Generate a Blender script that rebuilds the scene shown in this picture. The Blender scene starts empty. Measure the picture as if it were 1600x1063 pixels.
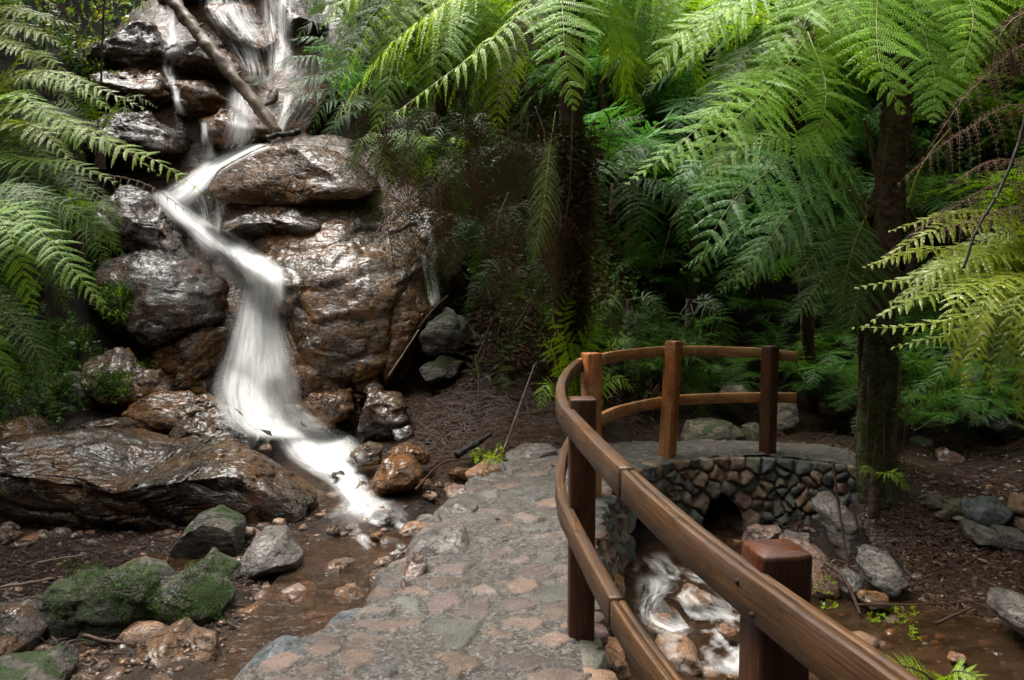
import bpy, math, random
import numpy as np
from mathutils import Vector
from mathutils.bvhtree import BVHTree

random.seed(7)
rng = np.random.default_rng(7)
S = bpy.context.scene
COL = S.collection
R = math.radians

# ------------------------------------------------------------------ camera, sky, sun, exposure
CAM_H, PITCH, LENS = 1.6, R(3.75), 28.0
FPX = LENS / 36.0 * 1600.0
cam_d = bpy.data.cameras.new("camera")
cam = bpy.data.objects.new("camera", cam_d)
COL.objects.link(cam)
cam.location = (0, 0, CAM_H)
cam.rotation_euler = (R(90) - PITCH, 0, 0)
cam_d.lens, cam_d.sensor_width = LENS, 36.0
cam_d.clip_start, cam_d.clip_end = 0.05, 400
S.camera = cam

SUN_EL, SUN_AZ = R(66), R(-62)          # azimuth measured from +Y towards +X
w = bpy.data.worlds.new("World")
S.world = w
w.use_nodes = True
nt = w.node_tree
bg = nt.nodes["Background"]
sky = nt.nodes.new("ShaderNodeTexSky")
sky.sky_type = 'NISHITA'
sky.sun_disc = False
sky.sun_elevation = SUN_EL
sky.sun_rotation = SUN_AZ
sky.air_density, sky.dust_density, sky.ozone_density = 1.0, 6.0, 0.6
hs = nt.nodes.new("ShaderNodeHueSaturation")       # overcast: the sky's colour is mostly washed out
hs.inputs["Saturation"].default_value = 0.06
nt.links.new(sky.outputs[0], hs.inputs["Color"])
nt.links.new(hs.outputs[0], bg.inputs[0])
bg.inputs[1].default_value = 0.12
sun_d = bpy.data.lights.new("sun", 'SUN')
sun_d.energy, sun_d.angle, sun_d.color = 1.5, R(42), (1.0, 0.95, 0.86)
sun = bpy.data.objects.new("sun", sun_d)
COL.objects.link(sun)
sv = Vector((math.sin(SUN_AZ) * math.cos(SUN_EL), math.cos(SUN_AZ) * math.cos(SUN_EL), math.sin(SUN_EL)))
sun.rotation_euler = sv.to_track_quat('Z', 'Y').to_euler()
S.view_settings.view_transform = 'Standard'
S.view_settings.look = 'None'
S.view_settings.exposure = 2.2
S.view_settings.gamma = 1.0
S.render.engine = 'CYCLES'
S.cycles.max_bounces = 6
S.cycles.diffuse_bounces = 2
S.cycles.glossy_bounces = 2
S.cycles.transmission_bounces = 3
S.cycles.transparent_max_bounces = 12
S.cycles.use_denoising = True

# ------------------------------------------------------------------ photo-to-place helpers (a photo pixel plus a distance gives a point)
CP, SP = math.cos(PITCH), math.sin(PITCH)
def ray(px, py):
    u, v = (px - 800.0) / FPX, (531.5 - py) / FPX
    return np.array([u, CP + v * SP, -SP + v * CP])
def at(px, py, d):
    r = ray(px, py)
    return np.array([0, 0, CAM_H]) + r * (d / r[1])
def onz(px, py, z):
    r = ray(px, py)
    return np.array([0, 0, CAM_H]) + r * ((z - CAM_H) / r[2])

# ------------------------------------------------------------------ noise
def _hash(ix, iy, iz, seed):
    n = (ix.astype(np.int64) * 374761393 + iy.astype(np.int64) * 668265263 + iz.astype(np.int64) * 2147483647 + seed * 974711) & 0xffffffff
    n = ((n ^ (n >> 13)) * 1274126177) & 0xffffffff
    n = ((n ^ (n >> 16)) * 2246822519) & 0xffffffff
    return ((n ^ (n >> 15)) & 0xffff) / 32767.5 - 1.0
def vnoise(p, seed=0):
    f = np.floor(p)
    t = p - f
    t = t * t * t * (t * (t * 6 - 15) + 10)
    i = f.astype(np.int64)
    r = 0
    for dx in (0, 1):
        for dy in (0, 1):
            for dz in (0, 1):
                wt = (t[:, 0] if dx else 1 - t[:, 0]) * (t[:, 1] if dy else 1 - t[:, 1]) * (t[:, 2] if dz else 1 - t[:, 2])
                r = r + wt * _hash(i[:, 0] + dx, i[:, 1] + dy, i[:, 2] + dz, seed)
    return r
def fbm(p, octv=4, seed=0, gain=0.5):
    a, s, r = 1.0, 0, 0
    for k in range(octv):
        r = r + a * vnoise(p * (2.03 ** k) + 17.3 * k, seed + k)
        s += a
        a *= gain
    return r / s
def ridged(p, octv=3, seed=0):
    a, s, r = 1.0, 0, 0
    for k in range(octv):
        r = r + a * (1 - 2 * np.abs(vnoise(p * (2.1 ** k) + 9.1 * k, seed + k)))
        s += a
        a *= 0.5
    return r / s
def facets(p, seed=0):
    """broken planes: each cell of space is a plane of its own tilt and height; also returns how near the point is to a break"""
    p = p + 0.25 * np.stack([fbm(p * 1.3 + 7 * k, 2, seed + 31 * k) for k in range(3)], 1)
    f = np.floor(p).astype(np.int64)
    b1 = np.full(len(p), 1e9); b2 = np.full(len(p), 1e9)
    val = np.zeros(len(p))
    for dx in (-1, 0, 1):
        for dy in (-1, 0, 1):
            for dz in (-1, 0, 1):
                c = f + np.array([dx, dy, dz])
                j = np.stack([_hash(c[:, 0], c[:, 1], c[:, 2], seed + 101 * k) for k in range(3)], 1)
                d = p - (c + 0.5 + 0.42 * j)
                r = (d * d).sum(1)
                t = np.stack([_hash(c[:, 0], c[:, 1], c[:, 2], seed + 57 + 13 * k) for k in range(4)], 1)
                v = (d * t[:, :3]).sum(1) * 0.75 + 0.35 * t[:, 3]
                nw = r < b1
                b2 = np.where(nw, b1, np.minimum(b2, r))
                val = np.where(nw, v, val)
                b1 = np.where(nw, r, b1)
    return val, np.sqrt(b2) - np.sqrt(b1)
def sstep(a, b, x):
    t = np.clip((x - a) / (b - a), 0, 1)
    return t * t * (3 - 2 * t)

# ------------------------------------------------------------------ mesh helpers
def mesh_np(name, verts, quads=None, tris=None, mats=(), matidx=None, uv=None, smooth=True, attrs=None, faces=None):
    me = bpy.data.meshes.new(name)
    if faces is not None:
        me.from_pydata([tuple(v) for v in verts], [], faces)
    else:
        lists = []
        nq = 0 if quads is None else len(quads)
        ntr = 0 if tris is None else len(tris)
        me.vertices.add(len(verts))
        me.vertices.foreach_set("co", np.asarray(verts, dtype=np.float32).ravel())
        li = np.concatenate([x for x in ((np.asarray(quads).ravel() if nq else None), (np.asarray(tris).ravel() if ntr else None)) if x is not None])
        me.loops.add(len(li))
        me.loops.foreach_set("vertex_index", li.astype(np.int32))
        tot = np.concatenate([np.full(nq, 4), np.full(ntr, 3)])
        me.polygons.add(nq + ntr)
        me.polygons.foreach_set("loop_start", np.concatenate([[0], np.cumsum(tot)[:-1]]).astype(np.int32))
        me.update(calc_edges=True)
    for m in mats:
        me.materials.append(m)
    if matidx is not None:
        me.polygons.foreach_set("material_index", np.asarray(matidx, dtype=np.int32))
    if smooth:
        me.polygons.foreach_set("use_smooth", np.ones(len(me.polygons), dtype=bool))
    if uv is not None:
        lay = me.uv_layers.new(name="UVMap")
        vi = np.empty(len(me.loops), dtype=np.int32)
        me.loops.foreach_get("vertex_index", vi)
        lay.data.foreach_set("uv", np.asarray(uv, dtype=np.float32)[vi].ravel())
    for k, arr in (attrs or {}).items():
        a = me.attributes.new(k, 'FLOAT_COLOR' if arr.ndim == 2 else 'FLOAT', 'POINT')
        if arr.ndim == 2:
            c = np.ones((len(arr), 4), dtype=np.float32)
            c[:, :3] = arr
            a.data.foreach_set("color", c.ravel())
        else:
            a.data.foreach_set("value", arr.astype(np.float32))
    me.validate()
    me.update()
    return me
def tag(o, label=None, cat=None, group=None, kind=None):
    if label: o["label"] = label
    if cat: o["category"] = cat
    if group: o["group"] = group
    if kind: o["kind"] = kind
    return o
def link(name, me, parent=None, loc=None):
    o = bpy.data.objects.new(name, me)
    COL.objects.link(o)
    if parent is not None:
        o.parent = parent
    if loc is not None:
        o.location = loc
    return o
def empty(name, loc, label, cat, group=None):
    o = link(name, None, None, tuple(loc))
    o.empty_display_size = 0.1
    return tag(o, label, cat, group)
def centred(name, verts, parent=None, **kw):
    """link a mesh given in place coordinates; its origin goes to its base centre, or to the parent's origin"""
    verts = np.asarray(verts, dtype=float)
    if parent is not None:
        org, q_ = np.zeros(3), parent
        while q_ is not None:
            org = org + np.array(q_.location)
            q_ = q_.parent
        return link(name, mesh_np(name, verts - org, **kw), parent)
    org = np.array([verts[:, 0].mean(), verts[:, 1].mean(), verts[:, 2].min()])
    return link(name, mesh_np(name, verts - org, **kw), None, tuple(org))
def grid_quads(nu, nv, keep=None):
    i = np.arange(nu * nv).reshape(nu, nv)
    q = np.stack([i[:-1, :-1], i[1:, :-1], i[1:, 1:], i[:-1, 1:]], -1).reshape(-1, 4)
    if keep is not None:
        q = q[keep.ravel()[q].all(1)]
    return q
def compact(verts, quads, *arrs):
    used = np.unique(quads)
    mp = np.full(len(verts), -1)
    mp[used] = np.arange(len(used))
    return (verts[used], mp[quads]) + tuple(a[used] for a in arrs)
def spline(P, n):
    """Catmull-Rom through P, n samples evenly by length"""
    P = np.asarray(P, dtype=float)
    Q = np.vstack([2 * P[0] - P[1], P, 2 * P[-1] - P[-2]])
    out = []
    for i in range(1, len(Q) - 2):
        t = np.linspace(0, 1, 24, endpoint=False)[:, None]
        a, b, c, d = Q[i - 1], Q[i], Q[i + 1], Q[i + 2]
        out.append(0.5 * (2 * b + (c - a) * t + (2 * a - 5 * b + 4 * c - d) * t ** 2 + (3 * b - a - 3 * c + d) * t ** 3))
    out.append(P[-1:])
    C = np.vstack(out)
    L = np.concatenate([[0], np.cumsum(np.linalg.norm(np.diff(C[:, :3], axis=0), axis=1))])
    s = np.linspace(0, L[-1], n)
    return np.stack([np.interp(s, L, C[:, k]) for k in range(C.shape[1])], 1)
def norm(v):
    return v / (np.linalg.norm(v, axis=-1, keepdims=True) + 1e-12)
def tube(C, rad, sides=6, cap=True, rough=0.0, seed=0):
    """verts, quads, uv of a tube along C"""
    C = np.asarray(C, dtype=float)
    n = len(C)
    T = norm(np.gradient(C, axis=0))
    ref = np.where(np.abs(T[:, 2:3]) > 0.9, np.array([[1.0, 0, 0]]), np.array([[0, 0, 1.0]]))
    B = norm(np.cross(T, ref))
    N = np.cross(B, T)
    rad = np.broadcast_to(rad, (n,))
    a = np.linspace(0, 2 * np.pi, sides, endpoint=False)
    V = C[:, None, :] + rad[:, None, None] * (np.cos(a)[None, :, None] * B[:, None, :] + np.sin(a)[None, :, None] * N[:, None, :])
    V = V.reshape(-1, 3)
    if rough:
        V = V + np.repeat(rad, sides)[:, None] * rough * np.stack([fbm(V * 9 + 5 * k, 3, seed + 7 * k) for k in range(3)], 1)
    i = np.arange(n * sides).reshape(n, sides)
    j = np.roll(i, -1, axis=1)
    q = np.stack([i[:-1], j[:-1], j[1:], i[1:]], -1).reshape(-1, 4)
    L = np.concatenate([[0], np.cumsum(np.linalg.norm(np.diff(C, axis=0), axis=1))])
    uv = np.stack([np.repeat(L, sides), np.tile(a / 6.283, n)], 1)
    if cap:
        nv = len(V)
        V = np.vstack([V, C[:1], C[-1:]])
        uv = np.vstack([uv, uv[:1], uv[-1:]])
        k = np.arange(sides)
        k2 = (k + 1) % sides
        q = np.vstack([q, np.stack([np.full(sides, nv), k2, k, k], -1)[:, [0, 1, 2, 2]]])[: len(q)]
        t1 = np.stack([np.full(sides, nv), k2, k], -1)
        t2 = np.stack([np.full(sides, nv + 1), i[-1][k], i[-1][k2]], -1)
        return V, q, np.vstack([t1, t2]), uv
    return V, q, np.zeros((0, 3), int), uv
class MB:
    def __init__(self):
        self.v, self.q, self.t, self.u, self.mq, self.mt, self.n = [], [], [], [], [], [], 0
    def add(self, V, q=None, t=None, uv=None, m=0):
        self.v.append(V)
        if q is not None and len(q): self.q.append(np.asarray(q) + self.n); self.mq.append(np.full(len(q), m))
        if t is not None and len(t): self.t.append(np.asarray(t) + self.n); self.mt.append(np.full(len(t), m))
        self.u.append(np.zeros((len(V), 2)) if uv is None else uv)
        self.n += len(V)
        return self
    def tube(self, C, rad, sides=6, m=0, **kw):
        V, q, t, uv = tube(C, rad, sides, **kw)
        return self.add(V, q, t, uv, m)
    def build(self, name, mats, parent=None, smooth=True, **kw):
        q = np.vstack(self.q) if self.q else None
        t = np.vstack(self.t) if self.t else None
        mi = np.concatenate(self.mq + self.mt)
        return centred(name, np.vstack(self.v), parent, quads=q, tris=t, mats=mats, matidx=mi, uv=np.vstack(self.u), smooth=smooth, **kw)

# ------------------------------------------------------------------ materials
def newmat(name):
    m = bpy.data.materials.new(name)
    m.use_nodes = True
    t = m.node_tree
    return m, t, t.nodes["Principled BSDF"], t.nodes["Material Output"]
def N(t, typ, **kw):
    n = t.nodes.new(typ)
    for k, v in kw.items():
        if k.startswith("i_"):
            n.inputs[k[2:].replace("_", " ")].default_value = v
        else:
            setattr(n, k, v)
    return n
def noise_n(t, vec, scale, detail=5, rough=0.6, dist=0.0):
    n = N(t, "ShaderNodeTexNoise")
    n.inputs["Scale"].default_value = scale
    n.inputs["Detail"].default_value = detail
    n.inputs["Roughness"].default_value = rough
    n.inputs["Distortion"].default_value = dist
    if vec is not None:
        t.links.new(vec, n.inputs["Vector"])
    return n.outputs["Fac"]
def ramp(t, fac, stops):
    r = N(t, "ShaderNodeValToRGB")
    e = r.color_ramp.elements
    while len(e) < len(stops):
        e.new(0.5)
    for k, (p, c) in enumerate(stops):
        e[k].position = p
        e[k].color = (*c, 1) if len(c) == 3 else c
    t.links.new(fac, r.inputs[0])
    return r.outputs[0]
def mixc(t, f, a, b, mode='MIX'):
    n = N(t, "ShaderNodeMix", data_type='RGBA', blend_type=mode)
    for s, x in ((0, f), (6, a), (7, b)):
        if isinstance(x, (int, float)): n.inputs[s].default_value = x
        elif isinstance(x, tuple): n.inputs[s].default_value = (*x, 1) if len(x) == 3 else x
        else: t.links.new(x, n.inputs[s])
    return n.outputs[2]
def math_n(t, op, a, b=None, clamp=False):
    n = N(t, "ShaderNodeMath", operation=op, use_clamp=clamp)
    for s, x in ((0, a), (1, b)):
        if x is None: continue
        if isinstance(x, (int, float)): n.inputs[s].default_value = x
        else: t.links.new(x, n.inputs[s])
    return n.outputs[0]
def maprange(t, v, a, b, c=0.0, d=1.0):
    n = N(t, "ShaderNodeMapRange", interpolation_type='SMOOTHSTEP')
    t.links.new(v, n.inputs[0])
    for k, x in enumerate((a, b, c, d)):
        n.inputs[1 + k].default_value = x
    return n.outputs[0]
def bump(t, h, dist, strength=1.0, prev=None):
    b = N(t, "ShaderNodeBump")
    b.inputs["Strength"].default_value = strength
    b.inputs["Distance"].default_value = dist
    t.links.new(h, b.inputs["Height"])
    if prev is not None:
        t.links.new(prev, b.inputs["Normal"])
    return b.outputs[0]
def wpos(t):
    g = N(t, "ShaderNodeNewGeometry")
    return g.outputs["Position"], g.outputs["Normal"]
def mapping(t, vec, scale=(1, 1, 1), rot=(0, 0, 0)):
    m = N(t, "ShaderNodeMapping")
    m.inputs["Scale"].default_value = scale
    m.inputs["Rotation"].default_value = rot
    t.links.new(vec, m.inputs["Vector"])
    return m.outputs[0]

def rock_mat(name, dark, mid, light, rust=None, wet=0.8, moss=0.0, bs=1.0, lichen=0.0):
    m, t, p, out = newmat(name)
    pos, nrm = wpos(t)
    n1 = noise_n(t, pos, 1.7 * bs, 7, 0.65, 0.6)
    n2 = noise_n(t, mapping(t, pos, (1, 1, 2.4), (0.3, 0.5, 0)), 5.0 * bs, 8, 0.72, 0.8)
    n3 = noise_n(t, pos, 30 * bs, 5, 0.7)
    n4 = noise_n(t, mapping(t, pos, (1, 1, 1.8), (0.2, -0.4, 0.1)), 13 * bs, 6, 0.65, 1.2)
    c = ramp(t, n2, [(0.32, dark), (0.5, mid), (0.68, light)])
    if rust:
        c = mixc(t, maprange(t, n1, 0.45, 0.58), c, mixc(t, n4, rust, tuple(x * 0.5 for x in rust)))
    c = mixc(t, maprange(t, n3, 0.35, 0.7, 0.0, 0.55), c, tuple(0.5 * x for x in dark))
    # dark crack lines
    v = N(t, "ShaderNodeTexVoronoi", feature='DISTANCE_TO_EDGE')
    v.inputs["Scale"].default_value = 2.6 * bs
    wv = N(t, "ShaderNodeVectorMath", operation='ADD')
    nn = N(t, "ShaderNodeTexNoise")
    nn.inputs["Scale"].default_value = 3.0 * bs
    nn.inputs["Detail"].default_value = 6
    t.links.new(pos, nn.inputs["Vector"])
    sc = N(t, "ShaderNodeVectorMath", operation='SCALE')
    sc.inputs["Scale"].default_value = 0.9
    t.links.new(nn.outputs["Color"], sc.inputs[0])
    t.links.new(mapping(t, pos, (0.6, 0.6, 1.5), (0.35, 0.3, 0)), wv.inputs[0])
    t.links.new(sc.outputs[0], wv.inputs[1])
    t.links.new(wv.outputs[0], v.inputs["Vector"])
    crack = maprange(t, v.outputs["Distance"], 0.0, 0.035)
    c = mixc(t, crack, tuple(0.35 * x for x in dark), c)
    h = math_n(t, 'ADD', math_n(t, 'MULTIPLY', n2, 0.9), math_n(t, 'MULTIPLY', n4, 0.5))
    h = math_n(t, 'ADD', h, math_n(t, 'MULTIPLY', crack, 0.35))
    nb = bump(t, h, 0.075 / bs, 0.85)
    nb = bump(t, n3, 0.008 / bs, 0.45, nb)
    rgh = math_n(t, 'ADD', maprange(t, n4, 0.3, 0.75, 0.0, 0.3), (1 - wet) * 0.75 + 0.07)
    if moss > 0 or lichen > 0:
        sep = N(t, "ShaderNodeSeparateXYZ")
        t.links.new(nrm, sep.inputs[0])
        mm = noise_n(t, pos, 4.2, 6, 0.65, 0.4)
        if lichen:
            lf = maprange(t, noise_n(t, pos, 3.1, 6, 0.65), 0.66 - 0.1 * lichen, 0.70)
            c = mixc(t, math_n(t, 'MULTIPLY', lf, 0.7), c, (0.16, 0.19, 0.06))
        if moss:
            f = math_n(t, 'ADD', mm, math_n(t, 'MULTIPLY', sep.outputs[2], 0.13))
            f = maprange(t, f, 0.72 - 0.3 * moss, 0.80 - 0.3 * moss)
            fine = noise_n(t, pos, 90, 4, 0.7)
            mc = ramp(t, fine, [(0.3, (0.008, 0.014, 0.003)), (0.55, (0.03, 0.055, 0.008)), (0.75, (0.085, 0.105, 0.012))])
            c = mixc(t, f, c, mc)
            rgh = mixc(t, f, rgh, (0.9, 0.9, 0.9))
            nb = bump(t, math_n(t, 'MULTIPLY', fine, f), 0.03, 0.8, nb)
    t.links.new(c, p.inputs["Base Color"])
    t.links.new(rgh, p.inputs["Roughness"])
    t.links.new(nb, p.inputs["Normal"])
    p.inputs["Specular IOR Level"].default_value = 0.25 if wet > 0.9 else 0.5
    if wet > 0.5:
        p.inputs["Coat IOR"].default_value = 1.6
        p.inputs["Coat Weight"].default_value = wet * 0.46 if wet > 0.9 else wet * 0.35
        p.inputs["Coat Roughness"].default_value = 0.23
        cA = noise_n(t, mapping(t, pos, (1, 1, 2.0), (0.3, 0.5, 0)), 7.0 * bs, 2, 0.5, 0.8)
        cB = noise_n(t, mapping(t, pos, (1, 1, 1.6), (0.2, -0.4, 0.1)), 20 * bs, 2, 0.5, 0.6)
        t.links.new(bump(t, cB, 0.010 / bs, 0.5, bump(t, cA, 0.045 / bs, 0.65)), p.inputs["Coat Normal"])
    return m

M = {}
M["wet_brown"] = rock_mat("wet_brown_rock", (0.018, 0.010, 0.006), (0.105, 0.065, 0.037), (0.185, 0.132, 0.088), rust=(0.25, 0.105, 0.022), wet=0.95)
M["cliff"] = rock_mat("damp_cliff_rock", (0.018, 0.011, 0.007), (0.105, 0.067, 0.042), (0.18, 0.13, 0.09), rust=(0.23, 0.105, 0.034), wet=0.78)
M["wet_orange"] = rock_mat("wet_orange_rock", (0.02, 0.010, 0.004), (0.12, 0.05, 0.013), (0.19, 0.088, 0.032), rust=(0.23, 0.088, 0.012), wet=0.94)
M["wet_grey"] = rock_mat("wet_grey_rock", (0.012, 0.009, 0.007), (0.058, 0.044, 0.033), (0.125, 0.102, 0.082), rust=(0.12, 0.056, 0.018), wet=0.95)
M["pink"] = rock_mat("pinkish_rock", (0.06, 0.038, 0.03), (0.19, 0.115, 0.085), (0.3, 0.2, 0.16), rust=(0.2, 0.09, 0.045), wet=0.75)
M["slab"] = rock_mat("layered_slab_rock", (0.013, 0.008, 0.004), (0.062, 0.04, 0.025), (0.14, 0.105, 0.078), rust=(0.14, 0.06, 0.014), wet=0.96, lichen=0.4)
M["mossy"] = rock_mat("mossy_rock", (0.018, 0.015, 0.011), (0.06, 0.05, 0.036), (0.13, 0.11, 0.085), wet=0.4, moss=0.64)
M["half_mossy"] = rock_mat("partly_mossy_rock", (0.022, 0.018, 0.013), (0.075, 0.06, 0.045), (0.15, 0.13, 0.1), wet=0.45, moss=0.48)
M["dry_grey"] = rock_mat("grey_rock", (0.04, 0.034, 0.028), (0.12, 0.1, 0.085), (0.23, 0.195, 0.165), wet=0.55, bs=1.5)
M["blue_grey"] = rock_mat("blue_grey_rock", (0.03, 0.034, 0.036), (0.085, 0.095, 0.1), (0.17, 0.185, 0.185), wet=0.8, bs=1.5)
M["tan"] = rock_mat("tan_rock", (0.07, 0.04, 0.02), (0.24, 0.13, 0.07), (0.36, 0.24, 0.15), rust=(0.3, 0.13, 0.05), wet=0.6, bs=1.6)
M["far_rock"] = rock_mat("olive_rock", (0.03, 0.024, 0.014), (0.09, 0.068, 0.038), (0.15, 0.12, 0.08), wet=0.2, moss=0.35)

def ground_mat():
    m, t, p, out = newmat("wet_earth")
    pos, nrm = wpos(t)
    n1 = noise_n(t, pos, 0.9, 6, 0.6)
    n2 = noise_n(t, pos, 9, 8, 0.75, 0.5)
    n3 = noise_n(t, pos, 55, 6, 0.75)
    c = ramp(t, n2, [(0.3, (0.005, 0.003, 0.002)), (0.5, (0.019, 0.010, 0.006)), (0.68, (0.05, 0.028, 0.016))])
    c = mixc(t, maprange(t, n1, 0.45, 0.65), c, mixc(t, n2, (0.07, 0.04, 0.022), (0.035, 0.022, 0.014)))
    c = mixc(t, maprange(t, n3, 0.58, 0.72, 0, 0.7), c, (0.09, 0.06, 0.04))
    at_ = N(t, "ShaderNodeAttribute", attribute_name="hill_shade")
    hill_shade = ramp(t, n2, [(0.35, (0.004, 0.003, 0.002)), (0.55, (0.014, 0.010, 0.006)), (0.75, (0.02, 0.022, 0.008))])  # slopes and hollow coloured near black in place of deep shade
    c = mixc(t, at_.outputs["Fac"], c, hill_shade)
    t.links.new(c, p.inputs["Base Color"])
    r = math_n(t, 'ADD', maprange(t, n1, 0.4, 0.62, 0.2, 0.42), math_n(t, 'MULTIPLY', at_.outputs["Fac"], 0.4), True)
    t.links.new(r, p.inputs["Roughness"])
    t.links.new(maprange(t, at_.outputs["Fac"], 0.0, 1.0, 0.28, 0.06), p.inputs["Specular IOR Level"])
    t.links.new(bump(t, n3, 0.02, 0.9, bump(t, n2, 0.06, 0.9)), p.inputs["Normal"])
    return m
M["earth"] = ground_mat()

def leaf_mat(name, c1, c2, trans, rough=0.42, tw=0.38, spec=0.5):
    m, t, p, out = newmat(name)
    oi = N(t, "ShaderNodeObjectInfo")
    pos, nrm = wpos(t)
    n = noise_n(t, pos, 6, 4, 0.6)
    f = math_n(t, 'ADD', math_n(t, 'MULTIPLY', oi.outputs["Random"], 0.6), math_n(t, 'MULTIPLY', n, 0.5), True)
    c = mixc(t, f, c1, c2)
    t.links.new(c, p.inputs["Base Color"])
    p.inputs["Roughness"].default_value = rough
    p.inputs["Specular IOR Level"].default_value = spec
    tr = N(t, "ShaderNodeBsdfTranslucent")
    t.links.new(mixc(t, f, trans, tuple(0.75 * x for x in trans)), tr.inputs[0])
    mx = N(t, "ShaderNodeMixShader")
    mx.inputs[0].default_value = tw
    t.links.new(p.outputs[0], mx.inputs[1])
    t.links.new(tr.outputs[0], mx.inputs[2])
    t.links.new(mx.outputs[0], out.inputs[0])
    return m
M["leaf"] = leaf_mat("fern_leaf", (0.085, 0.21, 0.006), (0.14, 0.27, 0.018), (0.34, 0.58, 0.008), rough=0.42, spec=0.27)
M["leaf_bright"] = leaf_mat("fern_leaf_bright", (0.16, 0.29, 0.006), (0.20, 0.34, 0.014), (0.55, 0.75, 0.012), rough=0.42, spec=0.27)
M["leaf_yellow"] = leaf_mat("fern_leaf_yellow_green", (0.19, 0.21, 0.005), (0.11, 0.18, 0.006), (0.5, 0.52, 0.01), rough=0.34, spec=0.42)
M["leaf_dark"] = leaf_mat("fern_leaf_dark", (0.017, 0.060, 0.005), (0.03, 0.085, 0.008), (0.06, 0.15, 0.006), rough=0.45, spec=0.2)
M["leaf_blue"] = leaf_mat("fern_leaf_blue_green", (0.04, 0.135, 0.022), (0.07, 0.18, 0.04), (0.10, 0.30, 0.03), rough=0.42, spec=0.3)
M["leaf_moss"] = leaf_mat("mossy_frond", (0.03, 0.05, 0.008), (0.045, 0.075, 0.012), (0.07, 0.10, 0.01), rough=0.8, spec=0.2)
M["leaf_dead"] = leaf_mat("dead_frond_brown", (0.034, 0.019, 0.010), (0.078, 0.046, 0.025), (0.07, 0.035, 0.014), rough=0.8, tw=0.25, spec=0.1)
M["leaf_pale"] = leaf_mat("dead_frond_pale", (0.15, 0.11, 0.08), (0.22, 0.17, 0.12), (0.15, 0.12, 0.06), rough=0.6, tw=0.25)
def plain(name, c1, c2, rough=0.6, scale=20, bd=0.01, sc=(1, 1, 1)):
    m, t, p, out = newmat(name)
    tc = N(t, "ShaderNodeTexCoord")
    n = noise_n(t, mapping(t, tc.outputs["Object"], sc), scale, 6, 0.65)
    t.links.new(ramp(t, n, [(0.3, c1), (0.7, c2)]), p.inputs["Base Color"])
    p.inputs["Roughness"].default_value = rough
    p.inputs["Specular IOR Level"].default_value = 0.25
    t.links.new(bump(t, n, bd, 0.8), p.inputs["Normal"])
    return m
M["stem_green"] = plain("green_stem", (0.10, 0.12, 0.02), (0.16, 0.18, 0.03), 0.5)
M["stem_dark"] = plain("dark_stem", (0.02, 0.016, 0.008), (0.05, 0.045, 0.015), 0.5)
M["stem_brown"] = plain("brown_stem", (0.05, 0.027, 0.013), (0.11, 0.06, 0.03), 0.6)
M["trunk"] = plain("fern_trunk_bark", (0.012, 0.008, 0.005), (0.085, 0.05, 0.027), 0.75, 18, 0.03)
M["mosstrunk"] = plain("mossy_bark", (0.012, 0.012, 0.005), (0.11, 0.12, 0.06), 0.85, 9, 0.03)
M["log"] = plain("weathered_log", (0.05, 0.035, 0.024), (0.24, 0.185, 0.135), 0.5, 5, 0.02, (1, 1, 1))
M["twig"] = plain("dry_twig", (0.014, 0.006, 0.003), (0.06, 0.029, 0.016), 0.55)
M["blacklog"] = plain("charred_wet_log", (0.006, 0.006, 0.006), (0.02, 0.016, 0.012), 0.65)
M["litter"] = leaf_mat("leaf_litter", (0.018, 0.009, 0.005), (0.075, 0.035, 0.018), (0.03, 0.012, 0.006), rough=0.6, tw=0.1, spec=0.3)

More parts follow.
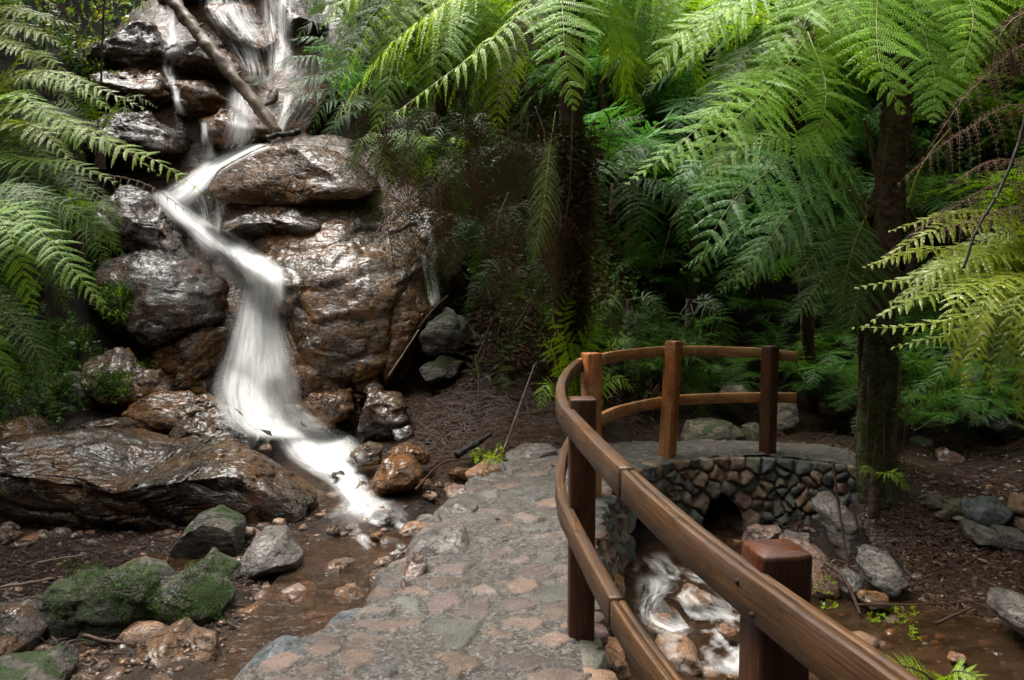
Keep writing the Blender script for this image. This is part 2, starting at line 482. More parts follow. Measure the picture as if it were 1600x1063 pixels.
def wood_mat(name, a, b, c, stain=0.0, rough=0.38):
    m, t, p, out = newmat(name)
    uv = N(t, "ShaderNodeUVMap")
    oi = N(t, "ShaderNodeObjectInfo")
    cm = N(t, "ShaderNodeCombineXYZ")
    t.links.new(math_n(t, 'MULTIPLY', oi.outputs["Random"], 37.0), cm.inputs[2])
    va = N(t, "ShaderNodeVectorMath", operation='ADD')
    t.links.new(uv.outputs[0], va.inputs[0])
    t.links.new(cm.outputs[0], va.inputs[1])
    g = noise_n(t, mapping(t, va.outputs[0], (2.6, 110, 1)), 1.0, 7, 0.7, 0.9)
    g2 = noise_n(t, mapping(t, va.outputs[0], (5, 260, 1)), 1.0, 4, 0.6)
    bl = noise_n(t, mapping(t, va.outputs[0], (2.5, 9, 1)), 1.0, 5, 0.6)
    col = ramp(t, g, [(0.3, a), (0.5, b), (0.68, c)])
    fl = noise_n(t, mapping(t, va.outputs[0], (7, 170, 1)), 1.0, 4, 0.65, 0.3)
    col = mixc(t, maprange(t, fl, 0.55, 0.7, 0, 0.55), col, tuple(min(1.0, 1.7 * x) for x in c))
    col = mixc(t, maprange(t, bl, 0.35, 0.65, 0.0, 0.6), col, a)
    col = mixc(t, maprange(t, g2, 0.55, 0.75, 0, 0.6), col, tuple(0.4 * x for x in a))
    gr = noise_n(t, mapping(t, va.outputs[0], (9, 28, 1)), 1.0, 8, 0.75, 0.6)
    col = mixc(t, maprange(t, gr, 0.5, 0.68, 0, 0.75), col, tuple(0.35 * x for x in a))
    col = mixc(t, maprange(t, noise_n(t, mapping(t, va.outputs[0], (1.3, 5, 1)), 1.0, 5, 0.7), 0.5, 0.7, 0, 0.5), col, (b[0] * 0.8, b[0] * 0.62, b[0] * 0.3))
    ck = noise_n(t, mapping(t, va.outputs[0], (1.6, 75, 1)), 1.0, 3, 0.5, 0.2)
    crk = math_n(t, 'MULTIPLY', maprange(t, ck, 0.66, 0.70), maprange(t, noise_n(t, mapping(t, va.outputs[0], (2, 6, 1)), 1.0, 3, 0.5), 0.5, 0.6))
    col = mixc(t, crk, col, (0.006, 0.003, 0.002))
    if stain:
        st = noise_n(t, mapping(t, va.outputs[0], (14, 3, 1)), 1.0, 5, 0.7)
        col = mixc(t, maprange(t, st, 0.55, 0.72, 0, stain), col, (0.34, 0.25, 0.17))
    t.links.new(col, p.inputs["Base Color"])
    t.links.new(maprange(t, bl, 0.3, 0.7, rough - 0.02, rough + 0.28), p.inputs["Roughness"])
    p.inputs["Specular IOR Level"].default_value = 0.35
    t.links.new(bump(t, gr, 0.0012, 0.5, bump(t, g2, 0.0014, 0.7, bump(t, g, 0.001, 0.6))), p.inputs["Normal"])
    return m
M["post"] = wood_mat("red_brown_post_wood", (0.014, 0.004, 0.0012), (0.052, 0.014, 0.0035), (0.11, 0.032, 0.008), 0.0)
M["far_post"] = wood_mat("lit_orange_post_wood", (0.09, 0.026, 0.007), (0.28, 0.09, 0.022), (0.42, 0.16, 0.045), 0.3)  # tone lifted to carry the light on the far posts
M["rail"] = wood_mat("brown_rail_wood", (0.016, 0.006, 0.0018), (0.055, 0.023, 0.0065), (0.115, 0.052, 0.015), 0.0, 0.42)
M["far_rail"] = wood_mat("weathered_lit_rail_wood", (0.11, 0.045, 0.013), (0.27, 0.12, 0.04), (0.42, 0.21, 0.08), 0.8, 0.45)  # whitish stain, plus a lifted tone for the light on the far rails
M["bolt"] = plain("rusty_bolt", (0.008, 0.006, 0.005), (0.02, 0.015, 0.012), 0.75)

# ------------------------------------------------------------------ ground: one sheet through the gully and up its sides
GC = []
for px, py, d in [
    (440, 655, 9.9), (340, 650, 9.9), (560, 650, 9.7), (690, 590, 10.2), (390, 420, 11.3), (240, 480, 11.0), (600, 380, 11.6), (250, 310, 12.3),
    (500, 250, 12.6), (650, 320, 12.3), (390, 230, 13.1), (200, 200, 13.0), (400, 140, 14.0), (270, 60, 14.6), (430, 20, 15.5), (160, 90, 14.0),
    (430, -200, 17.5), (200, -200, 17), (650, 180, 13.2), (620, 0, 15.5), (650, -250, 18),
    (560, 770, 6.95), (600, 835, 6.05), (640, 850, 5.1), (335, 900, 5.15), (300, 835, 6.1), (100, 835, 6.1), (200, 915, 5.15), (60, 890, 5.4), (250, 1020, 4.2), (40, 1040, 4.1),
    (100, 790, 7.3), (300, 785, 7.4), (430, 780, 7.2), (250, 660, 8.6), (60, 670, 8.2), (100, 600, 9.0), (100, 460, 9.8), (80, 280, 10.8), (50, 60, 12), (-250, 500, 8.8), (-250, 250, 10), (-200, -100, 12.5),
    (640, 625, 9.5), (720, 710, 8.2), (760, 570, 9.5), (850, 660, 8.75), (850, 510, 10.0), (760, 370, 11.2), (720, 210, 12.4), (900, 220, 13.0), (800, -50, 15.5), (680, 760, 7.0),
    (1000, 685, 8.7), (1100, 650, 9.4), (1200, 610, 10.8), (1300, 625, 10.5), (1000, 500, 11.2), (1100, 440, 12.4), (1250, 440, 12.4), (1000, 200, 13.5), (1150, 200, 14.5), (1300, 200, 14.5), (1100, -100, 18), (1400, -100, 18),
    (1450, 690, 9.3), (1560, 650, 9.8), (1560, 500, 12.0), (1580, 300, 14.5), (1600, -50, 18), (1750, 600, 9.5), (1900, 400, 11), (1900, 100, 14),
    (1380, 775, 7.0), (1520, 765, 7.35), (1650, 760, 7.3)]:
    GC.append(at(px, py, d))
for x, y, z in [(0.0, 7.9, -0.05), (1.2, 8.1, -0.05), (2.6, 8.0, -0.05), (3.6, 7.7, -0.06), (3.25, 7.0, -0.12), (3.4, 7.4, -0.04), (3.7, 7.1, -0.15), (-1.55, 5.2, -0.37), (-1.3, 4.6, -0.37), (-1.05, 5.2, -0.37), (-1.45, 4.2, -0.36), (-1.2, 4.2, -0.36), (-0.85, 4.85, -0.36), (-1.95, 4.5, -0.25), (-2.0, 5.2, -0.25), (-1.75, 3.9, -0.26), (-1.6, 5.75, -0.31), (-0.9, 5.7, -0.33), (-1.15, 3.6, -0.30), (0, 5, -0.55), (0, 3, -0.55), (0, 0, -0.55), (0.3, 6.5, -0.7), (-0.1, 7.0, -0.5),
                (-0.9, 0, -0.4), (-1.5, 2, -0.35), (-3, 1.5, -0.2), (-5, 2, 0.3), (-5, 5, 0.2), (-7, 5, 1.5), (-7, 0, 1.5), (-10, 3, 4), (-11, 7, 4.5), (-9, 9, 4.2), (-12, 12, 8),
                (1.2, 6.3, -0.78), (1.9, 7.1, -0.74), (1.9, 7.6, -0.72), (2.5, 7.15, -0.76), (2.2, 7.3, -0.76), (2.85, 6.85, -0.72), (1.3, 5.5, -0.8), (1.2, 4, -0.82), (1.5, 2.5, -0.85), (2.2, 6.3, -0.74), (2.9, 6.7, -0.6), (2.8, 5.6, -0.72), (3.2, 4.6, -0.8), (2.2, 4.6, -0.85), (2.5, 3, -0.85), (1, 1, -0.85),
                (3.6, 5.2, -0.72), (3.4, 6.2, -0.6), (4.2, 6.0, -0.55), (4.2, 6.6, -0.5), (5.0, 5.6, -0.4), (5.0, 7.2, -0.2), (4.3, 7.3, -0.22), (4.2, 4.2, -0.7), (5.5, 4, -0.2), (7, 4, 0.8), (8, 7, 1.4), (10, 5, 3.5), (5, 1, -0.3), (8, 0, 1.5), (12, 8, 5.5), (14, 14, 11), (13, 0, 5),
                (0, -4, 0.2), (-4, -4, 1.0), (4, -4, 0.6), (0, -9, 4), (-8, -8, 6), (8, -8, 6), (0, -16, 10), (-16, -14, 13), (16, -14, 13),
                (-16, 20, 14), (-5, 26, 17), (6, 30, 20), (16, 24, 17), (-20, 6, 10), (20, 6, 10), (0, 38, 26), (-22, 38, 26), (24, 38, 26), (28, 20, 22), (-28, 20, 22), (28, -18, 18), (-28, -18, 18)]:
    GC.append(np.array([x, y, z * (1.8 if abs(x) >= 8 or y <= -4 or y >= 20 else 1.0)]))  # unseen outer slopes raised to block low sky light
GC = np.array(GC)
_D = np.linalg.norm(GC[:, None, :2] - GC[None, :, :2], axis=2)
_n = len(GC)
_A = np.zeros((_n + 3, _n + 3))
_A[:_n, :_n] = _D + np.eye(_n) * -0.02
_A[:_n, _n:] = np.c_[np.ones(_n), GC[:, :2]]
_A[_n:, :_n] = _A[:_n, _n:].T
_W = np.linalg.solve(_A, np.r_[GC[:, 2], 0, 0, 0])
def ground_z(x, y):
    x, y = np.asarray(x, float).ravel(), np.asarray(y, float).ravel()
    z = np.empty(len(x))
    for k in range(0, len(x), 40000):
        s = slice(k, k + 40000)
        d = np.hypot(x[s, None] - GC[None, :, 0], y[s, None] - GC[None, :, 1])
        z[s] = d @ _W[:_n] + _W[_n] + _W[_n + 1] * x[s] + _W[_n + 2] * y[s]
    return z

# the paved path's outline, seen from above
PATH_L = [(-1.7, -2.0), (-1.35, 1.5), (-1.12, 3.2), (-0.92, 3.62), (-0.72, 3.95), (-0.70, 4.42), (-0.66, 4.98), (-0.52, 5.85), (-0.34, 6.8), (-0.06, 7.45), (0.25, 7.9)]
PATH_F = [(0.7, 8.15), (1.7, 8.3), (2.5, 8.25), (3.2, 8.05)]
EDGE = [(0.40, -1.0), (0.38, 1.0), (0.36, 2.5), (0.38, 3.6), (0.45, 4.5), (0.56, 5.3), (0.74, 6.15), (1.05, 6.9), (1.45, 7.32), (1.95, 7.47), (2.5, 7.46), (2.98, 7.2), (3.3, 6.95)]
EDGE_C = spline([(x, y, 0) for x, y in EDGE], 400)[:, :2]
PATH_POLY = np.vstack([np.array(PATH_L), np.array(PATH_F), np.array([(3.42, 7.4)]), EDGE_C[::-8]])
def poly_sd(P, x, y):
    """signed distance to polygon P, positive inside"""
    n = len(P)
    best = np.full(len(x), 1e9)
    ins = np.zeros(len(x), bool)
    for i in range(n):
        a, b = P[i], P[(i + 1) % n]
        e = b - a
        t = np.clip(((x - a[0]) * e[0] + (y - a[1]) * e[1]) / (e @ e + 1e-12), 0, 1)
        best = np.minimum(best, np.hypot(x - a[0] - t * e[0], y - a[1] - t * e[1]))
        c = (a[1] > y) != (b[1] > y)
        with np.errstate(divide='ignore', invalid='ignore'):
            xi = a[0] + (y - a[1]) * e[0] / (e[1] if e[1] else 1e-12)
        ins ^= c & (x < xi)
    return np.where(ins, best, -best)

gx = np.unique(np.concatenate([np.linspace(-32, -7, 50), np.linspace(-7, -4.5, 36), np.linspace(-4.5, 5, 240), np.linspace(5, 9, 60), np.linspace(9, 32, 46)]))
gy = np.unique(np.concatenate([np.linspace(-20, 2, 50), np.linspace(2, 10.5, 215), np.linspace(10.5, 17, 100), np.linspace(17, 42, 60)]))
X, Y = np.meshgrid(gx, gy, indexing='ij')
Z = ground_z(X, Y)
x_, y_ = X.ravel(), Y.ravel()
def _bil(A, x, y):
    i = int(np.clip(np.searchsorted(gx, x) - 1, 0, len(gx) - 2)); j = int(np.clip(np.searchsorted(gy, y) - 1, 0, len(gy) - 2))
    u = (x - gx[i]) / (gx[i + 1] - gx[i]); v = (y - gy[j]) / (gy[j + 1] - gy[j])
    return float(A[i, j] * (1 - u) * (1 - v) + A[i + 1, j] * u * (1 - v) + A[i, j + 1] * (1 - u) * v + A[i + 1, j + 1] * u * v)
Z = Z.reshape(X.shape)
def gz(x, y):
    return _bil(Z, x, y)
Zf = Z.ravel()
hill_shade_mask = sstep(0.15, 0.9, Zf) * sstep(7.0, 9.0, y_ + np.abs(x_) * 0.3)
hill_shade_mask = np.maximum(hill_shade_mask, sstep(8.1, 8.9, y_ + 0.25 * (x_ - 3).clip(0, 9)) * sstep(0.3, 1.0, x_))  # adds the hollow beyond the bridge, its shade painted into the soil
P3 = np.c_[x_, y_, Zf * 0.3]
rough_amt = 0.03 + 0.22 * hill_shade_mask
Zn = Zf + rough_amt * fbm(P3 * 1.6, 4, 3) + 0.03 * fbm(P3 * 7, 4, 11) + 0.012 * fbm(P3 * 26, 2, 21)
inpath = poly_sd(PATH_POLY, x_, y_)
SD = inpath.reshape(X.shape)
Zn = np.where(inpath > 0.02, np.minimum(Zn, -0.12 - 0.5 * sstep(0.02, 0.25, inpath)), Zn)   # the ground stays below the paving
tun = sstep(0.5, 0.1, np.abs((x_ - 1.98) * 0.98 - (y_ - 7.5) * 0.1)) * sstep(8.3, 8.1, y_) * sstep(6.5, 7.4, y_)
tun2 = sstep(0.55, 0.2, np.hypot(x_ - 0.8, y_ - 6.85))
Zn = np.where((tun > 0.5) | (tun2 > 0.5), np.minimum(Zn, -0.76), Zn)
GV = np.c_[x_, y_, Zn]
ground = link("ground", mesh_np("ground", GV, quads=grid_quads(len(gx), len(gy)), mats=[M["earth"]], attrs={"hill_shade": hill_shade_mask}))
tag(ground, kind="structure")

# ------------------------------------------------------------------ paved path: stones set in gravelly cement
def voronoi2(px, py, sx, sy, warp=None):
    """nearest-seed index, F1, F2-F1 edge distance, by buckets"""
    idx = np.empty(len(px), int); f1 = np.empty(len(px)); ed = np.empty(len(px))
    for k in range(0, len(px), 4000):
        s = slice(k, k + 4000)
        bx0, bx1, by0, by1 = px[s].min() - .8, px[s].max() + .8, py[s].min() - .8, py[s].max() + .8
        c = np.where((sx > bx0) & (sx < bx1) & (sy > by0) & (sy < by1))[0]
        d = np.hypot(px[s, None] - sx[None, c], py[s, None] - sy[None, c])
        o = np.argpartition(d, 2, axis=1)[:, :3]
        dd = np.take_along_axis(d, o, 1)
        oo = np.argsort(dd, axis=1)
        o = np.take_along_axis(o, oo, 1); dd = np.take_along_axis(dd, oo, 1)
        idx[s] = c[o[:, 0]]; f1[s] = dd[:, 0]
        A = np.c_[sx[c[o[:, 0]]], sy[c[o[:, 0]]]]; B = np.c_[sx[c[o[:, 1]]], sy[c[o[:, 1]]]]
        C = np.c_[sx[c[o[:, 2]]], sy[c[o[:, 2]]]]
        p = np.c_[px[s], py[s]]
        e1 = np.abs(((p - (A + B) / 2) * norm(B - A)).sum(1))
        e2 = np.abs(((p - (A + C) / 2) * norm(C - A)).sum(1))
        ed[s] = np.minimum(e1, e2)
    return idx, f1, ed
def poisson(x0, x1, y0, y1, rmin, tries, rg, lo=0.75, hi=1.35):
    pts = np.zeros((0, 2))
    for _ in range(tries):
        p = np.array([rg.uniform(x0, x1), rg.uniform(y0, y1)])
        if len(pts) == 0 or np.min(np.hypot(*(pts - p).T)) > rmin * rg.uniform(lo, hi):
            pts = np.vstack([pts, p])
    return pts
STONE_COL = np.array([(0.22, 0.135, 0.10), (0.27, 0.175, 0.13), (0.18, 0.125, 0.105), (0.145, 0.145, 0.115), (0.17, 0.165, 0.145), (0.25, 0.15, 0.085), (0.17, 0.11, 0.105), (0.13, 0.125, 0.12), (0.25, 0.18, 0.145), (0.30, 0.19, 0.13)])
PATHZ = []
def path_mesh():
    res = 0.0125
    xs = np.arange(-1.9, 4.5, res)
    ysA = np.concatenate([np.arange(-2, 2.6, 0.06), np.arange(2.6, 8.45, res)])
    XX, YY = np.meshgrid(xs, ysA, indexing='ij')
    x, y = XX.ravel(), YY.ravel()
    wob = 0.10 * fbm(np.c_[x * 4, y * 4, 0 * x], 4, 51)
    sd = poly_sd(PATH_POLY, x, y) + wob * 0.8
    dE = np.min(np.hypot(x[:, None] - EDGE_C[None, ::12, 0], y[:, None] - EDGE_C[None, ::12, 1]), axis=1)
    inner = (dE < 0.2) & (x < 3.15)
    sd = np.where(inner, sd - wob * 0.8, sd)
    keep = sd > np.where(inner, -0.004, -0.13)
    seeds = poisson(-2.2, 4.8, -2.3, 8.8, 0.165, 9000, np.random.default_rng(5))
    pr = np.random.default_rng(6)
    wx = 0.055 * fbm(np.c_[x * 7, y * 7, 0 * x], 3, 31)
    wy = 0.055 * fbm(np.c_[x * 7, y * 7, 0 * x + 9], 3, 37)
    idx, f1, ed = voronoi2(x + wx, y + wy, seeds[:, 0], seeds[:, 1])
    ns = len(seeds)
    shrink = pr.uniform(0.006, 0.05, ns)
    raised = pr.uniform(0.001, 0.013, ns)
    buried = pr.random(ns) < 0.16
    raised[buried] = -0.006
    tiltx, tilty = pr.normal(0, 0.02, ns), pr.normal(0, 0.02, ns)
    near = fbm(np.c_[x * 16, y * 16, 0 * x], 3, 61)
    st = sstep(0.0, 0.013, ed - shrink[idx] + near * 0.016)
    st = np.where(buried[idx], 0, st)
    rx, ry = x - seeds[idx, 0], y - seeds[idx, 1]
    grav = fbm(np.c_[x * 60, y * 60, 0 * x], 2, 71)
    zs = raised[idx] + tiltx[idx] * rx + tilty[idx] * ry + 0.008 * fbm(np.c_[x * 13, y * 13, idx * 3.7], 4, 41) + 0.003 * fbm(np.c_[x * 45, y * 45, idx * 1.1], 2, 43)
    zm = -0.008 + 0.006 * grav + 0.008 * fbm(np.c_[x * 5, y * 5, 0 * x], 3, 77)
    z = zm * (1 - st) + zs * st
    z += 0.03 * fbm(np.c_[x * 0.8, y * 0.8, 0 * x], 2, 81)
    z -= np.where(inner, 0.02 * sstep(0.04, 0.0, sd), 0.5 * sstep(0.03, -0.13, sd) ** 1.3)
    base = STONE_COL[pr.integers(0, len(STONE_COL), ns)] * pr.uniform(0.5, 1.05, (ns, 1)) * 0.66 + 0.34 * np.array([0.095, 0.084, 0.072])
    far = sstep(7.0, 7.7, y)[:, None]
    col = base[idx] * (0.8 + 0.5 * fbm(np.c_[x * 10, y * 10, idx * 2.0], 4, 91))[:, None]
    mort = np.array([0.06, 0.053, 0.044]) * (0.85 + 0.6 * grav)[:, None]
    spk = _hash((x * 160).astype(int), (y * 160).astype(int), (x * 0).astype(int), 5)
    mort = mort * np.where(spk > 0.9, 2.6, np.where(spk < -0.75, 0.45, 1.0))[:, None]
    stf = (st[:, None] * (1 - 0.75 * far))
    col = mort * (1 - stf) + col * stf
    z = np.where(far[:, 0] > 0, z - 0.004 * far[:, 0] * st, z)
    PATHZ.extend([xs, ysA, z.reshape(XX.shape)])
    q = grid_quads(len(xs), len(ysA), keep)
    V, q, col, st = compact(np.c_[x, y, z], q, np.clip(col, 0.004, 1), st)
    m, t, p, out = newmat("stone_paving")
    a = N(t, "ShaderNodeAttribute", attribute_name="tone")
    b = N(t, "ShaderNodeAttribute", attribute_name="stone")
    pos, _ = wpos(t)
    n1 = noise_n(t, pos, 60, 6, 0.75)
    n2 = noise_n(t, pos, 170, 4, 0.7)
    n3 = noise_n(t, pos, 1.3, 4, 0.6)
    vg = N(t, "ShaderNodeTexVoronoi")
    vg.inputs["Scale"].default_value = 75
    vg.inputs["Randomness"].default_value = 1.0
    t.links.new(pos, vg.inputs["Vector"])
    sg = N(t, "ShaderNodeSeparateColor")
    t.links.new(vg.outputs["Color"], sg.inputs[0])
    grit = ramp(t, sg.outputs[0], [(0.0, (0.014, 0.011, 0.009)), (0.5, (0.058, 0.049, 0.040)), (0.8, (0.10, 0.085, 0.07)), (1.0, (0.17, 0.145, 0.12))])
    mott = noise_n(t, pos, 24, 7, 0.75, 0.5)
    stc = mixc(t, maprange(t, mott, 0.42, 0.7, 0, 0.5), a.outputs["Color"], (0.05, 0.042, 0.036))
    stc = mixc(t, maprange(t, noise_n(t, pos, 38, 5, 0.7), 0.58, 0.7, 0, 0.4), stc, (0.30, 0.25, 0.21))
    c = mixc(t, maprange(t, b.outputs["Fac"], 0.25, 0.75), grit, stc)
    c = mixc(t, maprange(t, n1, 0.5, 0.72, 0, 0.5), c, (0.03, 0.026, 0.022))
    c = mixc(t, maprange(t, n2, 0.64, 0.74, 0, 0.4), c, (0.28, 0.25, 0.22))
    c = mixc(t, maprange(t, noise_n(t, pos, 2.6, 6, 0.7), 0.6, 0.75, 0, 0.35), c, (0.06, 0.075, 0.03))
    t.links.new(c, p.inputs["Base Color"])
    t.links.new(math_n(t, 'ADD', maprange(t, n3, 0.35, 0.65, 0.24, 0.46), math_n(t, 'MULTIPLY', n1, 0.15)), p.inputs["Roughness"])
    t.links.new(bump(t, vg.outputs["Distance"], 0.006, 0.6, bump(t, n1, 0.012, 0.9, bump(t, mott, 0.02, 0.8))), p.inputs["Normal"])
    o = link("path", mesh_np("path", V, quads=q, mats=[m], attrs={"tone": col, "stone": st}))
    tag(o, kind="structure")
path_mesh()

# ------------------------------------------------------------------ stone bridge wall under the path's inner edge, with two arched culverts
def wall():
    C = spline([(x, y, 0) for x, y in EDGE if y > 2.2], 560)[:, :2]
    T = norm(np.gradient(C, axis=0))
    Nn = np.c_[T[:, 1], -T[:, 0]]
    L = np.concatenate([[0], np.cumsum(np.linalg.norm(np.diff(C, axis=0), axis=1))])
    zz = np.linspace(0.0, -1.05, 84)
    Sx, Zz = np.meshgrid(L, zz, indexing='ij')
    s, z = Sx.ravel(), Zz.ravel()
    sA = L[np.argmin(np.hypot(C[:, 0] - 1.98, C[:, 1] - 7.47))]
    sB = L[np.argmin(np.hypot(C[:, 0] - 1.12, C[:, 1] - 6.98))]
    arches = [(sA, -0.70, 0.215, 0.33), (sB, -0.74, 0.34, 0.42)]
    rg = np.random.default_rng(12)
    seeds = poisson(-0.3, L[-1] + 0.3, -1.2, 0.15, 0.092, 7000, rg, 0.6, 1.75)
    tops = np.c_[np.arange(-0.2, L[-1] + 0.2, 0.15) + rg.uniform(-.04, .04, len(np.arange(-0.2, L[-1] + 0.2, 0.15))), np.full(len(np.arange(-0.2, L[-1] + 0.2, 0.15)), -0.05)]
    seeds = seeds[seeds[:, 1] < -0.115]
    seeds = np.vstack([seeds, tops])
    for (sc, zc, rw, rh) in arches:
        e = np.hypot((seeds[:, 0] - sc) / (rw + 0.19), (seeds[:, 1] - zc) / (rh + 0.19))
        seeds = seeds[e > 1]
        ang = np.linspace(-0.25, np.pi + 0.25, 8)
        ring = np.c_[sc + (rw + 0.09) * np.cos(ang), zc + (rh + 0.09) * np.sin(ang)] + rg.normal(0, 0.01, (8, 2))
        seeds = np.vstack([seeds, ring])
    wx = 0.03 * fbm(np.c_[s * 9, z * 9, 0 * s], 3, 31)
    wz = 0.03 * fbm(np.c_[s * 9, z * 9, 0 * s + 5], 3, 33)
    idx, f1, ed = voronoi2(s + wx, z + wz, seeds[:, 0], seeds[:, 1] * 1.0)
    ns = len(seeds)
    out = rg.uniform(0.0, 0.05, ns)
    rnd = sstep(-0.002, 0.015, ed + 0.008 * fbm(np.c_[s * 30, z * 30, 0 * s], 2, 5))
    h = -0.026 * (1 - rnd) + out[idx] * rnd + 0.02 * np.sqrt(np.clip(ed / 0.045, 0, 1)) + 0.016 * rnd * fbm(np.c_[s * 16, z * 16, idx * 2.2], 4, 7) + rnd * (rg.normal(0, .18, ns)[idx] * (s - seeds[idx, 0]) + rg.normal(0, .22, ns)[idx] * (z - seeds[idx, 1]))
    h = np.where(z > -0.001, -0.07, h)
    keep = np.ones(len(s), bool)
    for (sc, zc, rw, rh) in arches:
        e = np.hypot((s - sc) / rw, (z - zc) / rh) + 0.08 * fbm(np.c_[s * 8, z * 8, 0 * s], 2, 9)
        keep &= ~((e < 1) & (z > zc - 0.5))
        h = np.where((e >= 1) & (e < 1.1), h - 0.03, h)
    batter = -0.10 * z
    i = np.repeat(np.arange(len(L)), len(zz))
    P = C[i] + Nn[i] * (h + batter)[:, None]
    pal = np.array([(0.06, 0.062, 0.055), (0.085, 0.08, 0.06), (0.13, 0.09, 0.055), (0.11, 0.085, 0.06), (0.05, 0.058, 0.056), (0.075, 0.072, 0.052), (0.16, 0.10, 0.06), (0.13, 0.075, 0.062)])
    base = pal[rg.integers(0, len(pal), ns)] * rg.uniform(1.1, 2.1, (ns, 1))
    col = base[idx] * (0.85 + 0.5 * fbm(np.c_[s * 12, z * 12, idx * 2.0], 4, 91))[:, None]
    col = col * rnd[:, None] + np.array([0.10, 0.08, 0.055]) * (1 - rnd[:, None])
    q = grid_quads(len(L), len(zz), keep)[:, ::-1]
    V, q, col = compact(np.c_[P, z], q, np.clip(col, 0.003, 1))
    m, t, p, o_ = newmat("bridge_stone")
    a = N(t, "ShaderNodeAttribute", attribute_name="tone")
    pos, _ = wpos(t)
    n1 = noise_n(t, pos, 22, 7, 0.7, 0.5)
    n2 = noise_n(t, pos, 110, 4, 0.7)
    c = mixc(t, maprange(t, n1, 0.45, 0.7, 0, 0.55), a.outputs["Color"], (0.02, 0.017, 0.012))
    c = mixc(t, maprange(t, noise_n(t, pos, 3.5, 5, 0.65), 0.58, 0.7, 0, 0.6), c, (0.04, 0.055, 0.014))
    t.links.new(c, p.inputs["Base Color"])
    p.inputs["Roughness"].default_value = 0.5
    t.links.new(bump(t, n2, 0.006, 0.8, bump(t, n1, 0.025, 0.9)), p.inputs["Normal"])
    root = empty("stone_bridge", (1.98, 7.45, -0.75), "low curved rubble stone bridge wall with two dark culvert arches under the path", "bridge")
    centred("wall", V, root, quads=q, mats=[m], attrs={"tone": col})
    md = plain("culvert_shade_lining", (0.008, 0.007, 0.006), (0.025, 0.02, 0.016), 0.8)  # near-black colour stands in for the shade inside the culverts
    for (sc, zc, rw, rh) in arches:
        k = int(np.argmin(np.abs(L - sc)))
        ang = np.linspace(-0.35, np.pi + 0.35, 22)
        dep = np.linspace(-0.02, 0.95, 12)
        VV = []
        for dd in dep:
            for a_ in ang:
                off = C[k] + T[k] * (rw + 0.035) * math.cos(a_) - Nn[k] * (dd - 0.03)
                VV.append((off[0], off[1], zc + (rh + 0.035) * math.sin(a_)))
        VV = np.array(VV)
        VV = VV + 0.02 * np.c_[fbm(VV * 9, 2, 1), fbm(VV * 9, 2, 2), fbm(VV * 9, 2, 3)]
        qs = grid_quads(len(dep), len(ang))
        nb = len(VV)
        cen = VV[-len(ang):].mean(0)
        tr = [(nb, nb - len(ang) + j, nb - len(ang) + j + 1) for j in range(len(ang) - 1)]
        centred("culvert", np.vstack([VV, cen]), root, quads=qs, tris=np.array(tr), mats=[md])
wall()

# ------------------------------------------------------------------ timber fence round the bend
RAIL = np.array([(0.82, 0.3, .96), (0.70, 0.9, .968), (0.625, 1.27, .975), (0.515, 1.75, .985), (0.44, 2.1, 1.0), (0.35, 2.6, 1.035), (0.262, 3.4, 1.06), (0.245, 3.75, 1.06), (0.262, 4.3, 1.058), (0.325, 4.95, 1.055),
                 (0.41, 5.55, 1.052), (0.53, 6.15, 1.052), (0.72, 6.6, 1.05), (1.01, 7.1, 1.047), (1.5, 7.58, 1.045), (1.95, 7.70, 1.035), (2.42, 7.68, 1.018), (2.74, 7.62, 0.985)])
def sweep_rail(C3, lo, hi, zoff, height, thick, name, mat, parent, gap=False):
    """box section swept along a slice of the rail curve; two laminated strips when gap"""
    n = len(C3)
    sl = C3[int(lo * n):int(hi * n)].copy()
    T = norm(np.gradient(sl[:, :2], axis=0))
    Nn = np.c_[T[:, 1], -T[:, 0]]
    L = np.concatenate([[0], np.cumsum(np.linalg.norm(np.diff(sl[:, :2], axis=0), axis=1))])
    mb = MB()
    strips = [(-thick / 2, -0.0015), (0.0015, thick / 2)] if gap else [(-thick / 2, thick / 2)]
    b = 0.004
    for (a0, a1) in strips:
        prof = [(a0, -height + b), (a0 + b, -height), (a1 - b, -height), (a1, -height + b), (a1, -b), (a1 - b, 0), (a0 + b, 0), (a0, -b)]
        vs, us = [], []
        pl = np.concatenate([[0], np.cumsum([math.hypot(prof[(k + 1) % 8][0] - prof[k][0], prof[(k + 1) % 8][1] - prof[k][1]) for k in range(7)])])
        for k, (o, dz) in enumerate(prof):
            wv = 0.0015 * vnoise(np.c_[L * 6, np.full(len(L), k * 3.1), np.zeros(len(L))], 4)
            vs.append(np.c_[sl[:, :2] + Nn * (o + wv)[:, None] if False else sl[:, :2] + Nn * (o + wv[:, None]), sl[:, 2] + zoff + dz])
            us.append(np.c_[L, np.full(len(L), pl[k] + a0 * 7)])
        V = np.stack(vs, 1).reshape(-1, 3)
        U = np.stack(us, 1).reshape(-1, 2)
        m = len(sl)
        i = np.arange(m * 8).reshape(m, 8)
        j = np.roll(i, -1, 1)
        q = np.stack([i[:-1], i[1:], j[1:], j[:-1]], -1).reshape(-1, 4)
        caps = []
        for r in (i[0], i[-1][::-1]):
            caps += [(r[0], r[1], r[2]), (r[0], r[2], r[3]), (r[0], r[3], r[4]), (r[0], r[4], r[7]), (r[4], r[5], r[6]), (r[4], r[6], r[7])]
        mb.add(V, q, np.array(caps), U)
    return mb.build(name, [mat], parent, smooth=False)
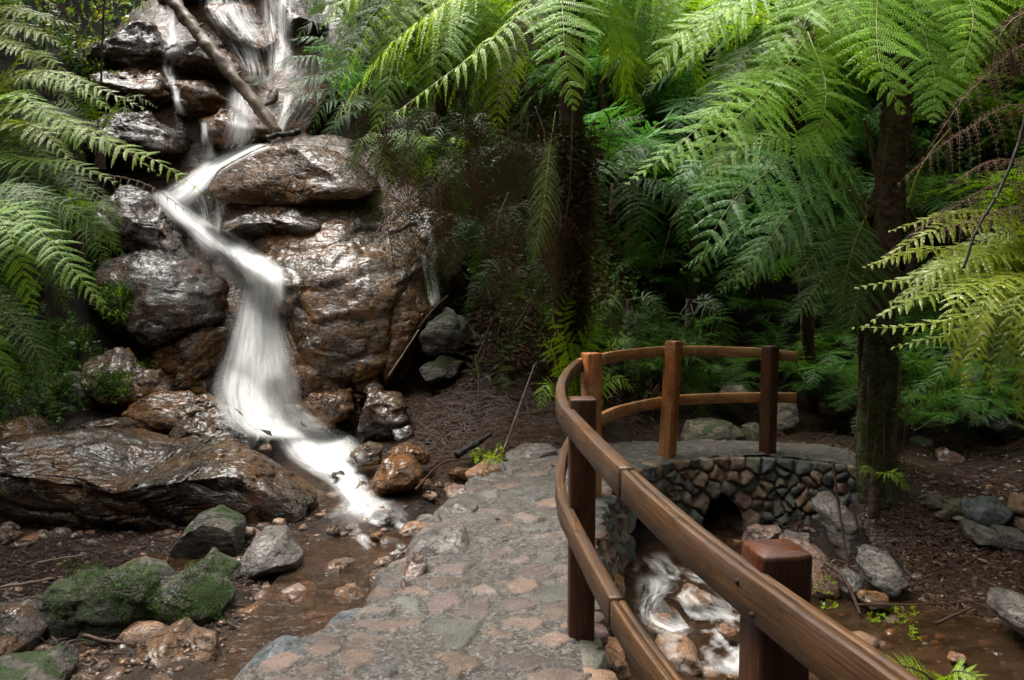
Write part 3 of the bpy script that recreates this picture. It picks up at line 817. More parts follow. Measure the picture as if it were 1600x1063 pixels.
def post_mesh(parent, base, top, size, ang, mat, bev=0.008):
    base, top = np.array(base, float), np.array(top, float)
    h = size / 2
    ca, sa = math.cos(ang), math.sin(ang)
    ring = []
    for (sx, sy) in ((1, 1), (-1, 1), (-1, -1), (1, -1)):
        a, b_ = ((sx, sy * (1 - bev / h)), (sx * (1 - bev / h), sy))
        ring += [a, b_] if sx * sy > 0 else [b_, a]
    ring = np.array(ring) * h
    ring = np.c_[ring[:, 0] * ca - ring[:, 1] * sa, ring[:, 0] * sa + ring[:, 1] * ca]
    lv = [(0, 1)] + [(k / 10, 1) for k in range(1, 10)] + [(1 - 0.007, 1), (1 - 0.003, 0.985), (1, 0.93)]
    vs, us = [], []
    per = np.linspace(0, size * 4, 9)[:-1]
    Lh = np.linalg.norm(top - base)
    for (f, sc) in lv:
        c = base + (top - base) * f
        wob = 1 + 0.008 * vnoise(np.c_[ring * 20, np.full(8, f * 9)], 3)
        vs.append(np.c_[c[0] + ring[:, 0] * sc * wob, c[1] + ring[:, 1] * sc * wob, np.full(8, c[2])])
        us.append(np.c_[np.full(8, f * Lh), per])
    V, U = np.vstack(vs), np.vstack(us)
    n = len(lv)
    i = np.arange(n * 8).reshape(n, 8)
    j = np.roll(i, -1, 1)
    q = np.stack([i[:-1], j[:-1], j[1:], i[1:]], -1).reshape(-1, 4)
    nb = len(V)
    V = np.vstack([V, top])
    U = np.vstack([U, [[Lh, size]]])
    tr = np.array([(nb, i[-1][k], i[-1][(k + 1) % 8]) for k in range(8)])
    mb = MB().add(V, q, tr, U)
    return mb.build("post", [mat], parent, smooth=False)
def fence():
    root = empty("timber_fence", (0.6, 3.6, 0.0), "brown timber post and rail fence curving round the edge of the stone path", "fence")
    C3 = spline(RAIL, 420)
    rails = []
    def frac(y_or_x, axis, rng_=None):
        idx = np.where(np.ones(len(C3), bool) if rng_ is None else (C3[:, 0] > rng_[0]) & (C3[:, 1] > rng_[1]))[0]
        return idx[np.argmin(np.abs(C3[idx, axis] - y_or_x))] / len(C3)
    f1, f2, f3, f4 = frac(2.5, 1), frac(3.7, 1), frac(6.1, 1), frac(1.5, 0, (0.6, 6.5))
    for (nm, zo) in (("top_rail", 0.0), ("bottom_rail", -0.47)):
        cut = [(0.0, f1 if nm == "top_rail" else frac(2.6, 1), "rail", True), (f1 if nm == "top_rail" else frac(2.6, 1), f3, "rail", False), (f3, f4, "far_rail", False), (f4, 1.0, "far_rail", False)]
        for a, b, mt, gp in cut:
            CC = C3.copy()
            if zo:
                CC[:, 2] = np.interp(np.arange(len(CC)) / len(CC), np.array([0, frac(2.1, 1), frac(3.5, 1), f3, f4, 1]), [0.515, 0.54, 0.61, 0.535, 0.565, 0.575]) + 0.015 * sstep(1.5, 2.6, CC[:, 0])
            rails.append((nm, a, b, sweep_rail(CC, a, min(b + 0.0006, 1.0), 0, 0.098, 0.05, nm, M[mt], root, gp)))
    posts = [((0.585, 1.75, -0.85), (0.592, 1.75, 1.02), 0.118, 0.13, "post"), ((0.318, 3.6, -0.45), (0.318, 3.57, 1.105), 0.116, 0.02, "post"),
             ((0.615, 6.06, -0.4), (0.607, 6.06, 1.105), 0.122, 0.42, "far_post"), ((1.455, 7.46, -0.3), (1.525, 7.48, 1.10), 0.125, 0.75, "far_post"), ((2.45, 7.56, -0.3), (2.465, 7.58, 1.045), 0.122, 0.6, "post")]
    for b, tp, sz, an, mt in posts:
        post_mesh(root, b, tp, sz, an, M[mt])
    for (y, z) in ((1.72, 0.955), (1.66, 0.905), (1.78, 0.50), (3.55, 1.02), (3.62, 0.98)):
        k = int(np.argmin(np.abs(C3[:200, 1] - y)))
        T = norm(C3[k + 1] - C3[k - 1])
        Nn = np.array([T[1], -T[0], 0])
        c = np.array([C3[k, 0], C3[k, 1], z]) - Nn * 0.0255
        MB().tube(np.array([c + Nn * 0.01, c - Nn * 0.003]), [0.0075, 0.0065], 10).build("bolt", [M["bolt"]], next(r for (n_, a, b, r) in rails if n_ == ("top_rail" if z > 0.7 else "bottom_rail") and a <= k / len(C3) <= b))
fence()

# ------------------------------------------------------------------ rocks: each its own body with its own outline, depth and lean
_ICO = {}
def ico(sub):
    if sub not in _ICO:
        import bmesh
        bm = bmesh.new()
        bmesh.ops.create_icosphere(bm, subdivisions=sub, radius=1.0)
        _ICO[sub] = (np.array([v.co[:] for v in bm.verts]), np.array([[v.index for v in f.verts] for f in bm.faces]))
        bm.free()
    return _ICO[sub]
SURF = []       # world-space pieces water and twigs may rest on
def rock(poly, d, depth, mat, label, group=None, lean=0.0, sub=5, cuts=7, rough=1.0, seed=None, strata=0.0, name="rock", cat="rock", full=0.75, planes=()):
    seed = abs(hash((len(label), poly[0][0], poly[0][1]))) % 9973 if seed is None else seed
    rg = np.random.default_rng(seed)
    P = np.array([at(px, py, d)[[0, 2]] for px, py in poly])
    c = (P.max(0) + P.min(0)) / 2
    Q = P - c
    th = np.linspace(-np.pi, np.pi, 144, endpoint=False)
    Rr = np.zeros(len(th))
    for i in range(len(Q)):
        a, b = Q[i], Q[(i + 1) % len(Q)]
        e = b - a
        den = np.cos(th) * e[1] - np.sin(th) * e[0]
        with np.errstate(divide='ignore', invalid='ignore'):
            tt = (a[0] * e[1] - a[1] * e[0]) / den
            uu = (a[0] * np.sin(th) - a[1] * np.cos(th)) / den
        ok = (tt > 0) & (uu >= -1e-6) & (uu <= 1 + 1e-6)
        Rr = np.where(ok & (tt > Rr), tt, Rr)
    k = np.array([1, 2, 3, 2, 1.0]); k /= k.sum()
    Rr = sum(kk * np.roll(Rr, s - 2) for s, kk in enumerate(k))
    v, f = ico(sub)
    inpl = np.hypot(v[:, 0], v[:, 2])
    an = np.arctan2(v[:, 2], v[:, 0])
    rr = np.interp(an, np.append(th, np.pi), np.append(Rr, Rr[0]))
    ip = inpl ** full
    dy = np.sign(v[:, 1]) * np.abs(v[:, 1]) ** 0.8
    sz = float(np.mean(Rr))
    nrm_ = np.c_[ip * np.cos(an), dy, ip * np.sin(an)]
    # planar facets
    for _ in range(cuts):
        n = norm(rg.normal(size=3) * np.array([0.75, 1.0, 0.9]))
        h = rg.uniform(0.62, 0.9)
        ex = nrm_ @ n - h
        nrm_ = nrm_ - np.where(ex > 0, ex * 0.88, 0)[:, None] * n
    for (a_, b_, c_, h) in planes:
        n = norm(np.array([a_, b_, c_]))
        ex = nrm_ @ n - h
        nrm_ = nrm_ - np.where(ex > 0, ex * 0.93, 0)[:, None] * n
    p = np.c_[nrm_[:, 0] * rr, nrm_[:, 1] * depth, nrm_[:, 2] * rr]
    q = p / max(sz, 0.02)
    off = rg.uniform(-40, 40, 3)
    ra = norm(p)
    tilt = np.array([rg.normal(0, .3), rg.normal(0, .3), 1.0])
    amp = sz * rough
    disp = amp * (0.12 * fbm(q * 0.9 + off, 3, seed) + 0.085 * ridged(q * np.array([1.2, 1.2, 2.4]) + off, 3, seed + 3) + 0.04 * fbm(q * 5 + off, 3, seed + 5))
    if strata:
        lay = (q @ tilt) * 3.2 + 0.9 * fbm(q * 1.3 + off, 3, seed + 8)
        disp = disp - amp * strata * 0.10 * np.exp(-((lay - np.round(lay)) / 0.11) ** 2) + amp * strata * 0.05 * _hash(np.round(lay).astype(int), np.zeros(len(lay), int), np.zeros(len(lay), int), seed)
    fv, fe = facets(q * (1.5 if sz < 0.6 else 2.2) + off, seed + 20)
    disp = disp + sz * 0.15 * rough * fv * (1.0 if sz < 0.6 else 0.6) - sz * 0.03 * rough * np.exp(-(fe / 0.06) ** 2)
    if sz > 0.25:
        fv2, fe2 = facets(p / 0.28 * np.array([0.8, 0.8, 1.4]) + off, seed + 40)
        disp = disp + min(1.0, rough * 1.6) * (0.038 * fv2 - 0.016 * np.exp(-(fe2 / 0.05) ** 2))
        pw = p / 0.12
        disp = disp + 0.014 * rough * ridged(pw * np.array([0.7, 0.7, 1.2]) + off, 3, seed + 12)
    p = p + ra * disp[:, None]
    p[:, 1] += lean * p[:, 2]
    W = p + np.array([c[0], d, c[1]])
    if label is None:
        return W, f
    o = centred(name, W, None, tris=f, mats=[M[mat]])
    tag(o, label, cat, group)
    SURF.append((W, f))
    return o
CL = "rocks of the cliff beside the falls"
M["half_wet"] = rock_mat("damp_orange_rock", (0.03, 0.015, 0.007), (0.10, 0.052, 0.024), (0.17, 0.10, 0.058), rust=(0.17, 0.075, 0.02), wet=0.7)
# the cliff
rock([(40, 60), (150, -120), (540, -120), (530, 60), (470, 190), (640, 240), (740, 340), (760, 470), (700, 620), (330, 690), (150, 640), (70, 420), (40, 230)], 12.66, 0.8, "cliff", "broad brown cliff face that carries the whole waterfall from top to bottom", CL, 0.66, 7, 2, 0.25, 3, 1.0, "cliff", "cliff", 0.68)
rock([(335, 330), (350, 275), (410, 228), (490, 232), (565, 268), (640, 325), (712, 350), (742, 420), (720, 500), (665, 590), (600, 620), (520, 600), (445, 480), (360, 400)], 10.95, 1.2, "wet_brown", "huge wet brown dome of rock right of the main fall, glistening on top", CL, 0.42, 7, 5, 0.4, 11, 0.5)
rock([(330, 300), (352, 262), (415, 226), (500, 228), (570, 262), (640, 318), (600, 334), (520, 332), (440, 326), (400, 324), (350, 318)], 11.3, 0.68, "wet_brown", "pale wet overhanging rock lip capping the dome, with a dark shadow line under it", CL, 0.5, 6, 4, 0.36, 5)
rock([(345, 352), (400, 330), (470, 338), (530, 356), (505, 382), (420, 386), (362, 380)], 10.75, 0.5, "wet_grey", "narrow grey wedge of rock under the overhanging lip", CL, 0.4, 5, 6, 0.8, 21, 1)
rock([(432, 500), (470, 478), (545, 505), (595, 550), (606, 600), (560, 628), (470, 640), (440, 590)], 10.25, 0.75, "wet_orange", "rounded orange-brown rock bulge at the right foot of the main fall", CL, 0.35, 6, 4, 0.6, 33)
rock([(588, 405), (615, 378), (655, 425), (684, 480), (655, 560), (612, 612), (588, 520)], 10.3, 0.6, "wet_orange", "tall rust-coloured rock fin below the thin right-hand trickle", CL, 0.4, 6, 5, 0.6, 37)
rock([(640, 330), (690, 325), (735, 350), (730, 420), (690, 440), (655, 400)], 11.0, 0.5, "wet_grey", "dark wet rock knob behind the thin right-hand trickle", CL, 0.4, 5, 6, 0.8, 41)
rock([(160, 410), (225, 383), (300, 408), (350, 448), (364, 498), (305, 545), (250, 582), (185, 545), (155, 475)], 10.45, 0.85, "wet_grey", "broad dark shiny rock face left of the main fall", CL, 0.4, 6, 6, 0.42, 43, 0.6)
rock([(225, 565), (330, 505), (372, 515), (345, 612), (280, 625), (235, 620)], 10.2, 0.6, "wet_brown", "brown and grey rock wedge against the left foot of the main fall", CL, 0.3, 6, 6, 0.7, 47, 0.6)
rock([(140, 330), (195, 288), (235, 305), (290, 370), (335, 430), (330, 445), (280, 425), (210, 395), (150, 375)], 10.9, 0.6, "wet_grey", "black overhanging rock under the slanting white chute", CL, 0.35, 6, 5, 0.7, 53)
rock([(110, 220), (180, 168), (240, 182), (300, 218), (325, 262), (235, 270), (140, 258)], 12.2, 0.8, "wet_grey", "dark glistening rock slab above the slanting chute, left of it", CL, 0.4, 6, 6, 0.7, 59, 0.7)
rock([(150, 132), (210, 104), (270, 128), (282, 168), (235, 176), (175, 158)], 13.0, 0.7, "wet_brown", "reddish stepped rock ledge left of the upper trickle", CL, 0.4, 5, 7, 0.8, 61, 1)
rock([(262, 130), (335, 128), (378, 160), (352, 200), (290, 192)], 12.9, 0.7, "wet_brown", "wet brown rock step between the two upper trickles", CL, 0.4, 5, 6, 0.8, 67, 1)
rock([(258, 86), (300, 62), (380, 82), (428, 112), (405, 138), (300, 122)], 13.4, 0.8, "wet_brown", "rounded wet rock shelf beneath the fallen log's middle", CL, 0.4, 6, 5, 0.6, 71)
rock([(110, 100), (190, 56), (262, 36), (288, 100), (245, 132), (150, 130)], 13.7, 0.8, "wet_grey", "grey fractured rock under the bushes at the top of the cliff", CL, 0.4, 6, 7, 0.8, 73, 0.5)
rock([(325, 22), (400, 5), (440, 60), (446, 112), (365, 84)], 14.0, 0.9, "wet_brown", "big brown rock behind the spreading upper veil of water", CL, 0.4, 6, 5, 0.6, 79)
rock([(300, 196), (380, 165), (425, 205), (400, 240), (330, 240)], 12.5, 0.6, "wet_orange", "smooth orange-brown rock slab washed by the middle cascade", CL, 0.45, 5, 5, 0.6, 83)
rock([(225, -60), (330, -90), (420, -60), (470, 10), (400, 40), (300, 30), (235, 20)], 14.9, 1.1, "wet_grey", "grey rock wall at the very top of the falls", CL, 0.4, 6, 6, 0.6, 89)
rock([(430, -30), (500, -30), (520, 60), (470, 120), (430, 80)], 14.3, 1.0, "wet_grey", "dark rock at the top right of the falls beside the ferns", CL, 0.4, 5, 6, 0.7, 97)
rock([(405, 145), (440, 138), (446, 175), (415, 185)], 13.2, 0.35, "wet_grey", "small dark boulder wedged under the log's lower end", CL, 0.3, 4, 7, 0.8, 101)
rock([(270, 270), (335, 258), (352, 330), (345, 395), (310, 385), (255, 320)], 11.9, 0.6, "wet_brown", "brown rock bed behind the slanting white chute", CL, 0.45, 5, 4, 0.5, 103)
rock([(335, 395), (460, 395), (470, 500), (440, 640), (330, 640), (345, 500)], 10.9, 0.75, "wet_brown", "smooth rock wall behind the main white fall", CL, 0.42, 6, 4, 0.4, 107)
# ledges and slabs on the left
LG = "flat rocks and ledges on the left bank"
rock([(202, 640), (240, 612), (330, 618), (392, 638), (414, 672), (380, 694), (300, 668), (212, 668)], 8.7, 0.5, "wet_brown", "long brown ledge jutting towards the foot of the main fall", LG, 0.3, 6, 7, 0.7, 109, 0.8)
rock([(252, 692), (290, 653), (350, 658), (400, 672), (385, 706), (300, 708)], 8.1, 0.4, "wet_grey", "dark wet rock lying between the long ledge and the big layered slab", LG, 0.3, 5, 7, 0.8, 113, 0.6)
rock([(362, 690), (385, 672), (420, 676), (420, 702), (395, 712)], 7.9, 0.2, "wet_grey", "small black shiny rock at the stream edge below the ledge", LG, 0.2, 5, 6, 0.7, 127)
rock([(-60, 700), (60, 684), (150, 680), (240, 698), (330, 698), (405, 712), (470, 742), (520, 785), (498, 815), (400, 812), (250, 820), (100, 822), (-60, 815)], 6.85, 0.85, "slab", "very long layered wet slab across the left of the stream, the largest flat rock", LG, 0.12, 7, 3, 0.62, 131, 1.6, full=0.6, planes=[(0, -0.42, 0.9, 0.42), (0, -0.97, -0.22, 0.6)])
rock([(-30, 662), (40, 653), (78, 678), (60, 700), (-30, 698)], 7.9, 0.4, "wet_brown", "low brown rock behind the layered slab at the far left", LG, 0.3, 5, 6, 0.8, 137)
rock([(98, 668), (120, 653), (190, 658), (214, 688), (160, 700), (105, 694)], 7.9, 0.35, "wet_grey", "flat grey rock tucked behind the layered slab under the mossy bank", LG, 0.3, 5, 7, 0.8, 139, 0.7)
rock([(140, 560), (190, 545), (232, 580), (238, 630), (190, 640), (145, 610)], 9.2, 0.45, "wet_brown", "upright brown rock below the hanging moss on the left bank", LG, 0.3, 5, 7, 0.8, 149)
rock([(75, 600), (120, 580), (150, 620), (140, 655), (90, 650)], 8.8, 0.4, "half_mossy", "dark mossy rock low in the left bank beneath the ferns", LG, 0.3, 5, 7, 0.8, 151)
rock([(195, 590), (240, 578), (262, 612), (230, 640), (198, 630)], 8.9, 0.3, "wet_brown", "small angular brown rock resting above the long ledge", LG, 0.3, 5, 8, 0.8, 153)
# boulders in the mud
BG = "loose boulders in the mud left of the path"
rock([(272, 855), (286, 818), (335, 794), (375, 815), (384, 858), (335, 876), (285, 872)], 5.68, 0.26, "half_mossy", "rounded mossy-topped boulder standing nearest the layered slab", BG, 0.1, 6, 8, 0.5, 157)
rock([(82, 925), (108, 895), (180, 880), (240, 888), (268, 920), (264, 962), (205, 990), (115, 992), (82, 965)], 4.6, 0.34, "mossy", "large dark green mossy boulder, biggest in the mud", BG, 0.1, 6, 8, 0.6, 163)
rock([(236, 915), (292, 892), (345, 908), (360, 940), (330, 968), (280, 980), (245, 955)], 4.62, 0.26, "mossy", "bright mossy boulder leaning on the right of the largest mossy one", BG, 0.1, 6, 8, 0.6, 167)
rock([(282, 888), (332, 860), (374, 884), (380, 910), (345, 926), (300, 905)], 5.1, 0.22, "half_mossy", "brown cracked boulder with a little moss between two mossy ones", BG, 0.1, 5, 9, 0.6, 173)
rock([(378, 880), (400, 835), (442, 832), (474, 868), (466, 896), (405, 900)], 5.4, 0.28, "dry_grey", "flat grey boulder beside the brown pool, free of moss", BG, 0.5, 6, 6, 0.5, 179)
rock([(-40, 965), (20, 955), (62, 990), (50, 1040), (-40, 1045)], 4.3, 0.35, "wet_grey", "wet grey boulder cut by the left edge of the photo", BG, 0.5, 5, 6, 0.6, 181)
rock([(205, 1010), (270, 985), (325, 1012), (345, 1062), (300, 1085), (220, 1060)], 4.0, 0.22, "half_wet", "low orange-brown slab in front of the largest mossy boulder", BG, 0.9, 5, 6, 0.5, 191)
rock([(-30, 1045), (60, 1030), (110, 1060), (80, 1110), (-30, 1110)], 3.7, 0.3, "half_mossy", "dark rock with moss in the bottom left corner", BG, 0.5, 5, 6, 0.6, 193)
rock([(-40, 850), (10, 820), (28, 838), (20, 870), (-30, 880)], 5.8, 0.2, "wet_brown", "brown rock at the left margin under the layered slab", BG, 0.2, 5, 7, 0.7, 197)
# right of the fall
RG = "wet boulders right of the stream"
rock([(462, 632), (490, 613), (545, 610), (557, 638), (522, 668), (475, 662)], 9.2, 0.4, "wet_orange", "shiny orange-brown boulder nearest the right foot of the main fall", RG, 0.25, 5, 7, 0.6, 199)
rock([(552, 642), (575, 612), (622, 618), (642, 652), (618, 684), (560, 684)], 8.9, 0.35, "wet_grey", "grey-topped wet boulder right of the shiny orange one", RG, 0.2, 5, 8, 0.6, 211)
rock([(568, 605), (585, 594), (602, 605), (600, 622), (572, 622)], 9.5, 0.18, "wet_grey", "small dark rock wedged above the grey-topped boulder", RG, 0.2, 4, 7, 0.7, 223)
rock([(583, 750), (600, 718), (642, 712), (664, 735), (644, 768), (592, 778)], 7.0, 0.3, "wet_orange", "dark brown angular boulder beside the lowest rapids", RG, 0.2, 5, 8, 0.6, 227)
rock([(548, 708), (575, 690), (602, 700), (598, 722), (562, 726)], 7.7, 0.22, "wet_brown", "brown boulder half in the rapids above the angular one", RG, 0.2, 5, 7, 0.7, 229)
rock([(606, 706), (640, 690), (668, 698), (672, 722), (632, 728)], 7.5, 0.22, "wet_brown", "low brown boulder just behind the dark angular one", RG, 0.2, 5, 7, 0.7, 233)
rock([(612, 672), (640, 664), (648, 684), (622, 694)], 8.2, 0.13, "wet_grey", "small grey stone among the boulders at the foot of the litter bank", RG, 0.2, 4, 7, 0.7, 239)
rock([(650, 525), (690, 483), (735, 490), (745, 530), (720, 552), (668, 552)], 9.9, 0.4, "half_mossy", "dark greenish boulder under the thin right-hand trickle", RG, 0.2, 5, 8, 0.7, 241)
rock([(655, 575), (690, 555), (722, 565), (715, 592), (665, 596)], 9.6, 0.25, "half_mossy", "smaller dark greenish stone below the greenish boulder", RG, 0.2, 4, 8, 0.7, 243)
rock([(700, 740), (716, 728), (738, 735), (730, 752), (706, 752)], 7.4, 0.1, "wet_brown", "small brown stone by the far left corner of the paving", RG, 0.2, 4, 7, 0.7, 245)
SG = "small stones standing in the stream"
for k, (px, py, wd, ht, d, mt, lb) in enumerate([
    (597, 804, 34, 22, 6.25, "wet_brown", "brown stone breaking the fan of white water beside the paving"), (566, 765, 26, 24, 6.9, "wet_orange", "orange stone in the last step of the rapids"),
    (528, 742, 20, 14, 7.3, "wet_grey", "dark stone just showing in the middle of the rapids"), (530, 885, 60, 22, 5.35, "half_wet", "rounded orange stone in the brown pool, largest there"),
    (545, 930, 64, 20, 4.85, "half_wet", "low orange stone in the brown pool near the pink slab"), (600, 905, 50, 28, 5.0, "half_wet", "flat orange stone between the brown pool and the paving"),
    (462, 935, 26, 24, 4.75, "tan", "pale tan stone on the shore of the brown pool"), (388, 832, 22, 20, 5.9, "tan", "orange stone behind the flat grey boulder"), (436, 818, 20, 16, 6.1, "tan", "yellowish stone at the tip of the layered slab"),
    (300, 955, 20, 14, 4.6, "tan", "little tan stone under the bright mossy boulder"), (358, 938, 18, 12, 4.9, "wet_orange", "little orange stone right of the mossy boulders"), (520, 828, 24, 14, 6.0, "wet_brown", "small dark stone where the white water fades"),
    (415, 702, 24, 16, 7.6, "wet_orange", "small orange-brown stone at the right end of the layered slab"), (650, 742, 28, 18, 7.4, "wet_brown", "brown stone on the right shore of the rapids"), (672, 775, 22, 14, 6.8, "tan", "tan pebble on the shore near the paving"), (590, 838, 26, 12, 5.9, "wet_brown", "submerged stone below the fan of white water")]):
    a = np.linspace(0, 6.283, 9)[:-1]
    rg = np.random.default_rng(300 + k)
    rock([(px + wd / 2 * math.cos(q) * rg.uniform(.85, 1.1), py - ht / 2 * math.sin(q) * rg.uniform(.85, 1.1)) for q in a], d, wd / FPX * d * 0.45, mt, lb, SG, 0.2, 4, 7, 0.6, 300 + k)
# stones along the path's left edge
EG = "kerb stones along the left edge of the paving"
rock([(496, 1005), (515, 975), (585, 966), (606, 985), (596, 1014), (525, 1032)], 3.80, 0.2, "blue_grey", "smooth wet blue-grey kerb stone at the near edge of the brown pool", EG, 0.9, 5, 6, 0.5, 401)
rock([(372, 1050), (420, 1020), (476, 1025), (480, 1070), (400, 1090)], 3.38, 0.2, "blue_grey", "blue-grey kerb stone at the bottom of the photo", EG, 0.9, 5, 6, 0.5, 402)
rock([(606, 905), (640, 872), (668, 878), (668, 912), (620, 928)], 4.42, 0.14, "pink", "pale pink slab tilted on the edge of the paving", EG, 0.9, 5, 8, 0.4, 403)
rock([(590, 950), (625, 915), (650, 925), (640, 950), (605, 962)], 4.12, 0.13, "pink", "dull pink slab just nearer than the pale pink one", EG, 0.9, 5, 8, 0.4, 405)
rock([(636, 858), (655, 836), (725, 832), (735, 862), (660, 872)], 4.87, 0.22, "dry_grey", "greenish grey kerb slab beside the fading white water", EG, 1.1, 5, 7, 0.4, 407)
rock([(680, 800), (712, 782), (748, 790), (735, 812), (690, 815)], 5.75, 0.16, "dry_grey", "grey kerb stone farther along the left edge of the paving", EG, 0.9, 5, 7, 0.5, 409)
rock([(785, 712), (820, 697), (872, 700), (868, 716), (800, 722)], 7.75, 0.25, "dry_grey", "flat pale kerb stone at the far corner of the paving", EG, 0.9, 5, 7, 0.5, 411)
rock([(725, 738), (765, 722), (790, 730), (770, 748), (735, 750)], 6.98, 0.2, "tan", "tan kerb stone at the far left of the paving", EG, 0.9, 5, 7, 0.5, 413)
rg_ = np.random.default_rng(88)
for k, (px, py, d) in enumerate([(598, 935, 4.18), (575, 985, 3.86), (590, 1030, 3.6), (650, 828, 5.2), (670, 815, 5.4), (712, 768, 6.25), (742, 756, 6.6), (480, 1045, 3.52), (770, 735, 7.05), (625, 948, 4.1)]):
    wd = rg_.uniform(0.16, 0.3) / d * FPX; ht = wd * rg_.uniform(0.4, 0.55)
    rock([(px + wd / 2 * math.cos(q) * rg_.uniform(.75, 1.1), py - ht / 2 * math.sin(q) * rg_.uniform(.75, 1.1)) for q in np.linspace(0, 6.283, 9)[:-1]], d, wd / FPX * d * 0.42, ["dry_grey", "pink", "blue_grey", "tan"][k % 4], "smaller rough stone bedded into the left border of the paving", "small stones bedded along the left border of the paving", 0.8, 5, 8, 0.5, 430 + k)
# beyond the bridge
XG = "boulders beyond the bridge"
rock([(1045, 692), (1078, 662), (1132, 651), (1160, 672), (1155, 695), (1090, 700)], 8.75, 0.4, "far_rock", "olive brown boulder lying across the far side of the path behind the fence", XG, 0.3, 6, 6, 0.5, 421)
rock([(1155, 690), (1162, 665), (1182, 661), (1195, 672), (1192, 694)], 8.7, 0.15, "far_rock", "small pinkish boulder behind the last fence post", XG, 0.2, 5, 7, 0.6, 423)
rock([(1115, 625), (1128, 604), (1165, 602), (1176, 618), (1160, 628)], 9.4, 0.2, "far_rock", "half-hidden rock showing between the far rails", XG, 0.2, 5, 7, 0.6, 425)
rock([(1200, 690), (1205, 625), (1240, 618), (1246, 690)], 9.3, 0.25, "far_rock", "upright grey stone right of the last fence post", XG, 0.1, 5, 7, 0.6, 427)
rock([(1535, 665), (1548, 640), (1590, 662), (1602, 695), (1560, 695)], 9.0, 0.3, "dry_grey", "pale grey boulder in the shade at the far right", XG, 0.2, 5, 7, 0.6, 429)
for k, (px, py, wd, ht, d, mt, lb) in enumerate([
    (1440, 700, 42, 34, 8.6, "far_rock", "brown block in the dim rockery behind the mossy trunk, highest one"), (1480, 715, 46, 30, 8.3, "pink", "pinkish block in the dim rockery behind the mossy trunk"), (1425, 738, 34, 24, 8.0, "far_rock", "small block at the foot of the dim rockery beside the mossy trunk"),
    (1460, 745, 40, 20, 7.9, "tan", "tan block low in the dim rockery"), (1500, 745, 60, 18, 7.9, "pink", "flat pinkish stone leading out of the dim rockery"), (1530, 722, 34, 26, 8.3, "far_rock", "dull block at the right end of the dim rockery")]):
    rg = np.random.default_rng(500 + k)
    rock([(px + wd / 2 * math.cos(q) * rg.uniform(.85, 1.1), py - ht / 2 * math.sin(q) * rg.uniform(.85, 1.1)) for q in np.linspace(0, 6.283, 9)[:-1]], d, wd / FPX * d * 0.4, mt, lb, "blocks of the dim rockery", 0.2, 4, 8, 0.6, 500 + k)
WG = "stones of the low wall at the far right"
for k, (pl, d, mt, lb) in enumerate([
    ([(1500, 800), (1515, 782), (1560, 780), (1580, 800), (1565, 822), (1510, 822)], 7.0, "blue_grey", "rounded blue-grey stone of the low wall at the far right"), ([(1572, 795), (1580, 772), (1640, 776), (1640, 802), (1590, 804)], 7.0, "tan", "squared tan stone on the low wall at the right margin"),
    ([(1498, 840), (1505, 815), (1540, 818), (1550, 848), (1520, 855)], 6.8, "dry_grey", "grey stone under the rounded blue-grey one"), ([(1548, 850), (1560, 825), (1600, 830), (1620, 860), (1560, 866)], 6.7, "dry_grey", "long grey stone at the base of the low wall"),
    ([(1440, 800), (1450, 778), (1495, 780), (1500, 805), (1460, 812)], 7.1, "far_rock", "brown stone at the left end of the low wall"), ([(1425, 780), (1440, 765), (1470, 770), (1468, 788), (1430, 790)], 7.2, "far_rock", "little brown stone beside the mossy trunk's roots"),
    ([(1578, 824), (1590, 806), (1612, 808), (1614, 828)], 6.9, "pink", "small reddish stone wedged into the low wall")]):
    rock(pl, d - 0.25, 0.25, mt, lb, WG, 0.15, 5, 8, 0.5, 520 + k)
CG = "rocks in and beside the creek right of the fence"
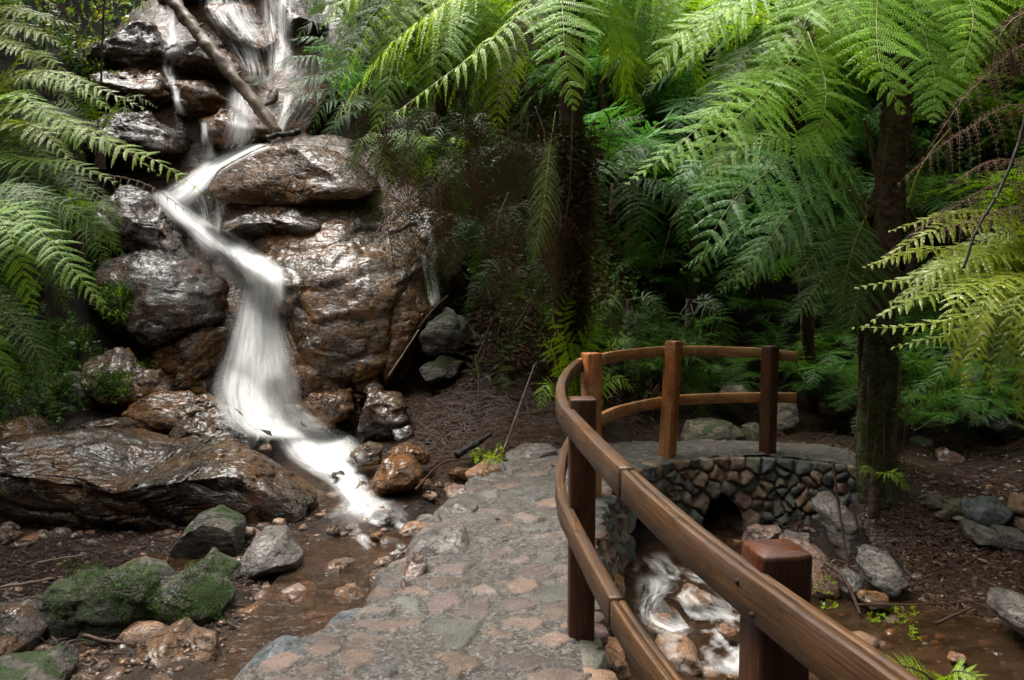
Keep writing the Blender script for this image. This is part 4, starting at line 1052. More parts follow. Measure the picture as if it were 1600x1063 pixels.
for k, (pl, d, dp, mt, ln, lb) in enumerate([
    ([(1222, 868), (1240, 848), (1292, 852), (1308, 900), (1288, 925), (1240, 915)], 6.15, 0.3, "pink", 0.8, "large flat reddish rock in the creek behind the near fence post"), ([(1338, 880), (1370, 860), (1405, 876), (1418, 908), (1370, 922), (1340, 905)], 5.9, 0.22, "dry_grey", 0.6, "angular grey rock on the litter shore of the creek"),
    ([(1275, 790), (1310, 772), (1340, 810), (1358, 858), (1310, 868), (1282, 845)], 6.75, 0.2, "dry_grey", 0.7, "tall slanted grey slab leaning at the right end of the bridge"), ([(1052, 935), (1080, 918), (1112, 930), (1110, 952), (1060, 950)], 5.75, 0.16, "tan", 0.3, "tan rock splitting the white water below the bridge"),
    ([(1020, 1030), (1032, 1006), (1075, 1003), (1100, 1025), (1095, 1060), (1040, 1065)], 4.85, 0.22, "tan", 0.4, "orange-tan rock seen between the two near rails"), ([(1010, 972), (1020, 960), (1045, 962), (1048, 980), (1018, 984)], 5.4, 0.1, "tan", 0.3, "small tan rock in the white water beside the lower rail"),
    ([(1556, 960), (1570, 932), (1620, 928), (1620, 985), (1580, 985)], 5.1, 0.22, "dry_grey", 0.3, "grey rock cut by the right edge of the photo"), ([(1160, 850), (1170, 828), (1215, 818), (1228, 845), (1200, 858)], 6.9, 0.2, "pink", 0.4, "pinkish rock at the foot of the bridge wall right of the arch"),
    ([(1220, 852), (1232, 830), (1262, 832), (1266, 850), (1240, 858)], 6.75, 0.14, "dry_grey", 0.3, "pale rock at the foot of the bridge wall, right of the pinkish one"), ([(940, 925), (955, 895), (975, 905), (978, 935), (955, 945)], 5.5, 0.15, "wet_brown", 0.3, "wet brown rock under the culvert mouth nearest the camera"),
    ([(1310, 905), (1328, 890), (1350, 905), (1340, 925), (1312, 925)], 5.8, 0.12, "dry_grey", 0.4, "small grey rock between the reddish and the angular ones"), ([(1480, 1030), (1488, 1020), (1510, 1024), (1506, 1034)], 4.9, 0.05, "tan", 0.1, "little orange pebble under the creek's clear water"),
    ([(925, 1035), (945, 1005), (975, 1010), (985, 1050), (950, 1065)], 3.75, 0.14, "tan", 0.3, "tan rock against the path edge beyond the second fence post"), ([(1340, 935), (1352, 922), (1385, 928), (1388, 945), (1350, 948)], 5.6, 0.1, "wet_brown", 0.4, "low brown rock at the creek's edge under the twigs"),
    ([(1120, 985), (1135, 975), (1150, 985), (1140, 996)], 5.2, 0.07, "tan", 0.2, "small stone in the creek left of the near fence post")]):
    rock(pl, d, dp, mt, lb, CG, ln, 5, 8, 0.5, 540 + k)

# surfaces that water, moss and twigs rest on
def build_bvh():
    vs, fs, n = [], [], 0
    gq = grid_quads(len(gx), len(gy))
    gq = gq[(GV[gq].mean(1)[:, 1] > 1.5) & (np.abs(GV[gq].mean(1)[:, 0]) < 16)]
    used = np.unique(gq); mp = np.full(len(GV), -1); mp[used] = np.arange(len(used))
    vs.append(GV[used]); fs += mp[gq].tolist(); n = len(used)
    for W, f in SURF:
        vs.append(W); fs += (f + n).tolist(); n += len(W)
    return BVHTree.FromPolygons(np.vstack(vs).tolist(), fs)
BV = build_bvh()
def hit(px, py, dmax=60):
    r = norm(ray(px, py))
    loc, nr, i, dist = BV.ray_cast(Vector((0, 0, CAM_H)), Vector(r), dmax)
    return None if loc is None else np.array(loc)
def drop(x, y, z0=30):
    loc, nr, i, dist = BV.ray_cast(Vector((x, y, z0)), Vector((0, 0, -1)))
    return (None, None) if loc is None else (np.array(loc), np.array(nr))

# ------------------------------------------------------------------ water
def white_water_mat(name, dens, streak, edge=0.3, fine=1.0, soft=False):
    m, t, p, out = newmat(name)
    uv = N(t, "ShaderNodeUVMap")
    sep = N(t, "ShaderNodeSeparateXYZ")
    t.links.new(uv.outputs[0], sep.inputs[0])
    at_ = N(t, "ShaderNodeAttribute", attribute_name="fade")
    s1 = noise_n(t, mapping(t, uv.outputs[0], (9 * fine, 1.1, 1)), 1.0, 5, 0.6, 0.4)
    s2 = noise_n(t, mapping(t, uv.outputs[0], (42 * fine, 0.9, 1)), 1.0, 3, 0.6, 0.2)
    s3 = noise_n(t, mapping(t, uv.outputs[0], (3.5 * fine, 2.2, 1)), 1.0, 4, 0.6, 0.6)
    s = math_n(t, 'ADD', math_n(t, 'MULTIPLY', s1, 0.5), math_n(t, 'ADD', math_n(t, 'MULTIPLY', s2, 0.22), math_n(t, 'MULTIPLY', s3, 0.28)))
    if soft:
        sa = noise_n(t, mapping(t, uv.outputs[0], (2.2, 1.6, 1)), 1.0, 4, 0.55, 1.6)
        sb = noise_n(t, mapping(t, uv.outputs[0], (7, 2.0, 1)), 1.0, 3, 0.5, 0.8)
        s = math_n(t, 'ADD', math_n(t, 'MULTIPLY', sa, 0.68), math_n(t, 'MULTIPLY', sb, 0.32))
    st = maprange(t, s, 0.5 - 0.17, 0.5 + 0.15)
    a = math_n(t, 'ADD', dens, math_n(t, 'MULTIPLY', math_n(t, 'SUBTRACT', st, 0.5), streak))
    eu = math_n(t, 'MINIMUM', sep.outputs[0], math_n(t, 'SUBTRACT', 1.0, sep.outputs[0]))
    eu = math_n(t, 'ADD', eu, math_n(t, 'MULTIPLY', math_n(t, 'SUBTRACT', s1, 0.5), 0.35 * edge))
    a = math_n(t, 'MULTIPLY', a, maprange(t, eu, 0.0, edge))
    a = math_n(t, 'MULTIPLY', a, at_.outputs["Fac"], True)
    p.inputs["Base Color"].default_value = (0.90, 0.89, 0.87, 1)
    p.inputs["Roughness"].default_value = 0.55
    p.inputs["Specular IOR Level"].default_value = 0.25
    # normals tilted up to brighten the sheet, standing in for scattering spray
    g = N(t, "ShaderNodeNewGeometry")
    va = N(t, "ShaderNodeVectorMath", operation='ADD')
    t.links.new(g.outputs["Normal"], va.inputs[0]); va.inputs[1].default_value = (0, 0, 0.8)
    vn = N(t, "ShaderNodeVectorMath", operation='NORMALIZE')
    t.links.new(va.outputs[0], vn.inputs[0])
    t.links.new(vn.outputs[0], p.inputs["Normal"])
    tr = N(t, "ShaderNodeBsdfTransparent")
    tl = N(t, "ShaderNodeBsdfTranslucent")
    tl.inputs[0].default_value = (0.85, 0.85, 0.84, 1)
    m1 = N(t, "ShaderNodeMixShader"); m1.inputs[0].default_value = 0.12
    t.links.new(p.outputs[0], m1.inputs[1]); t.links.new(tl.outputs[0], m1.inputs[2])
    m2 = N(t, "ShaderNodeMixShader")
    t.links.new(a, m2.inputs[0]); t.links.new(tr.outputs[0], m2.inputs[1]); t.links.new(m1.outputs[0], m2.inputs[2])
    t.links.new(m2.outputs[0], out.inputs[0])
    return m
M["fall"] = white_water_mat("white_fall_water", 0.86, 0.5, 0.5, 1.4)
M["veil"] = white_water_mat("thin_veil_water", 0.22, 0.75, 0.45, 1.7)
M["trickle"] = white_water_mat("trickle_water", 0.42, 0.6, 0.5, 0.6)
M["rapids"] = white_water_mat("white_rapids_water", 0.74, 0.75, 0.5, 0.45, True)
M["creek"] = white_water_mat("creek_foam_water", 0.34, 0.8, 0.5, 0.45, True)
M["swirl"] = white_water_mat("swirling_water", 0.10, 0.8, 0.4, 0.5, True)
def sheet(rows, name, mat, nu=26, nv=90, lift=0.06, fade=(0.05, 0.08), smooth=9, bulge=0.0):
    """water that clings to the rock between a left and a right edge (rows: left x,y, right x,y)"""
    rows = np.array(rows, float)
    if mat == "fall":                      # the soft margin takes some of the width
        mid, half = (rows[:, :2] + rows[:, 2:]) / 2, (rows[:, 2:] - rows[:, :2]) / 2 * 1.22
        rows = np.hstack([mid - half, mid + half])
    Rw = spline(rows, nv)
    G = np.zeros((nv, nu, 3))
    D = np.zeros((nv, nu))
    for i in range(nv):
        for j in range(nu):
            u = j / (nu - 1)
            px = Rw[i, 0] * (1 - u) + Rw[i, 2] * u
            py = Rw[i, 1] * (1 - u) + Rw[i, 3] * u
            h = hit(px, py)
            D[i, j] = 20 if h is None else h[1]
            G[i, j] = (px, py, u)
    k = smooth
    for _ in range(2):
        Dp = np.pad(D, ((k // 2, k // 2), (2, 2)), mode='edge')
        mn = np.min([Dp[a:a + nv, b:b + nu] for a in range(0, k, 2) for b in range(5)], axis=0)
        D = 0.5 * mn + 0.5 * D if _ == 0 else D
        Dp = np.pad(D, ((k // 2, k // 2), (2, 2)), mode='edge')
        D = np.mean([Dp[a:a + nv, b:b + nu] for a in range(k) for b in range(5)], axis=0)
    V = np.zeros((nv, nu, 3)); UV = np.zeros((nv, nu, 2)); F = np.ones((nv, nu))
    for i in range(nv):
        for j in range(nu):
            px, py, u = G[i, j]
            d = D[i, j] - lift - bulge * math.sin(math.pi * u) * (D[i, j] / 10)
            V[i, j] = at(px, py, d)
    Lv = np.concatenate([[0], np.cumsum(np.linalg.norm(np.diff(V[:, nu // 2], axis=0), axis=1))])
    for j in range(nu):
        UV[:, j, 0] = j / (nu - 1)
        UV[:, j, 1] = Lv + 0.0
    s = np.linspace(0, 1, nv)
    F = (sstep(0, fade[0] + 1e-6, s) * sstep(0, fade[1] + 1e-6, 1 - s))[:, None] * np.ones((1, nu))
    VV = V.reshape(-1, 3)
    o = link(name, mesh_np(name, VV, quads=grid_quads(nv, nu), mats=[M[mat]], uv=UV.reshape(-1, 2), attrs={"fade": F.ravel()}))
    return tag(o, kind="structure")
# the main fall, the slanting chute above it, the upper cascades
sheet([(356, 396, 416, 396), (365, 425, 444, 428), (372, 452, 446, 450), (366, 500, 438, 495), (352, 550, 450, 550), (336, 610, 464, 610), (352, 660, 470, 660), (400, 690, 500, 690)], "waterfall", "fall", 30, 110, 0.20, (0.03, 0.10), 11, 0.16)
sheet([(375, 470, 436, 470), (350, 540, 452, 540), (325, 625, 472, 625), (345, 668, 490, 668)], "waterfall", "veil", 30, 60, 0.26, (0.15, 0.2), 11, 0.2)
sheet([(410, 415, 446, 412), (420, 450, 448, 448), (428, 490, 446, 488)], "waterfall", "trickle", 14, 40, 0.12, (0.1, 0.3))
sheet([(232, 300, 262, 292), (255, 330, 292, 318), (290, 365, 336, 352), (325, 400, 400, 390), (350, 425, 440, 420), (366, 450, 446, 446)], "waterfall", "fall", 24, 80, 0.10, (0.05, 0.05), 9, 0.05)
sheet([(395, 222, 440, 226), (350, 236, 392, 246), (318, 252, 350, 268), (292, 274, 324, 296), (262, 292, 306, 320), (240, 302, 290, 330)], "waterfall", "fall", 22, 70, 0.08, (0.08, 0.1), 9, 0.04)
sheet([(350, 132, 402, 128), (350, 165, 402, 160), (348, 190, 404, 186), (340, 215, 410, 215), (335, 240, 395, 238)], "waterfall", "veil", 24, 60, 0.08, (0.06, 0.1), 7, 0.05)
sheet([(352, 140, 396, 138), (350, 200, 402, 196), (345, 232, 398, 230)], "waterfall", "trickle", 20, 50, 0.12, (0.1, 0.2))
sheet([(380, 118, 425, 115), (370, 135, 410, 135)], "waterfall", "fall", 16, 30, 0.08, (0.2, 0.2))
sheet([(300, -40, 380, -40), (310, 20, 400, 15), (340, 60, 430, 70), (370, 100, 432, 120), (372, 135, 425, 132)], "waterfall", "veil", 26, 70, 0.10, (0.02, 0.15))
sheet([(395, -40, 470, -40), (400, 20, 465, 20), (412, 80, 462, 75), (415, 125, 450, 122)], "waterfall", "veil", 26, 60, 0.10, (0.02, 0.15))
sheet([(256, -40, 278, -40), (258, 20, 276, 20), (258, 60, 282, 60), (250, 85, 292, 80), (252, 110, 275, 108), (266, 140, 280, 140), (272, 180, 284, 180)], "waterfall", "trickle", 16, 90, 0.08, (0.02, 0.1), 7)
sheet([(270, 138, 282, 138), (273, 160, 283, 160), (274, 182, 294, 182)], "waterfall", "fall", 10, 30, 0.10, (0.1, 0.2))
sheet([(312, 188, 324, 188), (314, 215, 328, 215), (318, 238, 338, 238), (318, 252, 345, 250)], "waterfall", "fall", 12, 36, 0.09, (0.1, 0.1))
sheet([(440, 145, 462, 143), (438, 170, 456, 168), (430, 200, 448, 198), (424, 220, 440, 220)], "waterfall", "trickle", 12, 40, 0.09, (0.1, 0.1))
sheet([(334, 300, 345, 300), (335, 340, 346, 340), (336, 375, 345, 375)], "waterfall", "trickle", 8, 36, 0.12, (0.1, 0.2))
sheet([(656, 325, 668, 325), (662, 350, 674, 350), (668, 380, 682, 380), (668, 400, 686, 400), (664, 420, 684, 420), (668, 445, 690, 445), (676, 480, 690, 480)], "waterfall", "trickle", 12, 60, 0.08, (0.1, 0.1), 7)
sheet([(655, 395, 668, 392), (660, 425, 668, 425), (666, 455, 676, 455), (672, 480, 682, 480)], "waterfall", "trickle", 8, 40, 0.08, (0.1, 0.1), 7)
sheet([(262, 295, 330, 262), (300, 330, 335, 300), (310, 372, 345, 372)], "waterfall", "veil", 16, 40, 0.07, (0.1, 0.2))
# the stream below it
sheet([(372, 630, 470, 628), (405, 664, 500, 652), (424, 690, 556, 680), (450, 722, 578, 712), (500, 752, 575, 740), (525, 785, 592, 772), (512, 815, 640, 792), (505, 838, 662, 820)], "stream", "rapids", 36, 110, 0.09, (0.03, 0.3), 7)
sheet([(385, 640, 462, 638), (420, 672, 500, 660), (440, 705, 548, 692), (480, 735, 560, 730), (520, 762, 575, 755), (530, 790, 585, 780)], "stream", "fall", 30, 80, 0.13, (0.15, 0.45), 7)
sheet([(490, 795, 620, 775), (500, 830, 650, 800), (530, 865, 668, 830), (600, 880, 660, 862)], "stream", "swirl", 30, 60, 0.05, (0.15, 0.25), 7)
sheet([(965, 872, 1040, 855), (985, 905, 1085, 888), (1000, 940, 1140, 915), (1010, 985, 1200, 955), (1000, 1030, 1260, 985), (1040, 1090, 1300, 1030)], "stream", "swirl", 36, 80, 0.06, (0.1, 0.1), 7)
sheet([(985, 895, 1050, 890), (985, 930, 1060, 915), (995, 970, 1030, 955), (1040, 1000, 1100, 985)], "stream", "creek", 22, 60, 0.09, (0.15, 0.2), 7)
sheet([(1060, 895, 1110, 890), (1100, 915, 1150, 915), (1130, 945, 1160, 940), (1130, 965, 1155, 960)], "stream", "creek", 16, 50, 0.09, (0.15, 0.2), 7)

def pool_mat():
    m, t, p, out = newmat("brown_stream_water")
    pos, _ = wpos(t)
    n = noise_n(t, mapping(t, pos, (1.0, 2.0, 1), (0, 0, 0.7)), 4, 4, 0.6, 0.6)
    n2 = noise_n(t, mapping(t, pos, (1.0, 2.2, 1), (0, 0, 0.5)), 14, 4, 0.6, 0.6)
    nb = bump(t, n2, 0.012, 0.5, bump(t, n, 0.04, 0.5))
    p.inputs["Base Color"].default_value = (0.075, 0.043, 0.023, 1)
    p.inputs["Roughness"].default_value = 0.07
    p.inputs["IOR"].default_value = 1.33
    t.links.new(nb, p.inputs["Normal"])
    tr = N(t, "ShaderNodeBsdfTransparent")
    tr.inputs[0].default_value = (0.72, 0.56, 0.42, 1)
    gl = N(t, "ShaderNodeBsdfGlossy")
    gl.inputs["Roughness"].default_value = 0.07
    t.links.new(nb, gl.inputs["Normal"])
    fr = N(t, "ShaderNodeFresnel")
    fr.inputs["IOR"].default_value = 1.4
    t.links.new(nb, fr.inputs["Normal"])
    m1 = N(t, "ShaderNodeMixShader")
    t.links.new(fr.outputs[0], m1.inputs[0]); t.links.new(tr.outputs[0], m1.inputs[1]); t.links.new(gl.outputs[0], m1.inputs[2])
    mx = N(t, "ShaderNodeMixShader")
    t.links.new(maprange(t, n, 0.3, 0.7, 0.12, 0.4), mx.inputs[0])
    t.links.new(m1.outputs[0], mx.inputs[1]); t.links.new(p.outputs[0], mx.inputs[2])
    t.links.new(mx.outputs[0], out.inputs[0])
    return m
M["pool"] = pool_mat()
def pool(poly, name, off=0.0, res=0.03, level=None):
    P = np.array(poly, float)
    xs = np.arange(P[:, 0].min(), P[:, 0].max() + res, res); ys = np.arange(P[:, 1].min(), P[:, 1].max() + res, res)
    XX, YY = np.meshgrid(xs, ys, indexing='ij')
    z = ground_z(XX, YY) + off
    keep = poly_sd(P, XX.ravel(), YY.ravel()) > -0.03
    if level is not None: z = np.full(len(z), level)
    V, q = compact(np.c_[XX.ravel(), YY.ravel(), z], grid_quads(len(xs), len(ys), keep))
    return tag(link(name, mesh_np(name, V, quads=q, mats=[M["pool"]])), kind="structure")
pool([onz(x, y, -0.28)[:2] for x, y in [(330, 1060), (390, 960), (450, 880), (450, 820), (520, 790), (620, 780), (720, 780), (700, 870), (680, 920), (640, 980), (560, 1060)]], "water", level=-0.30)
pool([onz(x, y, -0.25)[:2] for x, y in [(195, 870), (240, 855), (285, 860), (300, 885), (240, 893), (200, 885)]], "water", 0.03)
pool([at(x, y, d)[:2] for x, y, d in [(430, 650, 9.8), (520, 650, 9.4), (600, 720, 7.6), (600, 790, 6.5), (500, 790, 6.5), (430, 720, 7.7)]], "water", 0.02)
pool([(0.5, 5.0), (0.75, 6.3), (1.3, 7.0), (1.75, 7.35), (1.75, 8.2), (2.25, 8.2), (2.3, 7.3), (2.45, 6.4), (2.9, 5.7), (3.4, 5.25), (4.3, 4.9), (4.6, 3.6), (3.5, 2.0), (1.2, 1.8), (0.45, 3.2)], "water", 0.035)

# ------------------------------------------------------------------ ferns
def frond_geo(C, nh, hw, npin=26, npnl=18, stipe=0.14, grav=0.15, pw=1.0, plen=0.09, thick=0.007, seed=0, vee=0.0, tipfade=1.0, simple=False, jit=1.0, base_open=0.55):
    rg = np.random.default_rng(seed)
    C = np.asarray(C, float)
    Cs = spline(C, 60) if len(C) < 40 else C
    n = len(Cs)
    T = norm(np.gradient(Cs, axis=0))
    nh = np.array(nh, float)
    Nn = norm(nh[None, :] - (T @ nh)[:, None] * T)
    B = np.cross(T, Nn)
    mb = MB()
    ln = np.linalg.norm(np.diff(Cs, axis=0), axis=1).sum()
    mb.tube(Cs[::2], np.linspace(thick, thick * 0.25, len(Cs[::2])), 4, m=1)
    tt = np.linspace(stipe, 0.992, npin)
    tt = np.repeat(tt, 2) + rg.normal(0, 0.003, npin * 2) * jit
    sd = np.tile([1.0, -1.0], npin)
    fi = np.clip(tt, 0, 1) * (n - 1)
    i0 = np.clip(fi.astype(int), 0, n - 2); fr = (fi - i0)[:, None]
    lerp = lambda A: A[i0] * (1 - fr) + A[i0 + 1] * fr
    P, Tp, Np, Bp = lerp(Cs), norm(lerp(T)), norm(lerp(Nn)), norm(lerp(B))
    s = (tt - stipe) / (1 - stipe)
    Lp = hw * np.minimum(1, base_open + 1.9 * s) * (1 - np.clip(s, 0, 1) ** (2.8 * tipfade)) * (1 + 0.07 * jit * rg.normal(size=len(s))) * np.where(rg.random(len(s)) < 0.07 * jit, rg.uniform(0.3, 0.85, len(s)), 1.0) + 0.012
    al = np.radians(6 + 36 * s ** 1.4 + 7 * jit * rg.normal(size=len(s)))
    ve = np.radians(vee + 10 * jit * rg.normal(size=len(s)))
    side = Bp * sd[:, None]
    D0 = side * (np.cos(al) * np.cos(ve))[:, None] + Tp * np.sin(al)[:, None] - Np * (np.cos(al) * np.sin(ve))[:, None]
    g = np.array([0, 0, -1.0])
    grv = grav * (0.8 + 0.4 * rg.random(len(s)))
    def axis(x):    # x (...,) -> points for each pinna
        return P[:, None, :] + Lp[:, None, None] * (D0[:, None, :] * x[None, :, None] + g * (grv[:, None, None] * x[None, :, None] ** 1.9) + Tp[:, None, :] * (0.10 * x[None, :, None] ** 2))
    x = (np.arange(npnl) + 0.35) / npnl
    A = axis(x)
    AT = norm(axis(x + 0.01) - axis(x - 0.01))
    PN = norm(Np[:, None, :] - (AT * Np[:, None, :]).sum(-1, keepdims=True) * AT)
    AB = np.cross(AT, PN)
    be = np.radians(22)
    prof = np.minimum(1, 0.65 + 2.0 * x) * (1 - x ** 2.2) + 0.10
    l = (plen * hw * (0.35 + 0.65 * (Lp / hw))[:, None] * prof[None, :])[..., None]
    wd = (0.5 * pw * Lp / npnl)[:, None, None] * np.ones((1, npnl, 1))
    for r in (1.0, -1.0):
        dr = AB * r * math.cos(be) + AT * math.sin(be)
        jj = rg.normal(0, 0.16 * jit, A.shape[:2] + (1,))
        tip = A + dr * l + PN * l * (jj - 0.10) + g * l * 0.16
        mid = A + dr * l * 0.45 + PN * l * (jj * 0.4 + 0.03)
        Q = np.stack([A - AT * wd * 0.15, mid + AT * wd, tip, mid - AT * wd], 2).reshape(-1, 3)
        if r < 0:
            q = np.arange(len(Q)).reshape(-1, 4)[:, ::-1]
        else:
            q = np.arange(len(Q)).reshape(-1, 4)
        mb.add(Q, q)
    if not simple:
        xa = np.linspace(0, 1, 5)
        K = axis(xa)
        wv = 0.0016 + 0.0012 * Lp / max(hw, 1e-3)
        up = Tp[:, None, :] * (wv[:, None, None] * (1 - 0.8 * xa[None, :, None]))
        V = np.concatenate([K - up, K + up], 1).reshape(-1, 3)
        b = (np.arange(len(P)) * 10)[:, None]
        q = np.concatenate([np.stack([b[:, 0] + k, b[:, 0] + k + 1, b[:, 0] + k + 6, b[:, 0] + k + 5], -1) for k in range(4)])
        mb.add(V + np.repeat(Np, 10, 0) * 0.0008, q, m=1)
    return mb
UPV = (0, -0.55, 0.83)
def hero(parent, pts, hw, n=UPV, leaf="leaf", stem="stem_green", name="frond", label=None, **kw):
    C = [at(*p) for p in pts]
    mb = frond_geo(C, n, hw, **kw)
    o = mb.build(name, [M[leaf], M[stem]], parent, smooth=False)
    if label: o["label"] = label
    return o
def crowd(parent, sets, n, hw, leaves, seed, jit=60, nh=UPV, dj=0.5, stem="stem_green", **kw):
    """more fronds of the same crown, each bent its own way"""
    rg = np.random.default_rng(seed)
    for k in range(n):
        pts = sets[k % len(sets)]
        m = len(pts) - 1
        ox, oy, od = rg.normal(0, jit), rg.normal(0, jit * 0.7), rg.normal(0, dj)
        P = [(x + ox * (i / m), y + oy * (i / m) + rg.normal(0, 6), d + od * (i / m)) for i, (x, y, d) in enumerate(pts)]
        hero(parent, P, hw * rg.uniform(0.8, 1.15), tuple(np.array(nh) + rg.normal(0, 0.15, 3)), leaves[int(rg.integers(0, len(leaves)))], stem, seed=seed * 7 + k, **kw)
TEMPL = []
for k in range(5):
    rg_ = np.random.default_rng(60 + k)
    e0, e1 = R([58, 42, 66, 30, 50][k]), R([-38, -55, -30, -48, -72][k])
    y, z, pts = 0.0, 0.0, [(0, 0, 0)]
    for j in range(20):
        e = e0 + (e1 - e0) * (j / 19) ** 0.9
        y += math.cos(e) / 20; z += math.sin(e) / 20
        pts.append((0.06 * math.sin(j * 0.2 + k), y, z))
    nh = (0.0, 0.25, 0.97)
    TEMPL.append(frond_geo(pts, nh, [0.25, 0.22, 0.27, 0.24, 0.23][k], npin=22, npnl=15, plen=0.1, grav=0.12, thick=0.009, seed=k, simple=True))
_TM = {}
def templ(k, leaf, stem):
    key = (k, leaf, stem)
    if key not in _TM:
        mb = TEMPL[k]
        _TM[key] = mesh_np("frond", np.vstack(mb.v), quads=np.vstack(mb.q), tris=np.vstack(mb.t), mats=[M[leaf], M[stem]], matidx=np.concatenate(mb.mq + mb.mt), smooth=False)
    return _TM[key]
def rosette(parent, c, nf, length, seed, leaf="leaf", stem="stem_dark", az=(0, 360), tilt=0.0):
    rg = np.random.default_rng(seed)
    c = np.array(c) - np.array(parent.location)
    for k in range(nf):
        o = link("frond", templ(int(rg.integers(0, 5)), leaf, stem), parent, tuple(c))
        a = az[0] + (az[1] - az[0]) * (k + rg.uniform(0.1, 0.9)) / nf
        o.rotation_euler = (R(rg.normal(tilt, 9)), R(rg.normal(0, 10)), R(a - 90))
        s = length * rg.uniform(0.75, 1.2)
        o.scale = (s * rg.uniform(0.85, 1.15), s, s)
def trunk(parent, pts, r0, r1, mat="trunk", seed=0, scales=True, name="trunk"):
    C = spline(np.array(pts, float), 120)
    V, q, t, uv = tube(C, np.linspace(r0, r1, 120), 28)
    nv = 120 * 28
    ii = np.arange(nv); row, col = ii // 28, ii % 28
    cen = C[row]
    ra = norm(V[:nv] - cen)
    rr = np.linspace(r0, r1, 120)[row]
    if scales:
        L = uv[:nv, 0]
        ph = L / 0.075
        sc = np.abs(np.sin(np.pi * (ph + col / 28 * 5))) * np.abs(np.sin(np.pi * (ph - col / 28 * 5)))
        disp = 0.16 * rr * sc
    else:
        disp = 0
    disp = disp + rr * 0.22 * fbm(V[:nv] * np.array([6, 6, 3.0]), 4, seed) + rr * 0.10 * fbm(V[:nv] * 22, 3, seed + 3)
    V[:nv] += ra * np.asarray(disp)[:, None]
    mb = MB().add(V, q, t, uv)
    return mb.build(name, [M[mat]], parent)

# --- the tree fern with the scaly trunk on the right
tb = at(1372, 780, 7.0)
tf = empty("tree_fern", tb, "tall tree fern with scaly dark trunk and pale mossy foot at the bridge's right end", "tree fern", "tree ferns of the gully")
trunk(tf, [at(1366, 850, 7.05), at(1372, 790, 7.0), at(1368, 700, 7.0), at(1370, 600, 7.0), at(1378, 500, 6.95)], 0.19, 0.12, "mosstrunk", 1, False, "mossy_base")
trunk(tf, [at(1376, 520, 6.96), at(1382, 400, 6.9), at(1393, 260, 6.85), at(1402, 150, 6.8), at(1406, 20, 6.75), at(1406, -80, 6.7)], 0.115, 0.105, "trunk", 2)
D = dict(npin=28, npnl=20, plen=0.11)
hero(tf, [(1400, -90, 6.6), (1375, -20, 5.9), (1370, 50, 5.5), (1378, 110, 5.3), (1412, 178, 5.2)], 0.46, (0.05, -0.8, 0.6), "leaf", seed=1, grav=0.17, **D)
hero(tf, [(1400, -90, 6.6), (1330, -60, 6.0), (1270, 10, 5.7), (1215, 70, 5.6), (1190, 130, 5.6)], 0.40, (-0.1, -0.7, 0.7), "leaf", seed=2, grav=0.18, **D)
hero(tf, [(1410, -90, 6.6), (1480, -50, 5.8), (1520, 20, 5.2), (1500, 120, 4.9)], 0.40, (0.2, -0.7, 0.7), "leaf", seed=3, grav=0.18, **D)
hero(tf, [(1410, -90, 6.6), (1490, -100, 6.2), (1560, -60, 5.9), (1600, 0, 5.7), (1640, 80, 5.6)], 0.40, (0.2, -0.6, 0.7), "leaf", seed=4, grav=0.18, **D)
hero(tf, [(1400, -90, 6.6), (1310, -90, 6.3), (1210, -40, 6.2), (1120, 30, 6.2), (1060, 110, 6.2)], 0.40, (-0.2, -0.6, 0.7), "leaf", seed=5, grav=0.18, **D)
rosette(tf, at(1406, -85, 6.75), 9, 1.8, 5, "leaf", az=(15, 175))
for k, (a, b, c) in enumerate([((1412, 190, 6.7), (1425, 300, 6.75), (1430, 390, 6.8)), ((1420, 175, 6.65), (1440, 280, 6.7), (1438, 360, 6.7)), ((1388, 200, 6.7), (1376, 300, 6.7), (1372, 380, 6.75))]):
    hero(tf, [a, b, c], 0.10, (0.3, -0.9, 0.1), "leaf_dead", "stem_brown", "dead_frond", npin=16, npnl=8, grav=0.9, seed=70 + k)
for k in range(7):
    rg_ = np.random.default_rng(800 + k)
    px = 1345 + 12 * k
    hero(tf, [(px, 640 + rg_.uniform(-60, 60), 6.82), (px + rg_.uniform(-8, 8), 700, 6.78), (px + rg_.uniform(-14, 14), 790, 6.85)], 0.05, (0, -1, 0.1), "leaf_dead" if k % 2 else "leaf_moss", "stem_brown", "dead_frond", npin=14, npnl=5, grav=0.9, seed=80 + k, simple=True)

crowd(tf, [[(1400, -90, 6.8), (1330, -40, 6.8), (1280, 40, 6.9), (1250, 120, 7.0)], [(1410, -90, 6.8), (1480, -30, 6.7), (1530, 60, 6.7), (1560, 150, 6.8)], [(1400, -90, 6.8), (1440, 0, 6.6), (1480, 90, 6.5), (1490, 170, 6.6)], [(1405, -90, 6.8), (1560, -80, 6.6), (1640, 0, 6.5), (1680, 120, 6.5)]], 9, 0.38, ["leaf", "leaf_bright", "leaf"], 7, 40, grav=0.2, **D)
